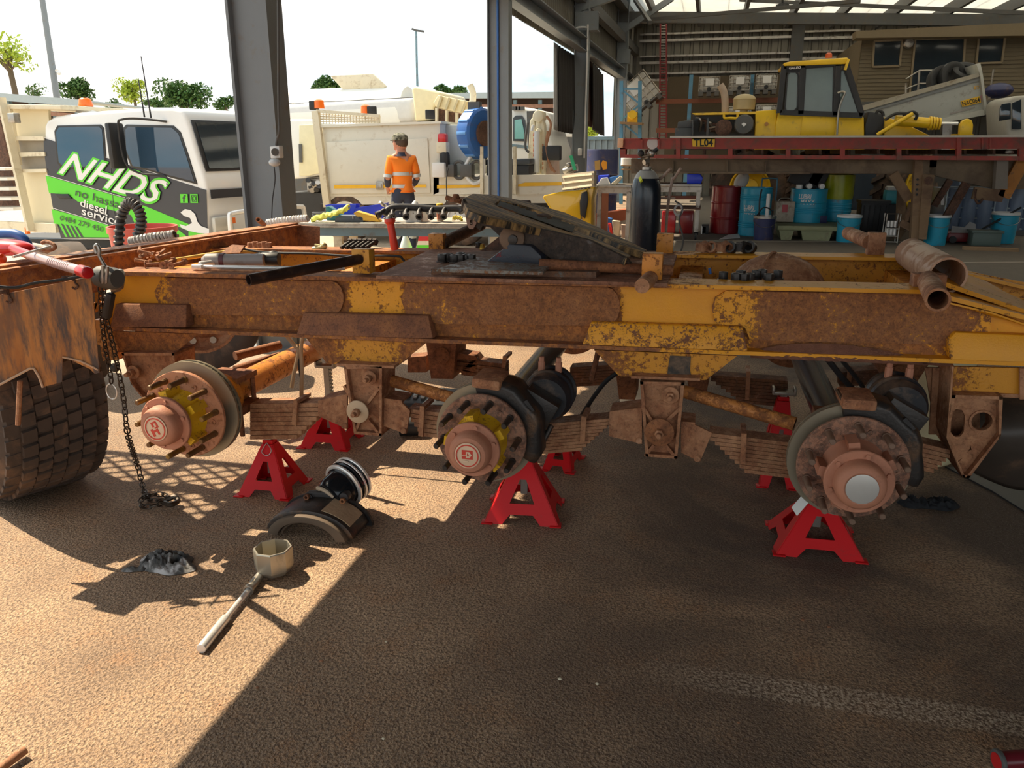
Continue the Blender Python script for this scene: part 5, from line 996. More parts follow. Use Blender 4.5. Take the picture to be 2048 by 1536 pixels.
# ================================================================ far yard: sheds, poles, trees
def tree(px, base, r, dist, lab, mat_, nleaf=900, trunk=True, squash=.8, blobs=7, seed=0, spread=1.0, lf=.16):
    rnd = random.Random(seed); y = dist; c = PY(px, base, y); R = (PY(px+r, base, y)-c).length
    o = thing('tree', lab, 'tree', (c.x, c.y, 0)); cen = []
    for k in range(blobs):
        a = rnd.uniform(0, 2*pi); q = rnd.uniform(0, .75)*R*spread; cen.append((V((c.x+q*cos(a), c.y+q*sin(a)*.7, c.z+rnd.uniform(-.3, .45)*R*squash)), R*rnd.uniform(.28, .5)))
    v = []; f = []; n = 0
    nleaf = int(nleaf*1.5)
    for k in range(nleaf):
        cc, rr = cen[k % blobs]; d = V((rnd.gauss(0, 1), rnd.gauss(0, 1), rnd.gauss(0, 1))).normalized()*rr*rnd.uniform(.55, 1.05); p = cc+V((d.x, d.y, d.z*squash)); s = 1.5*lf*R*rnd.uniform(.5, 1.1)
        a = V((rnd.gauss(0, 1), rnd.gauss(0, 1), rnd.gauss(0, 1))).normalized(); b_ = a.cross(V((rnd.random(), rnd.random(), 1))).normalized()
        v += [p-a*s*.5, p+b_*s*.28, p+a*s*.5, p-b_*s*.28]; f.append((n, n+1, n+2, n+3)); n += 4
    part('foliage', (v, f), mat_, o, smooth=0, kind='stuff')
    g = [sweep(curve([V((c.x, c.y, 0)), V((c.x+.1*R, c.y, c.z*.5)), V((c.x, c.y, c.z))]), [.10*R-.003*R*i for i in range(13)], 8)]
    for cc, rr in cen: g.append(sweep([V((c.x, c.y, c.z-.4*R)), (V((c.x, c.y, c.z-.2*R))+cc)/2, cc], [.035*R, .025*R, .01*R], 5))
    part('trunk', g, M['bark'], o); return o
tree(14, 112, 62, 36, 'sparse yellow green tree at the upper left corner of the picture', M['leafy'], 620, seed=2, blobs=12, lf=.10)
tree(158, 186, 40, 45, 'dark green round tree right of the leaning light pole', M['leaf'], 1600, seed=3, lf=.13); tree(68, 190, 32, 50, 'thin grey green tree left of the leaning light pole', M['leaf'], 260, seed=4, lf=.12)
tree(266, 182, 36, 42, 'bright yellow green tree behind the twin aerials', M['leafy'], 1200, seed=5, lf=.12); tree(365, 200, 56, 48, 'broad green tree above the roof of the green and white truck', M['leaf'], 2600, seed=6, blobs=11, lf=.10)
tree(225, 212, 22, 60, 'small dark conifer between the two left trees', M['leaf'], 500, seed=8); tree(310, 208, 30, 60, 'low dark bush row between yellow tree and broad tree', M['leaf'], 700, seed=12, squash=.5)
tree(452, 208, 26, 60, 'small dark tree just left of the near column', M['leaf'], 700, seed=9); tree(652, 176, 36, 40, 'dark green tree showing above the white tanker', M['leaf'], 1500, seed=10); tree(896, 186, 34, 46, 'green tree behind the white tipping hood', M['leaf'], 1300, seed=11, squash=.6)
tree(1175, 262, 26, 50, 'bright green foliage seen beneath the brown curtain', M['leafy'], 900, seed=13)
o = thing('light_pole', 'tall grey pole with a small camera dome at the upper left', 'pole', (PY(113, 195, 30).x, 30, 0)); b0 = PY(113, 195, 30)
part('pole', cyl((b0.x, 30, 0), PY(85, 0, 30)+V((0, 0, 1)), .16, .10), M['grey'], o); part('camera_dome', [sweep(curve([PY(109, 145, 30), PY(113, 139, 30), PY(118, 141, 30)]), .03), ball(PY(118, 146, 30), .09)], M['whitep'], o)
o = thing('light_pole', 'distant blue grey lamp post with twin heads between the columns', 'pole', (PY(833, 170, 45).x, 45, 0)); part('pole', cyl((PY(834, 200, 45).x, 45, 0), PY(832, 60, 45), .08, .06), M['steelblue'], o); part('lamp_heads', [beam(PY(824, 58, 45), PY(832, 61, 45), .12, .1), beam(PY(832, 61, 45), PY(848, 63, 45), .12, .1)], M['greyd'], o)
def shed(x0, x1, yt, yf, yb, Y, lab, ribs):
    o = thing('shed', lab, 'building', (PY((x0+x1)/2, 300, Y).x, Y, 0)); pl = Ypl(Y)
    part('fascia', plate(pl, [(x0, yt[0]), (x1, yt[1]), (x1, yf[1]), (x0, yf[0])], .2), mt('pale roof fascia', (.36, .42, .44), .6), o, smooth=0); a, bb = pl.p(x0, yt[0]), pl.p(x1, yt[1])
    part('roof_sheet', prism([a, bb, bb+V((0, 6, -.15)), a+V((0, 6, -.15))], (0, 0, .05)), mt('pale roof fascia', (.36, .42, .44), .6), o, smooth=0)
    c0, c1 = pl.p(x0, yf[0], .25), pl.p(x1, yf[1], .25)
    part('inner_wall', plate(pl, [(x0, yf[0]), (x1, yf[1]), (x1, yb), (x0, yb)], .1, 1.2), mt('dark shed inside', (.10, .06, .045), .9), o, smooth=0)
    for k in range(ribs): part('timber_rail', prism([c0-V((0, 0, .25+.32*k)), c1-V((0, 0, .25+.32*k)), c1-V((0, 0, .38+.32*k)), c0-V((0, 0, .38+.32*k))], (0, .15, 0)), mt('red brown timber', (.30, .16, .11), .8, var=.4), o, smooth=0)
    for k in range(5): x = x0+(x1-x0)*(k+.3)/5; p = pl.p(x, yf[0]+2); part('post', bx(p.x-.07, p.x+.07, Y+.3, Y+.45, 0, p.z), M['steelblue'], o, smooth=0)
shed(-60, 168, (184, 203), (197, 213), 300, 24, 'low shed with pale fascia behind the cream service body at far left', 2); shed(860, 1112, (189, 186), (197, 196), 300, 34, 'open timber shed with pale ribbed roof between the middle columns', 6)
# ribbed grey container/fence beyond the bays
o = thing('yard_fence', 'blue grey ribbed steel fence beyond the curtained bays', 'fence', (PY(1160, 300, 30).x, 30, 0)); a, bb = PY(1100, 277, 30), PY(1250, 272, 30)
part('sheet', corr((a.x, 30, 0), (1, 0, 0), (0, 0, 1), bb.x-a.x, a.z, .22, .05), mt('blue grey sheet', (.22, .28, .32), .6), o, smooth=0); part('rail', [bx(a.x, bb.x, 29.9, 30, a.z-.05, a.z+.06), bx(a.x, bb.x, 29.9, 30, 1.0, 1.1)], M['steelblue'], o)
o = thing('utility_vehicle', 'white utility vehicle roof seen left of the pale column', 'vehicle', (PY(1120, 300, 26).x, 26, 0)); part('cab', [plate(Ypl(26), [(1092, 268), (1104, 262), (1150, 264), (1152, 275), (1092, 275)], 1.6)], M['white'], o, bevel=.06); part('lower_body', plate(Ypl(26), [(1092, 275), (1152, 275), (1152, 401), (1092, 401)], 1.6), M['greyd'], o)
single('blue_drum_yard', lathe((PY(1197, 360, 21).x, 21.4, 0), (0, 0, 1), [(0, .42), (.02, .44), (.45, .44), (.47, .46), (.5, .44), (.95, .44), (.97, .46), (1.0, .44), (1.55, .44), (1.6, .42), (1.6, .4), (1.58, .38)], 28), M['navy'], 'dark navy drum with orange emblem between the two right columns', 'drum', (PY(1197, 360, 21).x, 21.4, 0))
pl = Ypl(20.9); part('drum_label', [flat(pl, [(1189, 322), (1200, 320), (1201, 339), (1190, 341)], -.02)], mt('tan label', (.45, .28, .08), .6), bpy.data.objects['blue_drum_yard'], smooth=0); part('drum_label', [flat(pl, [(1202, 327), (1206, 320), (1214, 324), (1214, 338), (1206, 340)], -.02)], mt('orange label', (.75, .32, .02), .6), bpy.data.objects['blue_drum_yard'], smooth=0)
# ================================================================ green and white dual cab truck
def dY(px, depth):                       # Y at which the ray of px reaches a camera depth
    d = ray(px, 330); return O.y + d.y*depth
A = O+ray(90, 300)*12.1; B = O+ray(412, 300)*10.9; A.z = B.z = 0
NP = vplane(A, B); n = NP.n.copy(); W_ = 1.95
T1 = thing('green_white_truck', 'white dual cab truck with lime green and charcoal lettering behind the left of the dolly', 'truck', (NP.p(250, 470).x, NP.p(250, 470).y, 0))
body = [(88, 252), (93, 241), (110, 232), (160, 225), (300, 215), (345, 215), (364, 220), (372, 236), (396, 318), (408, 352), (413, 378), (416, 478), (395, 486), (120, 478), (112, 446), (104, 410), (95, 350), (88, 300)]
wht = mt('glossy white cab paint', (.78, .78, .77), .25, var=.03, coat=.3)
part('cab', plate(NP, body, W_), wht, T1, bevel=.05, seg=3, smooth=50)
part('lower_wrap', flat(NP, [(87, 276), (200, 311), (300, 344), (396, 375), (413, 380), (416, 478), (122, 476), (105, 412), (95, 350), (88, 305)], -.006), M['charcoal'], T1, smooth=0, label='charcoal wrap panel')
for q in ([(91, 351), (170, 374), (250, 397), (300, 416), (386, 452), (379, 463), (340, 446), (300, 432), (262, 430), (155, 403), (138, 389), (98, 386)], [(103, 418), (160, 434), (217, 451), (222, 475), (131, 474), (118, 449), (108, 447)], [(262, 430), (300, 432), (340, 446), (380, 478), (350, 478), (330, 455), (270, 448)], [(377, 462), (400, 461), (418, 466), (418, 470), (377, 472)]):
    part('green_stripe', flat(NP, q, -.010), M['green'], T1, smooth=0)
for p, q in (((91, 350), (250, 396)), ((103, 416), (216, 450)), ((87, 275), (396, 374))): part('pin_stripe', flat(NP, [(p[0], p[1]-1.1), (q[0], q[1]-1.1), q, p], -.012), M['whitep'], T1, smooth=0)
for k in range(4): part('dash_mark', flat(NP, [(122+k*9, 447+k*1.5), (127+k*9, 449+k*1.5), (140+k*9, 474), (135+k*9, 474)], -.013), M['charcoal'], T1, smooth=0)
def win(nm_, q, dark=M['glassb'], k=1.0):
    cx, cy = sum(p[0] for p in q)/len(q), sum(p[1] for p in q)/len(q); fr = part(nm_, plate(NP, q, .03, -.016), M['rubberblack'], T1, bevel=.008)
    part('pane', plate(NP, [(cx+(x-cx)*.93, cy+(y-cy)*.91) for x, y in q], .01, -.022), dark, fr, smooth=0); return fr
win('rear_window', [(114, 251), (200, 249), (207, 256), (212, 328), (205, 338), (124, 338), (114, 326), (108, 262)])
win('front_window', [(246, 255), (252, 249), (346, 251), (360, 264), (376, 310), (394, 369), (340, 355), (290, 340), (262, 335), (248, 300)])
gs = .16
part('lettering', textq('NHDS', [(113, 348), (324, 418), (342, 360), (126, 296)], NP, -.024, shear=.35, bold=.045), M['green'], T1, smooth=0, label='green outline of the big letters'); part('lettering', textq('NHDS', [(117, 346), (320, 412), (338, 364), (130, 301)], NP, -.028, shear=.35, bold=.01), M['whitep'], T1, smooth=0, label='large white slanted letters')
part('lettering', textq('no hassall', [(150, 391), (248, 421), (250, 405), (152, 376)], NP, -.024), M['charcoal'], T1, smooth=0, label='dark small lettering')
part('lettering', textq('diesel', [(160, 412), (212, 430), (214, 413), (161, 397)], NP, -.024, bold=.01), M['whitep'], T1, smooth=0); part('lettering', textq('service', [(163, 429), (240, 453), (241, 437), (164, 414)], NP, -.024, bold=.01), M['whitep'], T1, smooth=0)
part('lettering', textq('0484 279 450', [(119, 440), (206, 464), (207, 454), (121, 430)], NP, -.024), M['charcoal'], T1, smooth=0, label='dark phone number')
for x in (360, 380): part('social_icon', flat(NP, [(x, 388), (x+15, 388), (x+16, 406), (x+1, 406)], -.018), M['green'], T1, smooth=0)
part('icon_mark', textq('f', [(365, 405), (371, 405), (371, 390), (365, 390)], NP, -.022, bold=.03), M['charcoal'], T1, smooth=0)
cp = NP.p(388, 397, -.022); sr = .045; part('icon_mark', [pipe(cp, cp-n*.002, .030, .022, 20), pipe(cp+V((0, 0, 0)), cp-n*.003, .062, .052, 4, pi/4)], M['charcoal'], T1, smooth=0)
part('spanner_mark', flat(NP, [(361, 425), (370, 418), (381, 420), (390, 428), (395, 444), (402, 452), (418, 458), (418, 468), (396, 466), (378, 462), (362, 455), (359, 448), (372, 452), (384, 446), (380, 436), (368, 432)], -.018), M['whitep'], T1, smooth=0, label='white spanner graphic')
part('door_handle', [plate(NP, [(110, 388), (135, 388), (142, 397), (118, 397)], .03, -.035)], M['rubberblack'], T1, bevel=.006); part('door_handle', [plate(NP, [(250, 385), (276, 389), (280, 398), (254, 396)], .03, -.035)], M['rubberblack'], T1, bevel=.006)
for x0, x1, y0, y1 in ((213, 216, 246, 470), (233, 236, 246, 300)): part('door_seam', flat(NP, [(x0, y0), (x0+1, y0), (x1+16, y1), (x1+15, y1)] if y1 > 400 else [(x0, y0), (x0+1, y0), (x1+1, y1), (x1, y1)], -.014), M['greyd'], T1, smooth=0)
P1, P2 = NP.p(373, 240), NP.p(404, 344); WP = Plane(P1, (P2-P1).cross(n)); 
if WP.n.dot(P1-O) < 0: WP.n = -WP.n
fr = part('windscreen', prism([P1+n*.06-WP.n*.01, P1+n*(W_-.06)-WP.n*.01, P2+n*(W_-.06)-WP.n*.01, P2+n*.06-WP.n*.01], -WP.n*.02), M['rubberblack'], T1, bevel=.005)
part('pane', prism([P1.lerp(P2, .05)+n*.12-WP.n*.035, P1.lerp(P2, .05)+n*(W_-.12)-WP.n*.035, P1.lerp(P2, .95)+n*(W_-.12)-WP.n*.035, P1.lerp(P2, .95)+n*.12-WP.n*.035], -WP.n*.005), M['glass'], fr, smooth=0)
fd = (NP.p(415, 400)-NP.p(300, 400)); fd.z = 0; fd.normalize(); F0 = NP.p(413, 380); F1 = NP.p(416, 476)
part('front_wrap', prism([F0+fd*.02+n*.05, F0+fd*.02+n*W_*.97, F0+fd*.02+n*W_*.97-V((0, 0, .12)), F0+fd*.02+n*.05-V((0, 0, .12))], fd*.01), M['charcoal'], T1, smooth=0)
hl = NP.p(418, 452)+n*.22; part('headlamp', [box(hl+fd*.05, (.08, .38, .24), RZ(math.degrees(math.atan2(fd.y, fd.x))))], glassy('lamp glass', (.55, .52, .45), .1), T1, bevel=.03); part('indicator', box(hl+fd*.06+n*.16+V((0, 0, .05)), (.08, .1, .08), RZ(math.degrees(math.atan2(fd.y, fd.x)))), M['orange'], T1)
bb0 = NP.p(430, 470)+fd*.25; g = []
for off in (.05, 1.05): q0 = bb0+n*off; g += [sweep(curve([q0-V((0, 0, .3)), q0+V((0, 0, .22)), q0+n*.08+V((0, 0, .30)), q0+n*.55+V((0, 0, .30)), q0+n*.66+V((0, 0, .22)), q0+n*.68-V((0, 0, .3))]), .035, 10)]
part('bull_bar', g, M['chrome'], T1); mp_ = NP.p(266, 292)-n*.28
part('side_mirror', box(mp_, (.09, .26, .62), RZ(math.degrees(math.atan2(fd.y, fd.x)))), M['rubberblack'], T1, bevel=.03)
part('mirror_arm', sweep(curve([NP.p(335, 243)-n*.02, NP.p(300, 238)-n*.2, NP.p(280, 240)-n*.3, NP.p(274, 252)-n*.32, NP.p(283, 320)-n*.30, NP.p(300, 345)-n*.2, NP.p(332, 352)-n*.02, NP.p(337, 370)-n*.02]), .016, 8), M['rubberblack'], T1)
for q in (((302, 236), (282, 113)), ((289, 234), (277, 160))): part('aerial', [cyl(NP.p(*q[0], -.25), NP.p(*q[1], -.2), .012, .006, 8)], M['rubberblack'], T1)
bp_ = NP.p(172, 214, .5); part('beacon', [lathe(bp_-V((0, 0, .03)), (0, 0, 1), [(0, .10), (.06, .11), (.08, .10), (.14, .085), (.16, .06)], 20)], M['orange'], T1); part('beacon_base', lathe(bp_-V((0, 0, .08)), (0, 0, 1), [(0, .16), (.05, .12)], 20), M['whitep'], T1)
for px_ in (345,): wc = NP.p(px_, 470); wc.z = .40; tyre('front_tyre', wc+n*.15, .40, .26, n, T1, 0, rin=.55)
part('chassis', bx(0, 0.001, 0, .001, 0, .001) if 0 else prism([NP.p(120, 478, .3), NP.p(395, 486, .3), NP.p(395, 500, .3), NP.p(-60, 495, .3), NP.p(-60, 478, .3)], n*1.2), M['rubberblack'], T1, smooth=0)
# cream service body on its back
sb = thing('service_canopy', 'cream aluminium service body with open side hatch behind the green truck cab', 'truck body', (NP.p(40, 470).x, NP.p(40, 470).y, 0)); cr_ = M['cream']
part('end_wall', plate(NP, [(20, 214), (96, 212), (110, 452), (58, 458)], .04, .10), mt('cream panel', (.70, .62, .42), .5, var=.12, scale=1.2), sb, smooth=0)
part('roof_cap', plate(NP, [(2, 208), (120, 210), (122, 219), (6, 218)], 1.6, -.05), cr_, sb, bevel=.01)
part('frame_post', [beam(NP.p(2, 195, -.1), NP.p(62, 462, -.1), .12, .05), beam(NP.p(20, 215, -.02), NP.p(40, 330, -.02), .05, .05)], cr_, sb); part('cross_rail', [beam(NP.p(28, 277), NP.p(90, 277), .05, .06), beam(NP.p(34, 309), NP.p(92, 308), .05, .06), beam(NP.p(40, 342), NP.p(95, 341), .05, .05)], cr_, sb)
part('vent_panel', plate(NP, [(29, 281), (88, 279), (90, 304), (33, 305)], .02, .05), mt('grey brown panel', (.25, .22, .17), .5), sb, smooth=0); part('vent_panel', plate(NP, [(36, 315), (90, 313), (93, 337), (40, 340)], .02, .05), mt('grey brown panel', (.25, .22, .17), .5), sb, smooth=0)
part('sill', plate(NP, [(-60, 440), (110, 448), (112, 466), (-60, 460)], .08, -.04), cr_, sb, smooth=0); part('side_lamp', plate(NP, [(49, 455), (54, 455), (55, 468), (50, 468)], .05, -.08), M['orange'], sb)
part('shelf_unit', [plate(NP, [(-60, 235), (0, 240), (36, 420), (-60, 425)], .05, .6)], M['rustd'], sb, smooth=0)
for k in range(5): part('shelf', plate(NP, [(-60, 335+k*20), (10+k*4, 335+k*20), (11+k*4, 341+k*20), (-60, 341+k*20)], .4, .05), M['white'], sb, smooth=0)
part('work_lamp', box(NP.p(28, 236, -.25), (.16, .10, .14), RZ(-15)), M['steel'], sb, bevel=.01)
# ================================================================ white trucks behind the bench
S = Ypl(13.2)
sv = thing('service_truck', 'white service truck with long locker, low tray sides and yellow stripes', 'truck', (PY(860, 400, 13.2).x, 13.9, 0)); wt = mt('off white body paint', (.70, .67, .57), .4, var=.05, dirt=.12, dirtc=(.5, .42, .3)); pk = mt('stripe yellow', (.85, .48, .02), .5)
part('locker', plate(S, [(643, 252), (880, 243), (880, 386), (867, 392), (650, 394)], 1.9), wt, sv, bevel=.02); part('locker_door', plate(S, [(652, 284), (855, 276), (861, 386), (662, 388)], .02, -.03), wt, sv, bevel=.01)
part('locker_lid', plate(S, [(640, 250), (882, 242), (882, 247), (640, 255)], 2.0, -.06), wt, sv); part('door_stripe', flat(S, [(668, 370), (852, 369), (852, 375), (668, 377)], -.055), pk, sv, smooth=0)
part('door_latch', [box(S.p(759, 371, -.06), (.14, .03, .14)), box(S.p(759, 372, -.08), (.08, .02, .07))], M['steel'], sv, bevel=.01)
part('headboard_post', [beam(S.p(631, 222, -.05), S.p(655, 414, -.05), .08, .12), beam(S.p(634, 222, -.05), S.p(759, 232, -.05), .06, .05), beam(S.p(757, 232), S.p(757, 246), .05, .05)], M['cream'], sv)
part('mesh_guard', [sweep([S.p(640+i*6, 224+i*.5), S.p(641+i*6, 248-i*.1)], .008, 4) for i in range(20)]+[sweep([S.p(640, 228+j*5), S.p(757, 235+j*3)], .008, 4) for j in range(4)], M['cream'], sv, smooth=0, kind='stuff')
for x, y in ((634, 213), (727, 224)): part('beacon', lathe(S.p(x+5, y+4, .2), (0, 0, 1), [(0, .09), (.13, .08), (.15, .04)], 14), M['orange'], sv)
for x, y in ((628, 211), (744, 222), (860, 229)): part('work_lamp', box(S.p(x, y, .2), (.16, .12, .15), RZ(20)), M['rubberblack'], sv, bevel=.015)
S2 = Ypl(13.5)
part('locker', plate(S2, [(882, 249), (941, 250), (941, 350), (882, 352)], 1.2), mt('grey white locker', (.55, .56, .50), .4), sv, bevel=.02, label='second smaller grey white locker')
part('red_can', box(S.p(886, 277, .0), (.15, .15, .16)), M['red'], sv, bevel=.03); part('equipment_box', box(S.p(886, 295, .0), (.17, .2, .17)), M['cream'], sv, bevel=.01); part('black_jug', box(S.p(890, 320, -.05), (.16, .15, .28)), M['black'], sv, bevel=.06); part('white_box', box(S.p(880, 340, -.1), (.22, .2, .24)), M['whitep'], sv, bevel=.02)
for x in (900, 935): part('tool_head', [box(S.p(x, 341, 0), (.2, .2, .2)), sweep([S.p(x+18, 340)+V((.11*cos(a), 0, .14*sin(a))) for a in [2*pi*k/18 for k in range(18)]], .03, 6, True)], M['greyd'], sv, bevel=.01)
part('tray_side', plate(S, [(867, 354), (963, 352), (963, 388), (867, 390)], .05), wt, sv, smooth=0); part('tray_side', plate(S, [(1030, 350), (1125, 349), (1125, 388), (1030, 389)], .05), wt, sv, smooth=0); part('tray_side', plate(S, [(966, 351), (1027, 350), (1027, 388), (966, 389)], .04), wt, sv, smooth=0)
part('sill', plate(S, [(655, 392), (1125, 388), (1125, 402), (1100, 406), (655, 410)], .1, .02), wt, sv, smooth=0); part('tray_floor', plate(S, [(867, 388), (1125, 386), (1125, 392), (867, 394)], 2.0, .05), wt, sv, smooth=0)
for q in ([(874, 370), (960, 369), (960, 375), (874, 377)], [(1036, 369), (1050, 365), (1123, 364), (1123, 371), (1036, 373)]): part('yellow_stripe', flat(S, q, -.01), pk, sv, smooth=0)
part('mesh_vent', [plate(S, [(978, 358), (1022, 357), (1022, 382), (978, 383)], .01, -.02)], M['whitep'], sv, smooth=0); part('vent_bar', [sweep([S.p(980+i*4.4, 359, -.04), S.p(980+i*4.4, 382, -.04)], .012, 4) for i in range(10)]+[sweep([S.p(979, 361+i*4, -.04), S.p(1021, 361+i*4, -.04)], .012, 4) for i in range(6)], M['dustrust'], sv, smooth=0, kind='stuff')
for x in (963, 1029): part('stake_post', beam(S.p(x, 293, -.03), S.p(x+1, 388, -.03), .06, .05), M['cream'], sv)
part('end_gate', prism([S.p(1125, 349), PY(1188, 342, 12.2), PY(1188, 377, 12.2), S.p(1125, 386)], (.03, .05, 0)), mt('darker tray end', (.42, .36, .28), .5, .3), sv, smooth=0)  # tray end in a darker tone than the tray sides
for k in range(3): part('end_gate_rib', beam(S.p(1127, 354+k*12, -.05), PY(1186, 348+k*11, 12.15), .04, .03), M['cream'], sv)
part('chassis', plate(S, [(640, 408), (1100, 404), (1100, 418), (640, 422)], 1.6, .3), M['rubberblack'], sv, smooth=0)
for x, r_ in ((927, 36), (700, 36)): 
    wc = PY(x, 478, 13.35); wc.z = .42; tt = tyre('rear_tyre', wc, .44, .28, (0, -1, 0), sv, 0, rin=.6); part('wheel_rim', [lathe(wc+V((0, -.1, 0)), (0, -1, 0), [(0, .26), (.02, .27), (.03, .25), (-.02, .22), (.0, .12), (.05, .10), (.06, .02)], 28)], M['whitep'], tt)
o = thing('black_toolbox', 'long black toolbox with handles in the tray of the service truck', 'toolbox', PY(1012, 349, 13.9)); pl = Ypl(13.9); part('box_body', plate(pl, [(972, 331), (1058, 330), (1058, 351), (972, 352)], .6), M['rubberblack'], o, bevel=.02); part('lid', plate(pl, [(970, 319), (1060, 317), (1060, 330), (970, 331)], .64, -.02), mt('black slate lid', (.05, .055, .065), .4), o, bevel=.03)
for x in (975, 985): part('handle', sweep(curve([pl.p(x-4, 330, -.03), pl.p(x-4, 316, -.03), pl.p(x+3, 313, -.03), pl.p(x+5, 320, -.03)]), .02), M['black'], o)
o = thing('hose_reel', 'blue ribbed hose reel mounted beside the column on the service truck', 'hose reel', PY(955, 290, 13.3)); rc = PY(956, 267, 13.3); ra = V((.9, -.45, 0)).normalized()
part('casing', lathe(rc-ra*.14, ra, [(0, .1), (0, .36), (.03, .40), (.25, .40), (.28, .36), (.28, .1)], 28), M['blue2'], o, bevel=.004)
for k in range(12):
    x_, y_, d_ = frame_of(ra); a = 2*pi*k/12; part('cooling_slot', box(rc+(x_*cos(a)+y_*sin(a))*.40, (.20, .03, .05), Matrix((tuple(ra), tuple(x_*cos(a)+y_*sin(a)), tuple(y_*cos(a)-x_*sin(a)))).transposed()), mt('light blue rib', (.12, .30, .65), .4), o, bevel=.006)
part('hub', cyl(rc+ra*.13, rc+ra*.18, .2, n=20), M['rustd'], o); part('bracket', box(rc+V((-.05, 0, .42)), (.2, .15, .15)), M['greyd'], o); part('hose', sweep(curve([rc+V((-.1, -.1, -.35)), rc+V((-.2, -.15, -.6)), rc+V((-.05, -.15, -.8)), rc+V((.1, -.1, -.7)), rc+V((.12, -.1, -.4))]), .03), M['whitep'], o)
# crane on the tray
cp_ = Ypl(14.4); cn = thing('tray_crane', 'folded cream hydraulic crane with red lettering and hoses, right of the middle column', 'crane', cp_.p(1075, 350)); cm_ = mt('cream crane paint', (.78, .70, .50), .4, dirt=.15)
for q in ([(1060, 240), (1068, 232), (1072, 262), (1066, 349), (1054, 349)], [(1070, 228), (1080, 222), (1084, 262), (1080, 349), (1072, 349)], [(1081, 230), (1088, 250), (1091, 290), (1088, 349), (1082, 349)]): part('boom_section', plate(cp_, q, .25), cm_, cn, bevel=.02)
part('knuckle', [plate(cp_, [(1066, 226), (1074, 219), (1084, 222), (1087, 236), (1078, 246), (1064, 240)], .35, -.05), cyl(cp_.p(1078, 262, -.08), cp_.p(1078, 262, .3), .05)], cm_, cn, bevel=.02); part('ram', [cyl(cp_.p(1074, 262, -.1), cp_.p(1072, 345, -.1), .05), cyl(cp_.p(1067, 250, -.1), cp_.p(1064, 262, -.1), .03)], M['whitep'], cn)
part('red_mark', [flat(cp_, [(1067, 265+k*10), (1071, 264+k*10), (1070, 272+k*10), (1066, 273+k*10)], -.01) for k in range(5)], mt('red print', (.6, .08, .04), .6), cn, smooth=0); part('letter_mark', [flat(cp_, [(1084, 288+k*9), (1087, 287+k*9), (1087, 293+k*9), (1084, 294+k*9)], -.01) for k in range(6)], mt('orange print', (.6, .3, .15), .6), cn, smooth=0)
for q in ([(1056, 245), (1052, 270), (1051, 295), (1058, 305)], [(1093, 232), (1101, 245), (1100, 262), (1095, 280), (1092, 300), (1098, 325), (1104, 342)], [(1096, 262), (1092, 290), (1096, 320), (1110, 345)]): part('hydraulic_hose', sweep(curve([cp_.p(x, y, -.08) for x, y in q]), .022), M['greyd'] if q[0][0] < 1060 else mt('brown hose', (.35, .16, .08), .6), cn)
part('crane_base', [plate(cp_, [(1092, 296), (1108, 295), (1110, 352), (1090, 352)], .5, .2)], mt('pinkish base', (.55, .40, .32), .5), cn, bevel=.02); part('valve_block', box(cp_.p(1104, 306, .0), (.32, .2, .25)), M['rubberblack'], cn, bevel=.02)
o = thing('bench_vice', 'grey bench vice at the tray corner right of the crane', 'vice', PY(1140, 350, 13.6)); pl = Ypl(13.6); part('body', [plate(pl, [(1124, 338), (1130, 332), (1146, 333), (1150, 341), (1140, 349), (1128, 349)], .25), cyl(pl.p(1126, 343), pl.p(1154, 333), .045), cyl(pl.p(1137, 325), pl.p(1139, 334), .05)], M['steel'], o, bevel=.02); part('screw_handle', sweep([pl.p(1153, 328), pl.p(1156, 342)], .02), M['steel'], o)
single('green_bar', beam(PY(1142, 311, 13.0), PY(1150, 340, 13.0), .05, .05), mt('green bar', (.02, .38, .18), .5), 'short green bar leaning beside the vice', 'bar', PY(1150, 340, 13.0))
# crane truck cab, tanker, hoods, left cab
def hulk(nm_, lab, Y, parts_, cat='truck', base=None):
    pl = Ypl(Y); o = thing(nm_, lab, cat, (PY(base or parts_[0][1][0][0], 400, Y).x, Y, 0))
    for nm2, q, dep, off, mm, bv in parts_: part(nm2, plate(pl, q, dep, off), mm, o, bevel=bv, seg=3, smooth=50)
    return o, pl
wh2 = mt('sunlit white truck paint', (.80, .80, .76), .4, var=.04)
o, pl = hulk('crane_truck', 'white truck cab behind the middle column with a tall rounded side window', 17.0, [('cab', [(938, 300), (940, 235), (948, 220), (962, 214), (1040, 213), (1060, 216), (1078, 219), (1088, 240), (1100, 275), (1108, 300), (1108, 360), (938, 360)], 2.2, 0, wh2, .08),
    ('door_window', [(1026, 236), (1032, 231), (1044, 231), (1050, 240), (1053, 262), (1053, 283), (1026, 282)], .02, -.03, mt('dark window rim', (.05, .06, .07), .4), 0), ('window_glass', [(1029, 240), (1043, 238), (1048, 262), (1048, 278), (1029, 278)], .01, -.05, mt('green tinted glass', (.22, .50, .48), .15), 0), ('grille_panel', [(1053, 222), (1074, 221), (1080, 240), (1070, 300), (1056, 296)], .03, -.03, M['greyd'], .01), ('belt_line', [(1024, 288), (1060, 292), (1060, 298), (1024, 294)], .02, -.02, M['steelblue'], 0), ('lower', [(940, 356), (1108, 356), (1108, 440), (940, 440)], 1.6, .2, M['rubberblack'], 0)])
part('roof_lamps', [box(pl.p(1030+k*7, 217, -.05), (.1, .1, .07)) for k in range(3)], M['greyd'], o)
o, pl = hulk('tanker_trailer', 'long white tanker behind the service truck with an open roof hatch', 20.0, [('tank_lower', [(570, 206), (829, 193), (829, 245), (560, 262)], 2.4, 0, mt('shaded white tank', (.62, .63, .64), .35), .15), ('chassis', [(560, 262), (830, 250), (830, 420), (560, 420)], 1.6, .5, M['greyd'], 0)])
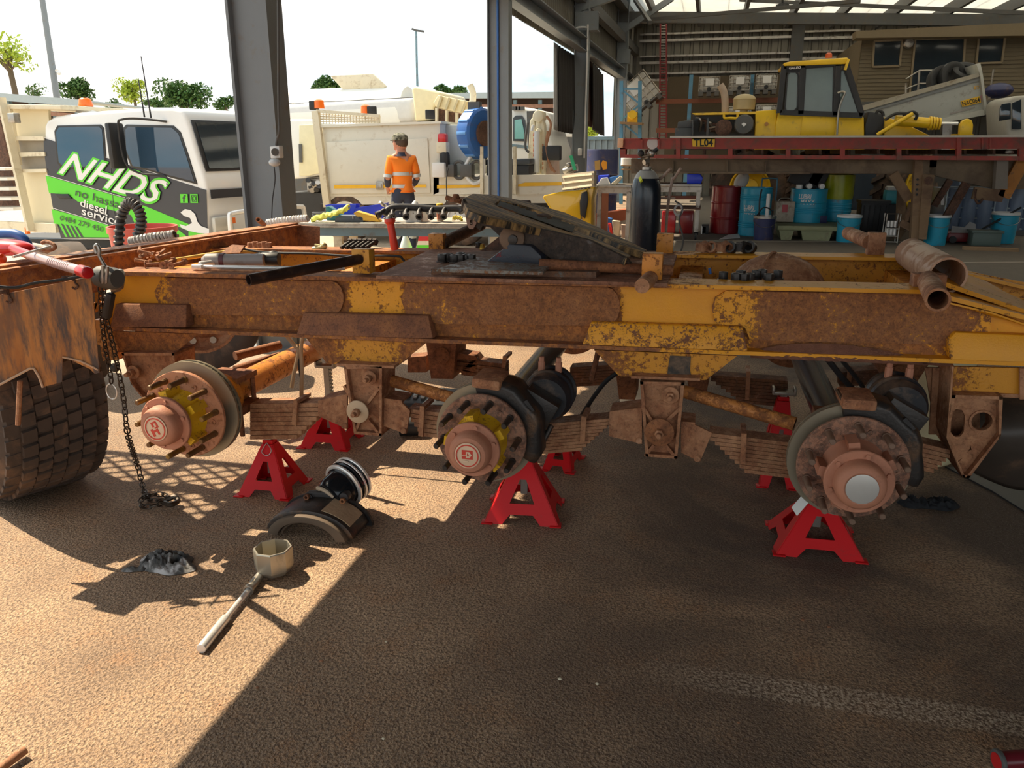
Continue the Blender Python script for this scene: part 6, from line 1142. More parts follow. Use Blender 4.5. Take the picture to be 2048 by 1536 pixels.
part('tank_upper', [lathe(pl.p(562, 240, .75), pl.p(829, 233, .75)-pl.p(562, 240, .75), [(0, .3), (.05, .6), (.2, .76), ((pl.p(829, 222)-pl.p(562, 236)).length-.1, .78), ((pl.p(829, 222)-pl.p(562, 236)).length, .74)], 40)], wh2, o)
part('hatch_lid', plate(pl, [(659, 151), (745, 147), (772, 172), (766, 177), (686, 180)], .12, .4), M['cream'], o, bevel=.03); part('side_seam', flat(pl, [(575, 207), (829, 194), (829, 195.5), (575, 208.5)], -.02), M['greyd'], o, smooth=0)
o, pl = hulk('tipper_hood', 'cream ribbed tipping bin and hood standing open behind the service truck', 18.5, [('bin', [(822, 175), (830, 172), (880, 184), (884, 195), (868, 215), (864, 240), (830, 244), (828, 220)], 2.0, 0, mt('yellow cream bin', (.78, .68, .42), .45), .06), ('hood', [(876, 190), (944, 204), (946, 214), (936, 230), (872, 214), (866, 206)], .15, -.3, mt('yellow cream bin', (.78, .68, .42), .45), .02), ('inner', [(872, 216), (935, 232), (930, 250), (870, 250)], .1, .1, M['rustd'], 0), ('rear_panel', [(822, 244), (880, 242), (880, 435), (822, 435)], 1.8, .0, M['greyd'], 0)])
for k in range(4): part('hood_rib', beam(pl.p(884+k*16, 192+k*3.5, -.34), pl.p(876+k*16, 215+k*3.4, -.34), .07, .05), mt('ochre rib', (.50, .42, .25), .5), o)
for k in range(3): part('window_post', beam(pl.p(874+k*20, 216+k*5, .05), pl.p(874+k*20, 250, .05), .12, .05), M['cream'], o)
o = single('exhaust_stack', sweep(curve([PY(943, 216, 18), PY(946, 195, 18), PY(945, 182, 18), PY(940, 170, 18)]), .075, 12), M['cream'], 'curved cream exhaust stack left of the middle column', 'exhaust', PY(943, 216, 18)); part('stack_mount', cyl(PY(943, 216, 18), (PY(943, 216, 18).x, 18, 0.0), .07), M['steel'], o)
o, pl = hulk('cream_truck', 'cream truck cab standing between the near column and the service truck', 14.8, [('cab', [(560, 250), (580, 238), (622, 238), (640, 246), (640, 350), (613, 356), (560, 360)], 1.9, 0, wh2, .05), ('side_door', [(598, 250), (640, 248), (641, 346), (616, 352), (598, 352)], .03, -.04, mt('yellow cream door', (.72, .66, .44), .45), .01), ('handle', [(597, 288), (603, 288), (604, 325), (598, 325)], .03, -.08, M['greyd'], .005), ('engine', [(613, 357), (640, 356), (642, 386), (614, 388)], .5, .1, M['steel'], .02), ('chassis', [(560, 386), (645, 386), (645, 461), (560, 461)], 1.5, .0, M['rubberblack'], 0)])
for k in range(9): part('engine_bit', [cyl(pl.p(616+k*2.8, 360+(k*7) % 22, -.05), pl.p(620+k*2.3, 364+(k*5) % 22, .1), .05)], M['steel'] if k % 2 else M['rubberblack'], o)
# ================================================================ bench with parts, and the worker
BZ = .90; a, bb = PZ(596, 446, BZ), PZ(1012, 448, BZ); u = (bb-a).normalized(); nb_ = V((-u.y, u.x, 0)); bl_ = (bb-a).length
bn = thing('workbench', 'plywood topped bench on a blue grey steel frame behind the dolly', 'bench', ((a+bb)/2+nb_*.35).xy.to_3d()); RB = Matrix((tuple(u), tuple(nb_), (0, 0, 1))).transposed()
bp = lambda s, t_, z: a+u*s+nb_*t_+V((0, 0, z-BZ))
part('top', box(bp(bl_/2, .36, BZ-.02), (bl_, .74, .04), RB), M['ply'], bn, bevel=.004); part('top_edge', box(bp(bl_/2, -.012, BZ-.035), (bl_, .02, .014), RB), M['ply'], bn)
part('apron', [box(bp(bl_/2, .03, BZ-.085), (bl_, .02, .08), RB), box(bp(bl_/2, .70, BZ-.085), (bl_, .02, .08), RB)], M['steelblue'], bn)
for s in (.37, bl_-.12):
    for t_ in (.07, .66): part('leg', box(bp(s, t_, (BZ-.12)/2), (.08, .06, BZ-.12), RB), M['cream'], bn)
BP = Plane(a+nb_*.3, nb_); BQ = Plane(a+nb_*.12, nb_); BR = Plane(a+nb_*.55, nb_)
def onb(x, pl=BP): p = pl.p(x, 430); return V((p.x, p.y, BZ))
def bpl(pl, q, dep, m_, name, lab, cat, bevel=.004, parts=()):
    pts = [pl.p(*s) for s in q]; dz = BZ+.001-min(p.z for p in pts); 
    return single(name, prism([p+V((0, 0, dz)) for p in pts], pl.n*dep), m_, lab, cat, (sum((p.x for p in pts))/len(pts), pts[0].y, BZ), bevel=bevel)
def bin_(q, pl, lab, m_=M['blue']):
    pts = [pl.p(*s) for s in q]; dz = BZ+.001-min(p.z for p in pts); pts = [p+V((0, 0, dz)) for p in pts]; o = thing('storage_bin', lab, 'bin', (pts[0].x, pts[0].y, BZ), 0, 'blue parts bins')
    part('side_wall', prism(pts, pl.n*.006), m_, o); part('far_side_wall', prism([p+pl.n*.2 for p in pts], pl.n*.006), m_, o)
    for i in (0, 1, 3): 
        p0, p1 = pts[i], pts[(i+1) % 4]
        if i != 0: part('end_wall', prism([p0, p1, p1+pl.n*.2, p0+pl.n*.2], V((.003, 0, .004))), m_, o, smooth=0)
    part('rim', [beam(pts[0], pts[1], .012, .01)], m_, o); return o
bin_([(650, 394), (711, 393), (705, 420), (653, 420)], BR, 'blue open parts bin at the left of the bench'); bin_([(768, 391), (708, 400), (704, 420), (764, 420)], BR, 'blue parts bin tipped forward behind the manifold')
bpl(BP, [(650, 397), (656, 396), (684, 416), (684, 424), (652, 424)], .12, mt('dark teal plastic', (.02, .16, .20), .4), 'teal_case', 'teal plastic case leaning in front of the left blue bin', 'case')
def cloth(P, w, m_, name, lab, pl=BQ, amp=.02):
    pts = [pl.p(*s) for s in P]; dz = BZ+.02-min(p.z for p in pts); pts = curve([p+V((0, 0, dz)) for p in pts], 8)
    n_ = len(pts)-1
    def fn(u, v):
        i = min(n_-1, int(u*n_)); f_ = u*n_-i; p = pts[i].lerp(pts[i+1], f_); a = 2*pi*v; e_ = 1+.35*mnoise.noise(V((u*9, cos(a)*2, sin(a)*2)))
        return p+V((0, 0, w*.6*sin(a)*e_))+pl.n*(w*cos(a)*e_)+V((0, 0, amp*mnoise.noise(V((u*12, v*5, 1)))))
    return single(name, grid(fn, 40, 14), m_, lab, 'cloth', pts[0])
cloth([(624, 436), (650, 428), (675, 421), (698, 409)], .045, M['hiv'], 'yellow_cloth', 'crumpled fluorescent yellow cloth at the left end of the bench'); cloth([(905, 420), (915, 418), (925, 421)], .035, mt('yellow rag', (.75, .60, .08), .7), 'yellow_rag', 'small yellow rag behind the right end of the manifold', BP)
bpl(BQ, [(706, 412), (712, 408), (752, 420), (760, 430), (720, 426)], .12, mt('orange yellow bag', (.80, .45, .05), .6), 'yellow_bag', 'flat orange yellow bag lying below the right blue bin', 'bag')
o = bpl(BQ, [(669, 439), (670, 431), (678, 427), (722, 427), (727, 431), (727, 439)], .18, mt('slate grey case', (.10, .11, .12), .4), 'small_case', 'slate grey flat tool case beside the yellow cloth', 'case', bevel=.006); part('latch', box(BQ.p(706, 436, -.004)+V((0, 0, .01)), (.012, .008, .03), RB), M['steel'], o)
single('hose_coil', join(*[sweep([onb(650, BR)+V((.13*cos(a), .07*sin(a), .012+.022*k)) for a in [2*pi*i/20 for i in range(20)]], .012, 6, True) for k in range(3)]), M['rubberblack'], 'black hose coiled behind the yellow cloth', 'hose', onb(650, BR))
o = thing('exhaust_manifold', 'black cast exhaust manifold lying across the bench', 'engine part', onb(850, BQ)); mm = M['castiron']; mp0 = lambda x, y, off=0: BQ.p(x, y, off)
part('runner_log', [sweep(curve([mp0(768, 430, .05), mp0(778, 418, .08), mp0(800, 414, .1), mp0(830, 415, .1), mp0(870, 418, .1), mp0(915, 417, .1), mp0(925, 425, .08)]), [.022]+[.034]*35+[.03], 14)], mm, o)
for x in (793, 820, 846, 870, 895): part('port_runner', [sweep(curve([mp0(x-4, 417, .09), mp0(x-8, 424, .05), mp0(x-8, 431, .0)]), .024, 12), pipe(mp0(x-8, 431, .01), mp0(x-8, 434, -.02), .034, .018, 16)], mm, o)
part('outlet_flange', [pipe(mp0(753, 431, .0), mp0(760, 428, .02), .036, .024, 18), sweep([mp0(757, 429, .01), mp0(770, 420, .06)], .026, 12)], mm, o)
for x in (800, 826, 877, 910): part('bolt', cyl(mp0(x, 428, -.01), mp0(x, 425, -.01), .008, n=6), M['steel'], o)
single('bracket_pile', join(*[beam(BP.p(760+k*8, 404+5*(k % 3), .05*k % .1), BP.p(768+k*8, 412+4*(k % 2), .04), .03, .02) for k in range(6)]), M['steel'], 'pile of small steel brackets behind the manifold', 'brackets', onb(780, BP))
m_bag, t, b = newmat('thin white plastic'); b.inputs['Base Color'].default_value = (.85, .84, .82, 1); b.inputs['Roughness'].default_value = .3; b.inputs['Transmission Weight'].default_value = .35
c = onb(831, BP); single('plastic_bag', lathe(c, (0, 0, 1), [(0, .13), (.05, .125), (.10, .09), (.16, .04), (.19, .02), (.2, .005)], 16), m_bag, 'thin white plastic bag with its top gathered, behind the red can', 'bag', c)
o = thing('spray_can', 'small silver can with red band in front of the plastic bag', 'can', onb(836, BQ)); c = onb(836, BQ)+nb_*.09; part('can_body', lathe(c, (0, 0, 1), [(0, .030), (.10, .030), (.115, .022), (.12, .01)], 20), M['steel'], o); part('red_band', lathe(c+V((0, 0, .04)), (0, 0, 1), [(0, .0305), (.035, .0305)], 20), M['red'], o)
o = thing('spray_can', 'spray can with bright yellow cap standing on the bench', 'can', onb(876, BQ)); c = onb(876, BQ)+nb_*.14; part('can_body', lathe(c, (0, 0, 1), [(0, .033), (.125, .033)], 20), mt('cream can', (.65, .50, .38), .4), o); part('red_band', lathe(c+V((0, 0, .02)), (0, 0, 1), [(0, .0335), (.06, .0335)], 20), mt('salmon band', (.60, .22, .14), .4), o); part('cap', lathe(c+V((0, 0, .125)), (0, 0, 1), [(0, .036), (.045, .034), (.05, .03)], 20), M['yel'], o)
single('steel_rod', sweep(curve([BP.p(893, 405), BP.p(893, 380), BP.p(893, 355), BP.p(897, 335)]), .005, 6), M['rubberblack'], 'thin black flexible rod standing on the bench', 'rod', onb(893, BP))
# ================================================================ the worker
def skin_mesh(name, pts, edges, radii, mat_, parent, root=0, sub=2, label=None):
    me = bpy.data.meshes.new(name); me.from_pydata([tuple(p) for p in pts], edges, []); o = bpy.data.objects.new(name, me); C.objects.link(o)
    md = o.modifiers.new('s', 'SKIN'); md.use_smooth_shade = True
    for i, v in enumerate(me.skin_vertices[0].data): r = radii[i]; v.radius = r if isinstance(r, tuple) else (r, r); v.use_root = (i == root)
    s = o.modifiers.new('d', 'SUBSURF'); s.levels = sub; s.render_levels = sub
    dg = bpy.context.evaluated_depsgraph_get(); me2 = bpy.data.meshes.new_from_object(o.evaluated_get(dg)); me2.name = name
    bpy.data.objects.remove(o); me2.materials.clear(); me2.materials.append(mat_)
    Ti = wm(parent).inverted(); me2.transform(Ti); me2.polygons.foreach_set('use_smooth', [True]*len(me2.polygons))
    o = bpy.data.objects.new(name, me2); C.objects.link(o); o.parent = parent
    if label: o['label'] = label
    return o
WY = 11.6; wp = PY(806, 400, WY); WX = wp.x
wk = thing('person', 'worker in orange high visibility shirt, navy trousers and camouflage cap seen from behind', 'person', (WX, WY, 0))
ang = radians(28); Rw = Matrix.Rotation(ang, 3, 'Z')          # body faces away from the viewer, turned left
def w(x, y, z): return V((WX, WY, 0)) + Rw @ V((x*.86, y, z*.995))
P = dict(pel=(0, 0, .98), wst=(0, .0, 1.10), chs=(0, -.01, 1.32), nk0=(0, -.01, 1.50), nk1=(0, .0, 1.57), hd=(-.01, .02, 1.68), hd2=(-.01, .02, 1.74),
         sl=(-.18, -.01, 1.46), el=(-.26, -.04, 1.18), wl=(-.24, .16, 1.02), hl=(-.22, .24, .99), sr=(.18, -.01, 1.46), er=(.27, .02, 1.18), wr=(.22, .24, 1.05), hr=(.19, .31, 1.03),
         ll=(-.10, 0, .93), kl=(-.12, .03, .50), al=(-.13, -.01, .10), tl=(-.15, .14, .04), lr=(.10, 0, .93), kr=(.12, .03, .50), ar=(.13, -.01, .10), tr=(.15, .14, .04))
K = list(P); ix = {k: i for i, k in enumerate(K)}; E_ = [('pel', 'wst'), ('wst', 'chs'), ('chs', 'nk0'), ('nk0', 'nk1'), ('nk1', 'hd'), ('hd', 'hd2'), ('nk0', 'sl'), ('sl', 'el'), ('el', 'wl'), ('wl', 'hl'), ('nk0', 'sr'), ('sr', 'er'), ('er', 'wr'), ('wr', 'hr'), ('pel', 'll'), ('ll', 'kl'), ('kl', 'al'), ('al', 'tl'), ('pel', 'lr'), ('lr', 'kr'), ('kr', 'ar'), ('ar', 'tr')]
Rr = dict(pel=(.16, .11), wst=(.14, .10), chs=(.16, .11), nk0=(.09, .08), nk1=.06, hd=(.08, .10), hd2=(.075, .095), sl=.06, el=.042, wl=.03, hl=.035, sr=.06, er=.042, wr=.03, hr=.035, ll=.085, kl=.06, al=.04, tl=.035, lr=.085, kr=.06, ar=.04, tr=.035)
skin_mesh('body', [w(*P[k]) for k in K], [(ix[a], ix[b]) for a, b in E_], [Rr[k] for k in K], M['skin'], wk)
def sub_(keys, edges, rad, nm_, mat_, lab=None, over=None):
    pts = [w(*(over or {}).get(k, P[k] if k in P else None)) for k in keys]; return skin_mesh(nm_, pts, [(keys.index(a), keys.index(b)) for a, b in edges], [rad[k] for k in keys], mat_, wk, label=lab)
sub_(['wst', 'low', 'chs', 'nk0', 'sl', 'el', 'sr', 'er'], [('low', 'wst'), ('wst', 'chs'), ('chs', 'nk0'), ('nk0', 'sl'), ('sl', 'el'), ('nk0', 'sr'), ('sr', 'er')],
     dict(wst=(.165, .125), low=(.165, .125), chs=(.178, .135), nk0=(.13, .105), sl=.085, el=.070, sr=.085, er=.072), 'shirt', M['hi'], over=dict(low=(0, 0, 1.00), wst=(0, 0, 1.12), el=(-.25, -.03, 1.20), er=(.26, .01, 1.20)))
sub_(['el', 'wl'], [('el', 'wl')], dict(el=.062, wl=.045), 'sleeve_cuff', M['cloth'], over=dict(el=(-.258, -.04, 1.20), wl=(-.245, .12, 1.05))); sub_(['er', 'wr'], [('er', 'wr')], dict(er=.062, wr=.045), 'sleeve_cuff', M['cloth'], over=dict(er=(.268, .02, 1.20), wr=(.23, .2, 1.07)))
sub_(['pel', 'wst', 'll', 'kl', 'al', 'lr', 'kr', 'ar'], [('wst', 'pel'), ('pel', 'll'), ('ll', 'kl'), ('kl', 'al'), ('pel', 'lr'), ('lr', 'kr'), ('kr', 'ar')], dict(pel=(.16, .12), wst=(.15, .115), ll=.11, kl=.085, al=.075, lr=.115, kr=.085, ar=.075), 'trousers', M['cloth'], over=dict(wst=(0, 0, 1.07)))
def band_(z, rx, ry, h, nm_, m_=M['silverlt'], c=(0, 0)): return part(nm_, lathe((0, 0, 0), (0, 0, 1), [(0, 1), (h, 1)], 32) if 0 else ([w(c[0]+rx*cos(a), c[1]+ry*sin(a), z+dz) for dz in (0, h) for a in [2*pi*i/32 for i in range(32)]], [(i, (i+1) % 32, 32+(i+1) % 32, 32+i) for i in range(32)]), m_, wk)
band_(1.22, .188, .128, .05, 'reflective_band'); band_(1.04, .186, .127, .05, 'reflective_band')
for s in (-1, 1):
    e0 = w(s*.245, -.025, 1.235); e1 = w(s*.252, -.03, 1.19); part('sleeve_band', cyl(e0, e1, .066, .066, 20), M['silverlt'], wk); part('leg_band', cyl(w(s*.13, .01, .34), w(s*.13, .01, .28), .078, .076, 20), M['silverlt'], wk)
    part('boot', [ball(w(s*.14, .07, .05), (.05, .14, .055), R=Rw), cyl(w(s*.13, -.01, .0), w(s*.13, -.01, .16), .055, .05)], mt('brown boot', (.12, .06, .03), .6), wk)
    hp_ = 'hl' if s < 0 else 'hr'; hc = V(P[hp_]); ww = V(P['wl' if s < 0 else 'wr']); d = (hc-ww).normalized(); sd_ = V((1, 0, 0)); g = []
    for k, (o_, l_) in enumerate(((-.03, .065), (-.01, .075), (.01, .07), (.03, .055))): b0 = hc+sd_*o_+d*.03; g.append(sweep([w(*b0), w(*(b0+d*l_*.5+V((0, 0, -.005)))), w(*(b0+d*l_+V((0, 0, -.025))))], [.009, .0085, .007], 6))
    b0 = hc-sd_*s*.035; g.append(sweep([w(*b0), w(*(b0-sd_*s*.02+d*.03)), w(*(b0-sd_*s*.022+d*.055))], [.011, .010, .008], 6)); part('fingers', g, M['skin'], wk)
hR = Matrix.Rotation(ang+radians(38), 3, 'Z'); hc = w(-.01, .02, 1.69)     # head turned further left
def h(x, y, z): return hc+hR @ V((x, y, z))
part('head', [ball(hc, (.096, .115, .128), 20, 12, hR), ball(h(0, .03, -.065), (.070, .082, .065), 14, 8, hR)], M['skin'], wk); part('nose', ball(h(0, .105, -.015), (.012, .02, .02), R=hR), M['skin'], wk); part('mouth', ball(h(0, .098, -.055), (.022, .006, .006), R=hR), mt('lips', (.4, .12, .09), .5), wk)
for s in (-1, 1): part('ear', ball(h(s*.08, -.005, -.01), (.012, .025, .033), R=hR), M['skin'], wk)
part('sunglasses', [ball(h(s*.036, .093, .012), (.028, .012, .018), R=hR) for s in (-1, 1)]+[sweep([h(s*.07, .08, .015), h(s*.083, .0, .012)], .004) for s in (-1, 1)], M['black'], wk)
part('hair', ball(h(0, -.018, .01), (.099, .111, .105), 20, 10, hR), mt('short brown hair', (.08, .05, .035), .8), wk)
m, t, b = newmat('camouflage cap cloth'); t.links.new(ramp(t, noise(t, 22, 3, .5), [(.42, (.05, .05, .035)), (.50, (.13, .13, .09)), (.60, (.24, .23, .18))]), b.inputs['Base Color']); b.inputs['Roughness'].default_value = .9
part('cap', [lathe(h(0, 0, .035), (0, 0, 1), [(0, .118), (.03, .122), (.07, .108), (.10, .066), (.113, .01)], 24), prism([h(-.07, .06, .04), h(-.06, .15, .03), h(0, .175, .028), h(.06, .15, .03), h(.07, .06, .04)], (0, 0, .008))], m, wk)
part('collar', [lathe(w(0, -.005, 1.50), (0, 0, 1), [(0, .105), (.03, .085), (.055, .078), (.05, .07)], 24)], M['cloth'], wk)
# boxes behind the bench legs
o = thing('sign_box', 'red white and green striped box on the ground behind the bench', 'box', PZ(865, 560)); pl = Ypl(10.3)
for nm_, q, m_ in (('red_panel', [(838, 470), (862, 470), (862, 482), (836, 482)], M['red']), ('white_panel', [(836, 482), (862, 482), (862, 490), (834, 490)], M['cream']), ('green_panel', [(834, 490), (862, 490), (862, 537), (832, 537)], M['green'])): part(nm_, plate(pl, q, .3), m_, o, smooth=0)
c = PY(809, 560, 10.3); single('white_bottle', lathe((c.x, 10.4, 0), (0, 0, 1), [(0, .08), (.3, .085), (.4, .05), (.45, .03)], 16), mt('white and green bottle', (.62, .75, .66), .4), 'white and green bottle standing between the legs of the worker and the red grip', 'bottle', (c.x, 10.4, 0))
# ================================================================ raised red deck trailer
DY_ = 14.9; DP = Ypl(DY_)
dk = thing('deck_trailer', 'red flat deck trailer standing on its legs with a black on yellow number plate', 'trailer', PZ(1838, 480)); rd = M['redd']; m_cb = mt('tan dusty beam', (.24, .17, .105), .7, var=.3, scale=1.6, dirt=.5, dirtc=(.09, .05, .03))
part('top_channel', [plate(DP, [(1240, 277), (2200, 274), (2200, 298), (1240, 298)], .06), plate(DP, [(1240, 277), (2200, 274), (2200, 276), (1240, 279)], 2.4, -.03)], rd, dk, smooth=0); part('deck_sheet', plate(DP, [(1340, 272), (2200, 270), (2200, 274), (1340, 276)], 2.35, -.05), mt('pale deck edge', (.62, .57, .50), .5), dk, smooth=0)
part('bottom_rail', plate(DP, [(1242, 309), (2200, 313), (2200, 322), (1242, 316)], .08, -.02), rd, dk, smooth=0); part('end_post', [plate(DP, [(1240, 296), (1251, 296), (1251, 316), (1240, 316)], .3)], rd, dk, smooth=0)
for x in (1357, 1461, 1577, 1686, 1799, 1919, 2044): part('rib', plate(DP, [(x-5, 275 if x in (1357, 1919) else 297), (x+4, 275 if x in (1357, 1919) else 297), (x+4, 317+(x-1300)*.006), (x-5, 317+(x-1300)*.006)], .10, -.04), rd, dk, smooth=0)
for x in (1317, 1283, 1965, 1981): part('flange_rib', plate(DP, [(x-2, 277), (x+2, 277), (x+2, 298), (x-2, 298)], .05, -.03), rd, dk, smooth=0)
part('worn_patch', lathe(DP.p(1305, 287, -.005), (0, -1, 0), [(0, .10), (.002, .07), (.003, .01)], 16), mt('bare white patch', (.62, .55, .52), .6), dk); part('corner_lamp', box(DP.p(1241, 286, -.05), (.10, .08, .16)), mt('salmon lamp', (.85, .45, .25), .4), dk, bevel=.015); part('round_lamp', ball(DP.p(2019, 304, .05), (.07, .05, .04)), M['steel'], dk)
part('number_plate', plate(DP, [(1384, 276), (1430, 276), (1429, 294), (1385, 293)], .01, -.03), mt('plate yellow', (.85, .50, .02), .5), dk, smooth=0); part('plate_text', textq('TL04', [(1388, 293), (1426, 293), (1426, 278), (1388, 278)], DP, -.036, bold=.03), M['black'], dk, smooth=0)
part('main_beam', [plate(DP, [(1262, 318), (1860, 320), (1862, 348), (1610, 346), (1262, 345)], .25, .5), plate(DP, [(1860, 320), (2200, 322), (2200, 380), (1990, 378), (1880, 354), (1862, 348)], .25, .5), plate(DP, [(1262, 343), (1620, 344), (1620, 348), (1262, 347)], .4, .4)], m_cb, dk, smooth=0); part('main_beam', [plate(DP, [(1262, 318), (2200, 322), (2200, 350), (1262, 345)], .2, 1.6)], m_cb, dk, smooth=0)
for x in (1453, 1530, 1345): part('stiffener', plate(DP, [(x, 323), (x+2, 323), (x+2, 346), (x, 346)], .12, .4), m_cb, dk, smooth=0)
for k in range(14): x = 1290+k*58; part('cross_bearer', plate(DP, [(x, 299), (x+5, 299), (x+5, 309), (x, 309)], 2.2, .1), M['rustd'], dk, smooth=0)
m_lg = mt('tan landing leg', (.26, .16, .085), .7, var=.3, scale=3, dirt=.5, dirtc=(.12, .06, .035))
L_ = Ypl(15.1); lg = part('landing_leg', [plate(L_, [(1830, 318), (1846, 318), (1846, 348), (1869, 350), (1853, 479), (1822, 477)], .14)], m_lg, dk, smooth=0); part('leg_face', plate(L_, [(1846, 350), (1869, 350), (1853, 479), (1837, 478)], .05, -.05), m_lg, lg, smooth=0)
part('pivot_bolt', cyl(L_.p(1857, 361, -.05), L_.p(1857, 361, -.12), .065, n=12), M['rustd'], lg)
for k in range(4): part('pin_hole', cyl(L_.p(1835-k*.5, 359+k*10, -.012), L_.p(1835-k*.5, 359+k*10, .0), .02, n=10), M['black'], lg)
part('landing_leg', plate(L_, [(1797, 380), (1814, 380), (1808, 466), (1793, 466)], .14, .8), m_lg, dk, smooth=0); part('leg_foot', plate(L_, [(1792, 462), (1812, 462), (1800, 478), (1789, 478)], .1, .7), m_lg, dk, smooth=0); part('leg_socket', plate(L_, [(1860, 318), (1874, 318), (1872, 350), (1858, 350)], .1, .3), m_lg, dk, smooth=0)
for p, q, w_, m_ in (((1786, 347), (1818, 400), .16, m_lg), ((1822, 405), (1812, 442), .06, m_lg), ((1800, 445), (1824, 456), .12, m_lg), ((1933, 366), (1880, 458), .14, M['rustd']), ((1880, 458), (1852, 476), .16, M['rustd']), ((1900, 360), (1868, 412), .10, M['rustd']), ((2046, 322), (2006, 394), .20, mt('orange primer', (.55, .22, .04), .6, dirt=.3)), ((1946, 386), (2006, 392), .2, m_lg)):
    part('brace', beam(L_.p(*p, .2), L_.p(*q, .2), .08, w_), m_, dk, smooth=0)
part('rear_post', plate(L_, [(1994, 320), (2017, 320), (2015, 378), (1990, 378)], .15), mt('grey brown post', (.25, .21, .17), .6), dk, smooth=0); part('hanging_chain', sweep(curve([L_.p(x, y) for x, y in ((1952, 378), (1950, 395), (1957, 407), (1966, 397))]), .02), M['rustd'], dk)
# ================================================================ yellow grader behind the deck
GP = Ypl(18.0); gy = mt('machine yellow', (.80, .50, .015), .35, var=.05, dirt=.15, dirtc=(.35, .22, .06)); GR = thing('grader', 'yellow grader with glazed cab and GALEO lettering standing behind the red deck', 'machine', (GP.p(1620, 300).x, 18.8, 0)); gd = M['rubberblack']
part('cab_lower', plate(GP, [(1557, 224), (1640, 228), (1728, 233), (1730, 300), (1550, 300), (1551, 250)], 1.3), gy, GR, bevel=.03); part('door_panel', plate(GP, [(1606, 228), (1672, 231), (1668, 272), (1600, 272)], .02, -.03), gy, GR, bevel=.008); part('engine_cover', plate(GP, [(1511, 222), (1553, 219), (1552, 300), (1509, 300)], 1.2, .05), gy, GR, bevel=.02)
part('cab_roof', plate(GP, [(1567, 126), (1580, 123), (1695, 115), (1700, 120), (1690, 128), (1568, 132)], 1.5, -.1), gy, GR, bevel=.02); part('roof_tip', beam(GP.p(1697, 118, -.1), GP.p(1690, 140, -.1), .05, .05), gy, GR)
cf = part('cab_frame', [beam(GP.p(*p), GP.p(*q), .10, .12, (0, 1, 0)) for p, q in (((1568, 131), (1558, 226)), ((1605, 130), (1601, 228)), ((1676, 127), (1670, 231)), ((1691, 126), (1724, 232)), ((1568, 133), (1690, 126)), ((1560, 225), (1724, 231)))]+[plate(GP, [(1568, 131), (1606, 130), (1604, 145), (1567, 146)], .04)], gd, GR)
part('far_cab_frame', [beam(GP.p(*p, 1.2), GP.p(*q, 1.2), .08, .08, (0, 1, 0)) for p, q in (((1574, 131), (1566, 226)), ((1676, 127), (1668, 231)), ((1688, 126), (1714, 232)))]+[plate(GP, [(1562, 200), (1600, 200), (1600, 232), (1562, 232)], .3, .6)], gd, GR)
gl = mt('cab glass green grey', (.10, .13, .115), .1, var=.3, scale=1.2)
for q in ([(1575, 150), (1580, 144), (1592, 144), (1597, 150), (1595, 215), (1588, 222), (1572, 222), (1570, 215)], [(1611, 136), (1668, 132), (1666, 225), (1606, 223)], [(1681, 142), (1688, 138), (1718, 226), (1678, 227)]):
    part('window_pane', plate(GP, q, .015, -.02), gl, GR, smooth=0); part('window_seal', [beam(GP.p(*q[i], -.03), GP.p(*q[(i+1) % len(q)], -.03), .03, .02, (0, 1, 0)) for i in range(len(q))], gd, GR, smooth=0)
part('brand_text', textq('GALEO', [(1578, 139), (1602, 137), (1602, 132), (1578, 134)], GP, -.07, shear=.2, bold=.03), M['whitep'], GR, smooth=0); part('beacon', lathe(GP.p(1657, 116, .3), (0, 0, 1), [(0, .07), (.08, .06), (.1, .03)], 16), mt('red orange beacon', (.55, .10, .03), .4), GR); part('door_rod', sweep(curve([GP.p(*p, -.15) for p in ((1675, 186), (1684, 183), (1690, 186), (1684, 200), (1677, 225), (1674, 270))]), .02), M['steel'], GR); part('cap_disc', cyl(GP.p(1533, 248, .03), GP.p(1533, 248, -.02), .04), mt('rust disc', (.45, .2, .05), .5), GR)
part('hood_plate', plate(GP, [(1384, 226), (1512, 223), (1512, 228), (1390, 230)], 1.1, .05), gy, GR); part('grab_rail', sweep(curve([GP.p(1448, 228), GP.p(1449, 236), GP.p(1461, 236), GP.p(1474, 236), GP.p(1475, 228)]), .025), gy, GR)
part('exhaust_pipe', sweep(curve([GP.p(1450, 228, .4), GP.p(1450, 200, .4), GP.p(1447, 182, .4), GP.p(1440, 170, .4)]), .075, 14), mt('dusty tan pipe', (.40, .31, .24), .7), GR); part('air_cleaner', [lathe(GP.p(1487, 226, .4), (0, 0, 1), [(0, .08), (.06, .08), (.07, .22), (.26, .23), (.27, .24), (.33, .20), (.37, .10), (.38, .02)], 28)], mt('tan air cleaner', (.42, .33, .17), .5), GR)
part('engine_block', [plate(GP, [(1385, 230), (1510, 230), (1510, 300), (1385, 300)], .5, .4)], M['greyd'], GR); part('radiator', [plate(GP, [(1350, 256), (1384, 256), (1384, 300), (1350, 300)], .9, .1), plate(GP, [(1356, 244), (1376, 240), (1384, 240), (1384, 256), (1354, 256)], .7, .1), plate(GP, [(1384, 240), (1387, 240), (1387, 272), (1384, 272)], .9), plate(GP, [(1414, 236), (1418, 236), (1418, 272), (1412, 272)], .1, -.1)], mt('dark slate metal', (.06, .065, .07), .5, dirt=.3), GR, bevel=.01)
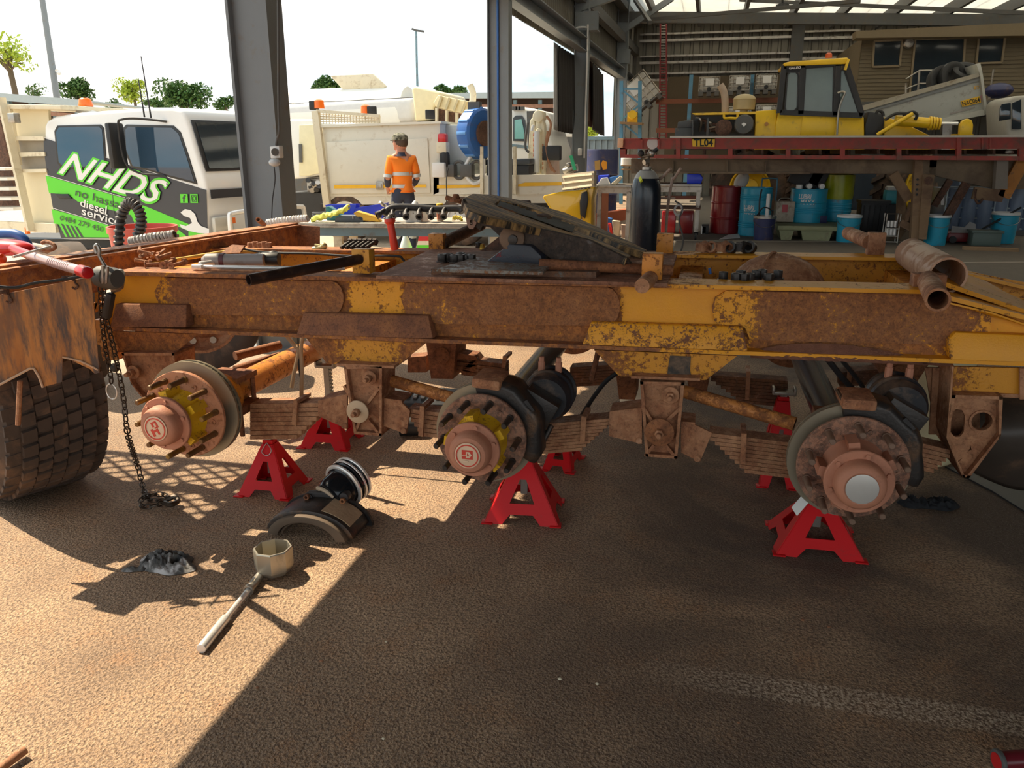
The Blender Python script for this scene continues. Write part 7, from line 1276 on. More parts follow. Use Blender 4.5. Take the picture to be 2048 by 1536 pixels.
part('pulley', lathe(GP.p(1447, 256, -.02), (0, -1, 0), [(0, .1), (0, .17), (.08, .17), (.1, .12)], 28), M['rustd'], GR); part('air_tank', lathe(GP.p(1488, 249, -.02), (0, -1, 0), [(-.2, .19), (0, .20), (.04, .18), (.05, .02)], 28), M['greyd'], GR, label='grey round tank end'); part('badge', prism([GP.p(1483, 248, -.09), GP.p(1488, 245, -.09), GP.p(1493, 248, -.09), GP.p(1488, 254, -.09)], (0, .01, 0)), M['whitep'], GR, smooth=0)
for k in range(6): part('pipe_work', sweep(curve([GP.p(1392+k*6, 236+k*5, .3), GP.p(1402+k*10, 240+k*3, .2), GP.p(1400+k*11, 262, .35)]), .03), M['rustd'] if k % 2 else M['steel'], GR)
part('pivot_block', plate(GP, [(1738, 222), (1765, 226), (1770, 240), (1760, 300), (1730, 300), (1730, 250)], .8), gd, GR, bevel=.04); part('boom', plate(GP, [(1768, 234), (1795, 240), (1862, 272), (1862, 300), (1768, 300)], .5, .1), gy, GR, bevel=.02); part('strut', cyl(GP.p(1754, 270, -.25), GP.p(1826, 227, -.25), .04), gy, GR)
part('ram_cylinder', [cyl(GP.p(1790, 241, -.05), GP.p(1858, 246, -.05), .10)]+[cyl(GP.p(1858+k*6, 246.5+k*.3, -.05), GP.p(1862+k*6, 246.5+k*.3, -.05), .13-.005*k) for k in range(4)], gy, GR); part('ram_rod', cyl(GP.p(1880, 247, -.05), GP.p(1916, 247, -.05), .03), M['chrome'], GR); part('lug_plate', plate(GP, [(1919, 272), (1921, 250), (1926, 241), (1935, 237), (1944, 240), (1947, 250), (1945, 272)], .15, -.1), gy, GR, bevel=.02); part('lug_plate', plate(GP, [(1908, 300), (1910, 268), (1947, 268), (1946, 300)], .3, .1), gy, GR)
for q in ([(1752, 228), (1756, 222), (1764, 224), (1767, 232)], [(1770, 240), (1790, 228), (1812, 227), (1822, 232)], [(1805, 230), (1825, 224), (1834, 230), (1830, 240)]): part('hose', sweep(curve([GP.p(x, y, -.15) for x, y in q]), .03), M['black'], GR)
for x, y_ in ((1497, 18.3), (1810, 18.3), (1640, 18.5)):
    c = PY(x, 400, y_); c = V((c.x, y_+.2, .80)); w_ = tyre('wheel', c, .80, .55, (0, -1, 0) if x < 1600 else (.75, -.65, 0), GR, 0, rin=.5, n=48)
    x_, y__, d_ = frame_of(V((0, -1, 0)) if x < 1600 else V((.75, -.65, 0))); g = []
    for k in range(22): a = 2*pi*k/22; g += [box(c+(x_*cos(a)+y__*sin(a))*.79+d_*.14*s, (.10, .28, .10), Matrix((tuple(x_*cos(a)+y__*sin(a)), tuple((d_+(y__*cos(a)-x_*sin(a))*.6*s).normalized()), tuple((y__*cos(a)-x_*sin(a))))).transposed()) for s in (-1, 1)]
    part('tread_lug', g, M['tyre'], w_, smooth=0, kind='stuff'); part('wheel_rim', lathe(c, d_, [(.1, .42), (.26, .43), (.27, .40), (.15, .36), (.12, .2), (.16, .18), (.17, .02)], 32), gy, w_)
# ================================================================ white tipper body and cab at the right
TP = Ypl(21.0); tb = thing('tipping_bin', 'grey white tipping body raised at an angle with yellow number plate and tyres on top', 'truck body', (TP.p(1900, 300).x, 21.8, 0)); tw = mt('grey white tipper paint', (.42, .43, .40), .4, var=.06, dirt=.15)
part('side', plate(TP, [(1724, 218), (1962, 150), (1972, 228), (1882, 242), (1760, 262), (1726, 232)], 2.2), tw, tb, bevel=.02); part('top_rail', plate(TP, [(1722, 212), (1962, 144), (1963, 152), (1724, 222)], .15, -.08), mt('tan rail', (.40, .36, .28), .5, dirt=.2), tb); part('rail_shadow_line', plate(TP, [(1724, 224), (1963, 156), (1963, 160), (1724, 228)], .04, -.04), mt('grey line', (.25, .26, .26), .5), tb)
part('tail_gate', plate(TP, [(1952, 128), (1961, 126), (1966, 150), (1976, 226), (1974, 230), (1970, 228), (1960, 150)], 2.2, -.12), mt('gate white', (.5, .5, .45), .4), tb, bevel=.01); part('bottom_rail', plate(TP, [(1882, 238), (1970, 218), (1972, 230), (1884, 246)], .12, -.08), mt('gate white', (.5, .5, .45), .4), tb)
part('number_plate', plate(TP, [(1921, 202), (1960, 192), (1962, 205), (1925, 214)], .01, -.03), mt('plate yellow', (.85, .50, .02), .5), tb, smooth=0); part('plate_text', textq('NAC064', [(1926, 212), (1960, 204), (1959, 194), (1923, 203)], TP, -.045, bold=.02), M['black'], tb, smooth=0); part('fleet_number', textq('RT7', [(1949, 180), (1964, 177), (1963, 170), (1948, 173)], TP, -.03, bold=.03), mt('orange number', (.65, .35, .03), .5), tb, smooth=0); part('pink_reflector', flat(TP, [(1961, 191), (1965, 190), (1967, 203), (1963, 204)], -.03), mt('pink reflector', (.5, .22, .28), .5), tb, smooth=0)
part('support', [beam(TP.p(1893, 240, .5), TP.p(1890, 300, .5), .2, .2), beam(TP.p(1760, 262, .8), TP.p(1760, 330, .8), .3, .3)], M['steel'], tb); part('lower_frame', plate(TP, [(1740, 300), (1990, 300), (1990, 420), (1740, 420)], 1.2, .6), M['greyd'], tb)
part('panel_print', flat(TP, [(1899, 226), (1950, 213), (1950, 216), (1900, 229)], -.02), mt('faint print', (.33, .30, .28), .5), tb, smooth=0)
for i, (x, y, r_, ax) in enumerate(((1885, 158, .36, (.3, -1, .2)), (1905, 153, .38, (.5, -1, .3)), (1932, 143, .34, (.1, -.6, .8)))):
    c = TP.p(x, y+4, .7); o = thing('scrap_tyre', ('old black tyre with white tag on the raised tipper, leftmost', 'old black tyre on the raised tipper in the middle', 'old black tyre lying at the tail gate of the tipper')[i], 'tyre', c, 0, 'tyres on the tipper'); tyre('casing', c, r_, .22, ax, o, 0).data.materials[0] = M['black']
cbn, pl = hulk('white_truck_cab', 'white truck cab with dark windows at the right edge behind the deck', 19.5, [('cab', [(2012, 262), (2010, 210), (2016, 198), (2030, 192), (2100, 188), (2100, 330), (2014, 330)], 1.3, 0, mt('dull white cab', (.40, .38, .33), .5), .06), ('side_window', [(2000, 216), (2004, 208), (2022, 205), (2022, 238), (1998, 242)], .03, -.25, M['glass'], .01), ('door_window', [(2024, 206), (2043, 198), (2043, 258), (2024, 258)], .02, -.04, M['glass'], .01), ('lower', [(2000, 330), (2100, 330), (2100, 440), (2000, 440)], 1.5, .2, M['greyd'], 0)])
# ================================================================ drums, buckets and clutter under the deck
def drum(px, py, R, Hh, m_, name, lab, cat='drum', grp=None, z=0.0, ribs=(.33, .66), Y=None):
    c = PZ(px, py, z) if Y is None else V((PY(px, py, Y).x, Y, z)); d = V((c.x, c.y, 0)).normalized(); c = c+d*R*.9
    o = thing(name, lab, cat, c, 0, grp); pf = [(0, R*.97), (.01, R), (.02, R)]
    for q in ribs: pf += [(Hh*q-.02, R), (Hh*q-.006, R*1.035), (Hh*q+.006, R*1.035), (Hh*q+.02, R)]
    pf += [(Hh-.02, R), (Hh-.012, R*1.02), (Hh, R*1.02), (Hh, R*.97), (Hh-.02, R*.96), (Hh-.02, .01)]
    part('shell', lathe(c, (0, 0, 1), pf, 36), m_, o, smooth=30); part('bung', cyl(c+V((R*.6, 0, Hh-.02)), c+V((R*.6, 0, Hh)), .03, n=10), M['steel'], o); return o, c
def curved_text(s, c, R, a0, a1, z0, z1, m_, par, name='lettering'):
    v, f = text2d(s, 0.1, .03); part(name, ([V(c)+V((cos(a0+(a1-a0)*u)*R*1.01, sin(a0+(a1-a0)*u)*R*1.01, z0+(z1-z0)*w_)) for u, w_ in v], f), m_, par, smooth=0)
drum(1448, 468, .29, .90, M['crimson'], 'oil_drum', 'dark red steel drum on the workshop floor')
o, c = drum(1506, 473, .29, .90, M['teal'], 'oil_drum', 'light blue drum touching the red drum, lettering on its left side', ribs=(.2, .24, .28, .5, .76, .80, .84)); curved_text('LUBRI', c, .29, radians(222), radians(262), .50, .58, M['whitep'], o); curved_text('MAXX', c, .29, radians(224), radians(268), .41, .49, M['whitep'], o)
pz = .26; 
o, c = drum(1612, 446, .33, .62, M['teal'], 'oil_drum', 'light blue drum with LUBRI MAXX lettering on the khaki spill pallet', z=pz, ribs=(.3, .36, .42, .6)); c0 = c
curved_text('LUBRI', c, .33, radians(232), radians(272), .44, .53, M['whitep'], o); curved_text('MAXX', c, .33, radians(240), radians(284), .34, .43, M['whitep'], o)
o, c = drum(1670, 444, .26, .86, M['teal'], 'oil_drum', 'drum wrapped in olive yellow film on the right of the spill pallet', z=pz, ribs=(.22, .30, .38)); part('film_wrap', lathe(c+V((0, 0, .42)), (0, 0, 1), [(0, .268), (.1, .272), (.2, .268), (.3, .274), (.45, .268), (.46, .2)], 28), M['olive'], o)
o = thing('spill_pallet', 'khaki plastic spill pallet carrying the lettered drum', 'pallet', PZ(1630, 480)); a, bb = PZ(1553, 480), PZ(1700, 480); yy = a.y
part('deck', bx(a.x, bb.x, yy, yy+1.1, .18, pz), M['khaki'], o, bevel=.01)
for x0, x1 in ((1560, 1586), (1603, 1660), (1676, 1700)): p, q = PZ(x0, 480), PZ(x1, 480); part('foot', prism([(p.x+.02, yy+.05, 0), (q.x-.04, yy+.05, 0), (q.x, yy+.05, .18), (p.x-.03, yy+.05, .18)], (0, .9, 0)), M['khaki'], o)
c = PZ(1568, 446, pz)+V((0, .1, 0)); o = thing('oil_can', 'dirty white and red square can on the spill pallet', 'can', c); part('body', box(c+V((0, .12, .2)), (.34, .24, .38), RZ(5)), mt('dirty cream can', (.42, .36, .28), .5, var=.3, dirt=.4), o, bevel=.01); part('label_patch', box(c+V((.0, -.005, .26)), (.10, .01, .14), RZ(5)), mt('dull red label', (.45, .06, .07), .5), o, smooth=0); part('handle', sweep(curve([c+V((-.12, .1, .38)), c+V((-.08, .1, .44)), c+V((.08, .1, .44)), c+V((.12, .1, .38))]), .01), M['steel'], o)
c = PZ(1630, 446, pz)+V((0, .03, 0)); single('drip_tray', box(c+V((0, .0, .07)), (.42, .05, .14)), M['navy'], 'dark grey oblong tray leaning on the lettered drum', 'tray', c, bevel=.01)
for i, (x, y) in enumerate(((1589, 0), (1603, 0), (1634, 0))):
    p = c0+V((-.2+.16*i+(.06 if i == 2 else 0), -.12, .62)); single('filter_canister', lathe(p+V((0, 0, .05)), (.1, -1, 0), [(0, .04), (0, .05), (.12, .05), (.13, .02)], 18) if i else lathe(p, (0, 0, 1), [(0, .06), (.07, .06)], 18), M['whitep'], ('low white tub on the lettered drum', 'white filter lying on the lettered drum, middle', 'white filter lying on the lettered drum, right')[i], 'filter', p)
p = c0+V((0, .1, .64)); single('truck_seat', join(box(p+V((-.05, .1, .22)), (.55, .1, .5), Matrix.Rotation(radians(25), 3, 'Y')), box(p+V((.2, .2, .25)), (.3, .3, .5), Matrix.Rotation(radians(25), 3, 'Y'))), M['rubberblack'], 'tilted dark plastic panel box above the lettered drum', 'panel', p, bevel=.02)
def bucket(px, py, R, Hh, m_, lab, rim_=M['whitep'], name='bucket'):
    c = PZ(px, py); d = V((c.x, c.y, 0)).normalized(); c = c+d*R*.8; o = thing(name, lab, 'bucket', c)
    part('pail', lathe(c, (0, 0, 1), [(0, R*.88), (.02, R*.9), (Hh*.9, R), (Hh*.92, R*1.05), (Hh, R*1.06), (Hh, R*.98), (.05, R*.85), (.05, .01)], 28), m_, o); part('lid_rim', lathe(c+V((0, 0, Hh)), (0, 0, 1), [(-.03, R*1.07), (.012, R*1.07), (.012, R*.97), (-.01, R*.95)], 28), rim_, o); part('bail', sweep([c+V((R*1.07*cos(a), R*1.07*sin(a), Hh*.85-.12*abs(sin(a-pi)))) for a in [pi+pi*k/12 for k in range(13)]], .005, 5), M['steel'], o); return o, c
bucket(1693, 485, .20, .46, M['teal'], 'light blue bucket with cream rim right of the spill pallet'); bucket(1868, 491, .19, .50, M['teal'], 'light blue bucket behind the diagonal brace of the landing leg'); bucket(2002, 487, .21, .52, M['teal'], 'light blue bucket with white rim near the right edge')
o, c = bucket(1526, 481, .19, .42, M['navy'], 'dark bucket with hand pump hoses in front of the blue drum', M['steel']); part('pump_hose', [sweep(curve([c+V((-.15, 0, .42)), c+V((-.05, -.1, .58)), c+V((.1, 0, .52)), c+V((.12, -.12, .3)), c+V((.16, -.1, .1))]), .012), sweep(curve([c+V((-.1, 0, .4)), c+V((-.12, 0, .7)), c+V((-.1, 0, .9))]), .015)], M['black'], o); part('pump_body', cyl(c+V((.03, 0, .42)), c+V((.03, 0, .82)), .035), M['whitep'], o)
c = PZ(1532, 470)+V((0, .3, 0)); o = thing('hand_trolley', 'light blue tubular hand trolley standing behind the dark bucket', 'trolley', c); part('handle_frame', sweep(curve([c+V((-.14, 0, .02)), c+V((-.14, 0, .5)), c+V((-.14, 0, 1.0)), c+V((-.10, 0, 1.05)), c+V((.10, 0, 1.05)), c+V((.14, 0, 1.0)), c+V((.14, 0, .5)), c+V((.14, 0, .02))]), .014), M['skyblue'], o); part('cross_bar', [cyl(c+V((-.14, 0, z)), c+V((.14, 0, z)), .012) for z in (.2, .45)], M['skyblue'], o); part('wheel', [cyl(c+V((-.2, .03, .1)), c+V((-.15, .03, .1)), .1)], M['black'], o)
p = V((PY(1483, 372, 17.0).x, 17.0, .90)); single('white_bottle_large', ball(PY(1483, 362, 17.0)+V((0, 0, .0)), (.13, .12, .19), R=Matrix.Rotation(.5, 3, 'Y')), M['whitep'], 'white plastic bottle leaning behind the red and blue drums', 'bottle', p)
for i, (x, y, w_, h_) in enumerate(((1745, 480, .5, .62),)): c = PZ(x, 470); o = thing('plastic_crate', 'black ribbed plastic crate under the deck', 'crate', c); part('body', box(c+V((0, .3, h_/2)), (w_, .5, h_)), M['rubberblack'], o, bevel=.02); part('rib', [box(c+V((-.2+.1*k, .04, h_/2)), (.02, .03, h_*.8)) for k in range(5)], M['black'], o); part('rim', box(c+V((0, .3, h_)), (w_*1.08, .56, .05)), M['rubberblack'], o)
c = PZ(1785, 470)+V((-.0, .35, 0)); o = thing('cooler_box', 'turquoise cooler box with white lid on a dark stand under the deck', 'cooler', c); part('stand', box(c+V((0, .1, .28)), (.3, .3, .56)), M['rubberblack'], o); part('tub', box(c+V((0, .1, .70)), (.30, .3, .26)), mt('turquoise plastic', (.06, .38, .45), .4), o, bevel=.03); part('lid', box(c+V((0, .1, .86)), (.27, .28, .08)), M['whitep'], o, bevel=.03)
c = PZ(1781, 486); o = thing('wire_crate', 'small wire crate of shiny cans beside the landing leg', 'crate', c); part('frame', [sweep([c+V((-.11, y_, 0)), c+V((-.11, y_, .5)), c+V((.11, y_, .5)), c+V((.11, y_, 0))], .012, 6) for y_ in (0, .2)]+[sweep([c+V((-.11, 0, z)), c+V((.11, 0, z))], .01, 5) for z in (.02, .12, .25)], M['steel'], o)
for k in range(6): part('can', cyl(c+V((-.06+.06*(k % 3), .08, .13+.14*(k//3))), c+V((-.06+.06*(k % 3), .08, .24+.14*(k//3))), .03), M['chrome'], o)
# big blue grey container at the right
a, bb = PZ(1887, 480), PZ(2110, 480); yv = a.y+1.2; zt_ = PY(1950, 366, yv).z; o = thing('bulk_container', 'large blue grey bulk container in a wire cage at the right edge under the deck', 'container', ((a.x+bb.x)/2, yv, 0)); x0, x1 = PY(1887, 440, yv).x, PY(2110, 440, yv).x
part('bottle', [bx(x0, x1, yv+.06, yv+1.1, .1, zt_-.12)]+[cyl((x0+(x1-x0)*f_, yv+.10, .1), (x0+(x1-x0)*f_, yv+.10, zt_-.1), .16) for f_ in (.08, .22, .36, .5, .64, .78, .92)], mt('blue grey tank', (.15, .20, .30), .4, var=.15), o, bevel=.01); part('filler_neck', cyl(PY(1908, 372, yv+.2), PY(1908, 358, yv+.2), .12), mt('blue grey tank', (.15, .20, .30), .4), o)
part('cage', [sweep([(x0-.02, yv, z), (x1+.02, yv, z)], .018, 6) for z in [zt_-.08-(zt_-.2)*k/4 for k in range(5)]]+[sweep([(x0+(x1-x0)*k/9, yv-.01, .05), (x0+(x1-x0)*k/9, yv-.01, zt_-.1)], .016, 6) for k in range(10)], mt('cage steel', (.36, .44, .50), .4, .4), o); part('base', bx(x0, x1, yv, yv+1.1, 0, .1), M['greyd'], o); part('white_label', [flat(Ypl(yv-.03), [(1882, 392), (1888, 392), (1888, 410), (1882, 410)], 0)], M['whitep'], o, smooth=0)
c = PZ(1972, 492); o = thing('metal_toolbox', 'grey green metal toolbox on the floor beside the blue bucket', 'toolbox', c); part('body', box(c+V((0, .15, .11)), (.45, .28, .22)), mt('grey green metal', (.10, .14, .12), .5), o, bevel=.008); part('lid', box(c+V((0, .15, .235)), (.50, .31, .04)), mt('grey green metal', (.10, .14, .12), .5), o, bevel=.006)
c = PZ(1930, 487); o = thing('trolley_jack', 'low dark red trolley jack with long black handle under the deck', 'jack', c); part('frame', [box(c+V((0, .2, .10)), (.55, .3, .16)), box(c+V((.1, .2, .2)), (.35, .2, .08))], mt('dark red jack', (.20, .012, .015), .4), o, bevel=.02); part('handle', cyl(c+V((.2, .1, .2)), c+V((.85, .2, .62)), .018), M['black'], o); part('wheel', [cyl(c+V((s*.2, .03, .06)), c+V((s*.2, .0, .06)), .06) for s in (-1, 1)], M['black'], o); part('white_guard', prism([c+V((-.25, .0, .18)), c+V((.15, .0, .18)), c+V((.12, .0, .34)), c+V((.02, .0, .38)), c+V((-.05, .0, .28)), c+V((-.25, .0, .3))], (0, .02, 0)), mt('grey sheet', (.3, .29, .28), .6), o)
a, bb = PZ(1925, 499), PZ(2036, 503); single('floor_plank', beam(a+V((0, 0, .025)), bb+V((0, 0, .025)), .12, .05), M['wood'], 'weathered plank lying on the floor at the right edge', 'plank', a, smooth=0)
a = PZ(1438, 479); bb = PZ(1480, 476); single('paper_sheet', prism([a, bb, PZ(1478, 471)+V((0, 0, .03)), PZ(1456, 473)+V((0, 0, .03))], (0, 0, .004)), M['whitep'], 'crumpled white paper on the floor before the blue drum', 'paper', a, smooth=0)
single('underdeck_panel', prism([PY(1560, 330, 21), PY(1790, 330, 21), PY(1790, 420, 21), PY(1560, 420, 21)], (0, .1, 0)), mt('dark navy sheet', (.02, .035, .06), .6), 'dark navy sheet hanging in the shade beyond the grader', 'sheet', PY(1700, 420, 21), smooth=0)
# ================================================================ steel benches at the middle right
def table(x0, x1, yt, Y, lab, legs, cast=None, mtop=M['steel']):
    p, q = PY(x0, yt, Y), PY(x1, yt, Y); zt = (p.z+q.z)/2; o = thing('steel_table', lab, 'table', ((p.x+q.x)/2, Y, 0)); part('top', bx(p.x, q.x, Y, Y+.8, zt-.05, zt), mtop, o, bevel=.004)
    part('apron', bx(p.x, q.x, Y+.02, Y+.06, zt-.14, zt-.05), mtop, o)
    for x in legs:
        c = PY(x, yt, Y); part('leg', bx(c.x-.035, c.x+.035, Y+.02, Y+.09, .13 if cast else 0, zt-.1), mtop, o); part('leg', bx(c.x-.035, c.x+.035, Y+.7, Y+.77, .13 if cast else 0, zt-.1), mtop, o)
        if cast: part('caster', [cyl((c.x-.02, Y+.05, .07), (c.x+.02, Y+.05, .07), .07), box((c.x, Y+.05, .12), (.08, .06, .05))], M['black'], o)
    return o, zt
t1, z1 = table(1186, 1262, 370, 14.0, 'steel bench with parts bins beside the column, left of the gas cylinder', (1189, 1258)); t2, z2 = table(1290, 1404, 368, 15.0, 'steel trolley bench on black casters, right of the gas cylinder', (1296, 1398), cast=True); part('lower_shelf', bx(PY(1292, 400, 15).x, PY(1402, 400, 15).x, 15, 15.7, .55, .58), M['rustd'], t2)
part('shelf_beam', beam(PY(1330, 395, 15.3), PY(1395, 395, 15.3), .1, .06), mt('red brown beam', (.25, .07, .04), .6), t2)
def tub(q, Y, zt, m_, lab, nm_='storage_bin', dep=.3, cat='bin'):
    pl = Ypl(Y); pts = [pl.p(*s) for s in q]; dz = zt-min(p.z for p in pts); pts = [p+V((0, 0, dz+.001)) for p in pts]; return single(nm_, prism(pts, (0, dep, 0)), m_, lab, cat, (pts[0].x, Y, zt), bevel=.01)
tub([(1196, 343), (1216, 342), (1214, 360), (1198, 360)], 14.3, z1, M['blue'], 'blue bin on the steel bench beside the column'); tub([(1219, 347), (1238, 343), (1238, 356), (1222, 361)], 14.2, z1, M['blue2'], 'dark blue tilted bin on the steel bench'); tub([(1374, 348), (1400, 348), (1406, 356), (1402, 367), (1374, 367)], 15.2, z2, M['blue'], 'blue bin on the trolley bench')
tub([(1195, 361), (1203, 348), (1214, 347), (1220, 361)], 14.08, z1, M['whitep'], 'crumpled white bag on the steel bench', 'bag', .15, 'bag'); tub([(1222, 366), (1240, 350), (1245, 354), (1232, 368)], 14.06, z1, M['cream'], 'folded cream paper on the steel bench', 'paper_stack', .12, 'paper')
for i, (q, m_, lab, cat) in enumerate((([(1216, 380), (1226, 382), (1230, 415), (1216, 415)], M['blue2'], 'blue bag under the steel bench', 'bag'), ([(1218, 382), (1224, 384), (1228, 408), (1222, 404)], M['red'], 'red bag in front of the blue one under the steel bench', 'bag'), ([(1226, 382), (1242, 384), (1240, 415), (1230, 415)], M['cream'], 'cream sack under the steel bench', 'sack'), ([(1244, 385), (1260, 387), (1260, 412), (1246, 412)], mt('pinkish sack', (.55, .38, .30), .7), 'pinkish sack under the steel bench near the cylinder', 'sack'))):
    tub(q, 15.6-.15*i, 0.0 if i > 4 else .0, m_, lab, 'sack' if cat == 'sack' else 'bag', .15, cat)
for i, (x0, x1, y0, y1, m_, lab) in enumerate(((1322, 1352, 420, 464, M['red'], 'bright red crate under the trolley bench'), (1358, 1388, 418, 463, M['crimson'], 'dark red crate under the trolley bench'), (1405, 1418, 395, 412, M['whitep'], 'white bucket behind the red drum'), (1404, 1420, 420, 438, M['rubberblack'], 'black box behind the red drum'))):
    pl = Ypl(16.2); a, bb = pl.p(x0, y1), pl.p(x1, y0); hgt = bb.z-a.z; zb_ = 0 if i != 2 else 0; single('crate', bx(a.x, bb.x, 16.2, 16.5, zb_, zb_+hgt), m_, lab, 'crate', (a.x, 16.2, 0), bevel=.02)
a, bb = PZ(1195, 440, .1), PZ(1262, 428, .1); single('steel_beam', beam(V((a.x, a.y, .12)), V((bb.x, bb.y, .12)), .15, .24), mt('red oxide primer', (.50, .12, .05), .6), 'red oxide steel beam lying on the floor under the steel bench', 'beam', a, smooth=0)
single('table_post', bx(PY(1204, 400, 14.5).x-.06, PY(1204, 400, 14.5).x+.06, 14.9, 15.0, 0, 1.0), mt('orange primed post', (.45, .16, .08), .6), 'orange primed post behind the steel bench', 'post', PY(1204, 430, 14.5), smooth=0)
# ================================================================ gas cylinder with its trolley
c = PY(1291, 400, 6.35); c = V((c.x, c.y, 0)); o = thing('gas_cylinder', 'tall black gas cylinder with grey shoulder and brass valve', 'gas cylinder', c); r_ = .117
part('body', lathe(c, (0, 0, 1), [(.0, r_*.9), (.02, r_), (1.22, r_), (1.30, r_*.96), (1.36, r_*.84), (1.40, r_*.66), (1.425, r_*.45), (1.44, .03)], 36), M['blackg'], o, smooth=50); part('shoulder_band', lathe(c, (0, 0, 1), [(1.372, r_*.80), (1.405, r_*.66), (1.43, r_*.44)], 36), mt('grey shoulder paint', (.38, .37, .34), .5), o)
part('neck_ring', lathe(c+V((0, 0, 1.43)), (0, 0, 1), [(0, .035), (.025, .035), (.03, .022)], 20), M['steel'], o); part('valve', [cyl(c+V((0, 0, 1.45)), c+V((0, 0, 1.53)), .018), cyl(c+V((-.05, 0, 1.53)), c+V((.045, 0, 1.545)), .015), cyl(c+V((0, 0, 1.53)), c+V((.02, 0, 1.575)), .014)], mt('dull brass', (.18, .13, .09), .4, .7), o); part('valve_wheel', [ball(c+V((-.05, -.01, 1.555)), (.026, .02, .026)), cyl(c+V((.02, 0, 1.55)), c+V((.075, -.01, 1.59)), .014)], M['castiron'], o); part('regulator', [ball(c+V((.035, -.02, 1.555)), (.022, .02, .022)), cyl(c+V((.01, -.03, 1.50)), c+V((-.02, -.06, 1.49)), .02)], M['steel'], o)
part('diamond_label', prism([c+V((cos(a)*(r_*.90), sin(a)*(r_*.90), z)) for a, z in ((-2.05, 1.365), (-1.88, 1.38), (-1.75, 1.355), (-1.92, 1.338))], (-.004, -.02, .012)), mt('lime label', (.65, .75, .05), .5), o, smooth=0)
tcn = c+V((.16, .12, 0)); o = thing('cylinder_trolley', 'rusty tubular cylinder trolley standing right of the gas cylinder', 'trolley', tcn); m_t = mt('rusty pale tube', (.42, .30, .24), .6, var=.35, dirt=.4)
for dx in (-.035, .03): part('side_tube', sweep(curve([PY(1318+dx*400, 520, 6.4), PY(1322+dx*400, 430, 6.4), PY(1332+dx*400, 362, 6.4), PY(1337+dx*400, 356, 6.38), PY(1352+dx*300, 337, 6.3)])+[], .011, 8), m_t, o); part('lower_tube', sweep([tcn+V((dx-.04, 0, .03)), PY(1318+dx*400, 518, 6.4)], .011, 8), m_t, o)
part('cross_tube', [cyl(tcn+V((-.05, 0, z)), tcn+V((.06, 0, z)), .009) for z in (.3, .8, 1.22)], m_t, o); part('wheel', lathe(tcn+V((-.05, -.02, .12)), (1, 0, 0), [(0, .05), (0, .12), (.05, .12), (.05, .05)], 24, True), M['tyre'], o); part('foot_plate', bx(tcn.x-.28, tcn.x+.02, tcn.y-.2, tcn.y+.0, .0, .012), m_t, o)
part('welding_lead', [sweep(curve([tcn+V((.06, -.02, 1.2)), tcn+V((.12, -.03, 1.15)), tcn+V((.10, -.04, 1.05)), tcn+V((.14, -.03, .9)), tcn+V((.11, -.02, .75))]), .007)], M['greyd'], o); part('lead_coil', [sweep([tcn+V((.09+.03*cos(a), -.03, 1.13+.04*sin(a))) for a in [2*pi*k/16 for k in range(16)]], .009, 6, True)], M['silverlt'], o); part('lower_coil', [sweep([tcn+V((.06+.10*cos(a), -.03, .55+.14*sin(a))) for a in [2*pi*k/18 for k in range(18)]], .012, 6, True)], M['black'], o)
# ================================================================ yellow mudguard panel on end
pl = Ypl(8.4); o = thing('yellow_mudguard', 'glossy yellow moulded mudguard panel standing on end behind the turntable', 'panel', (pl.p(1150, 430).x, 8.4, 0)); gy2 = mt('glossy yellow panel', (.90, .52, .01), .25, coat=.4, var=.03)
part('outer_skin', plate(pl, [(1085, 395), (1088, 391), (1118, 384), (1160, 380), (1176, 378), (1168, 390), (1162, 410), (1160, 640), (1118, 640), (1116, 440), (1100, 418)], .05), gy2, o, bevel=.012); part('side_skin', plate(pl, [(1160, 380), (1188, 374), (1183, 400), (1178, 640), (1162, 640), (1164, 410), (1170, 392)], .35, .03), gy2, o, bevel=.01); part('dark_insert', plate(pl, [(1163, 386), (1174, 382), (1176, 400), (1170, 438), (1160, 430), (1159, 405)], .04, -.03), M['rubberblack'], o, bevel=.01)
part('top_slot', [box(pl.p(1150+k*7, 379-k*.8, .01), (.025, .03, .008)) for k in range(5)], M['black'], o)
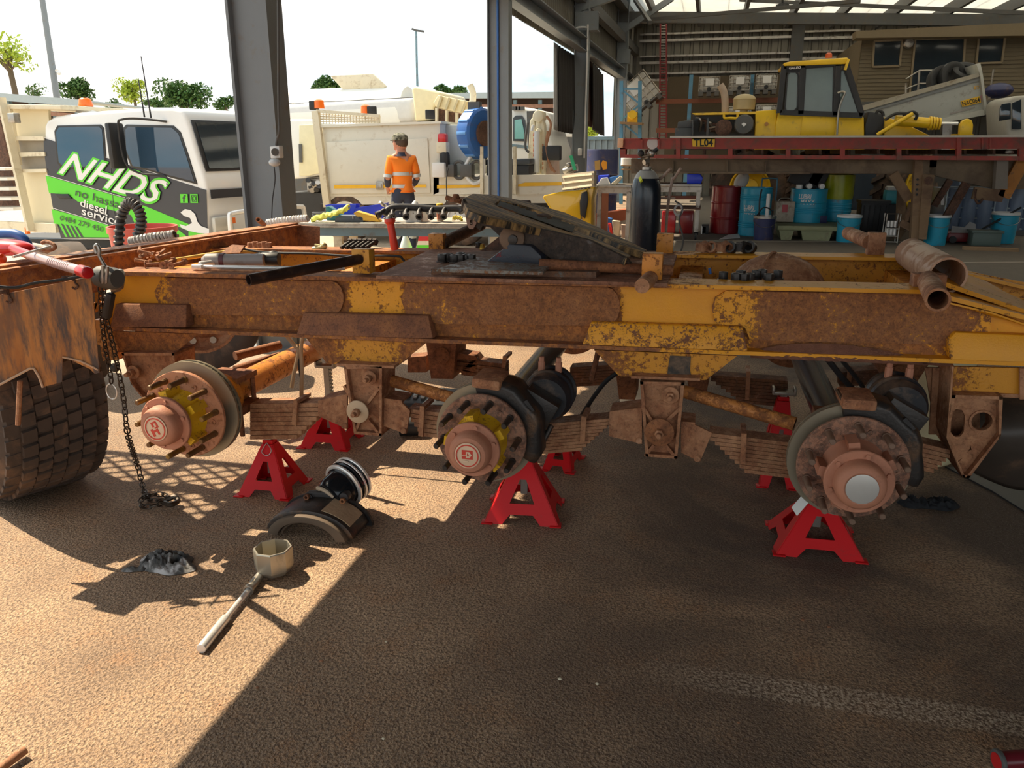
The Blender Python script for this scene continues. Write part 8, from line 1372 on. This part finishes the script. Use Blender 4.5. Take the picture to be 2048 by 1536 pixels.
# ================================================================ red tub and spiral wrapped hose left
c = PY(288, 480, 6.6); o = thing('red_tub', 'large faded red plastic tub standing behind the rusty rail', 'tub', (c.x, c.y, 0)); zt_ = PY(288, 452, 6.6).z; rr = (PY(344, 455, 6.6)-PY(230, 455, 6.6)).length/2
part('wall', lathe((c.x, c.y, 0), (0, 0, 1), [(0, rr*.78), (zt_*.93, rr*.95), (zt_*.94, rr), (zt_, rr), (zt_, rr*.95), (.05, rr*.75), (.05, .01)], 40), mt('faded red plastic', (.55, .10, .07), .5, var=.1), o)
o = thing('spiral_hose', 'black hose in spiral wrap looping up above the rusty rail', 'hose', PY(245, 480, 4.2)); Q = curve([PY(x, y, 4.2) for x, y in ((238, 500), (238, 470), (243, 430), (255, 408), (268, 408), (280, 425), (282, 450), (274, 475), (262, 500))], 10)
part('core', sweep(Q, .024, 12), M['black'], o); g = []
def spiral(Q, r, turns, tr): 
    pts = []; n_ = len(Q)-1; N = int(turns*10); x = None
    for i in range(N+1):
        f_ = i/N*n_; k = min(n_-1, int(f_)); p = Q[k].lerp(Q[k+1], f_-k); d = (Q[k+1]-Q[k]).normalized(); x = frame_of(d)[0] if x is None else (x-d*x.dot(d)).normalized(); y = d.cross(x); a = 2*pi*i/10; pts.append(p+(x*cos(a)+y*sin(a))*r)
    return sweep(pts, tr, 5)
part('spiral_wrap', spiral(Q, .026, 26, .009), mt('grey black wrap', (.10, .095, .09), .5), o)
Q = curve([PY(x, y, 4.0) for x, y in ((262, 484), (290, 478), (320, 474), (350, 470))], 10); o = single('spiral_hose_run', spiral(Q, .022, 14, .010), mt('pale wrap', (.35, .33, .31), .5), 'pale spiral wrapped hose lying along the rusty rail below the red tub', 'hose', PY(290, 480, 4.0)); part('core', sweep(Q, .02, 10), M['black'], o)
Q = curve([PY(x, y, 4.85) for x, y in ((535, 446), (560, 442), (590, 438), (615, 437))], 8); o = single('white_spiral_hose', spiral(Q, .018, 16, .008), mt('white plastic spiral', (.75, .72, .70), .4), 'white ribbed hose lying on the far end of the rusty rail', 'hose', PY(560, 444, 4.85))
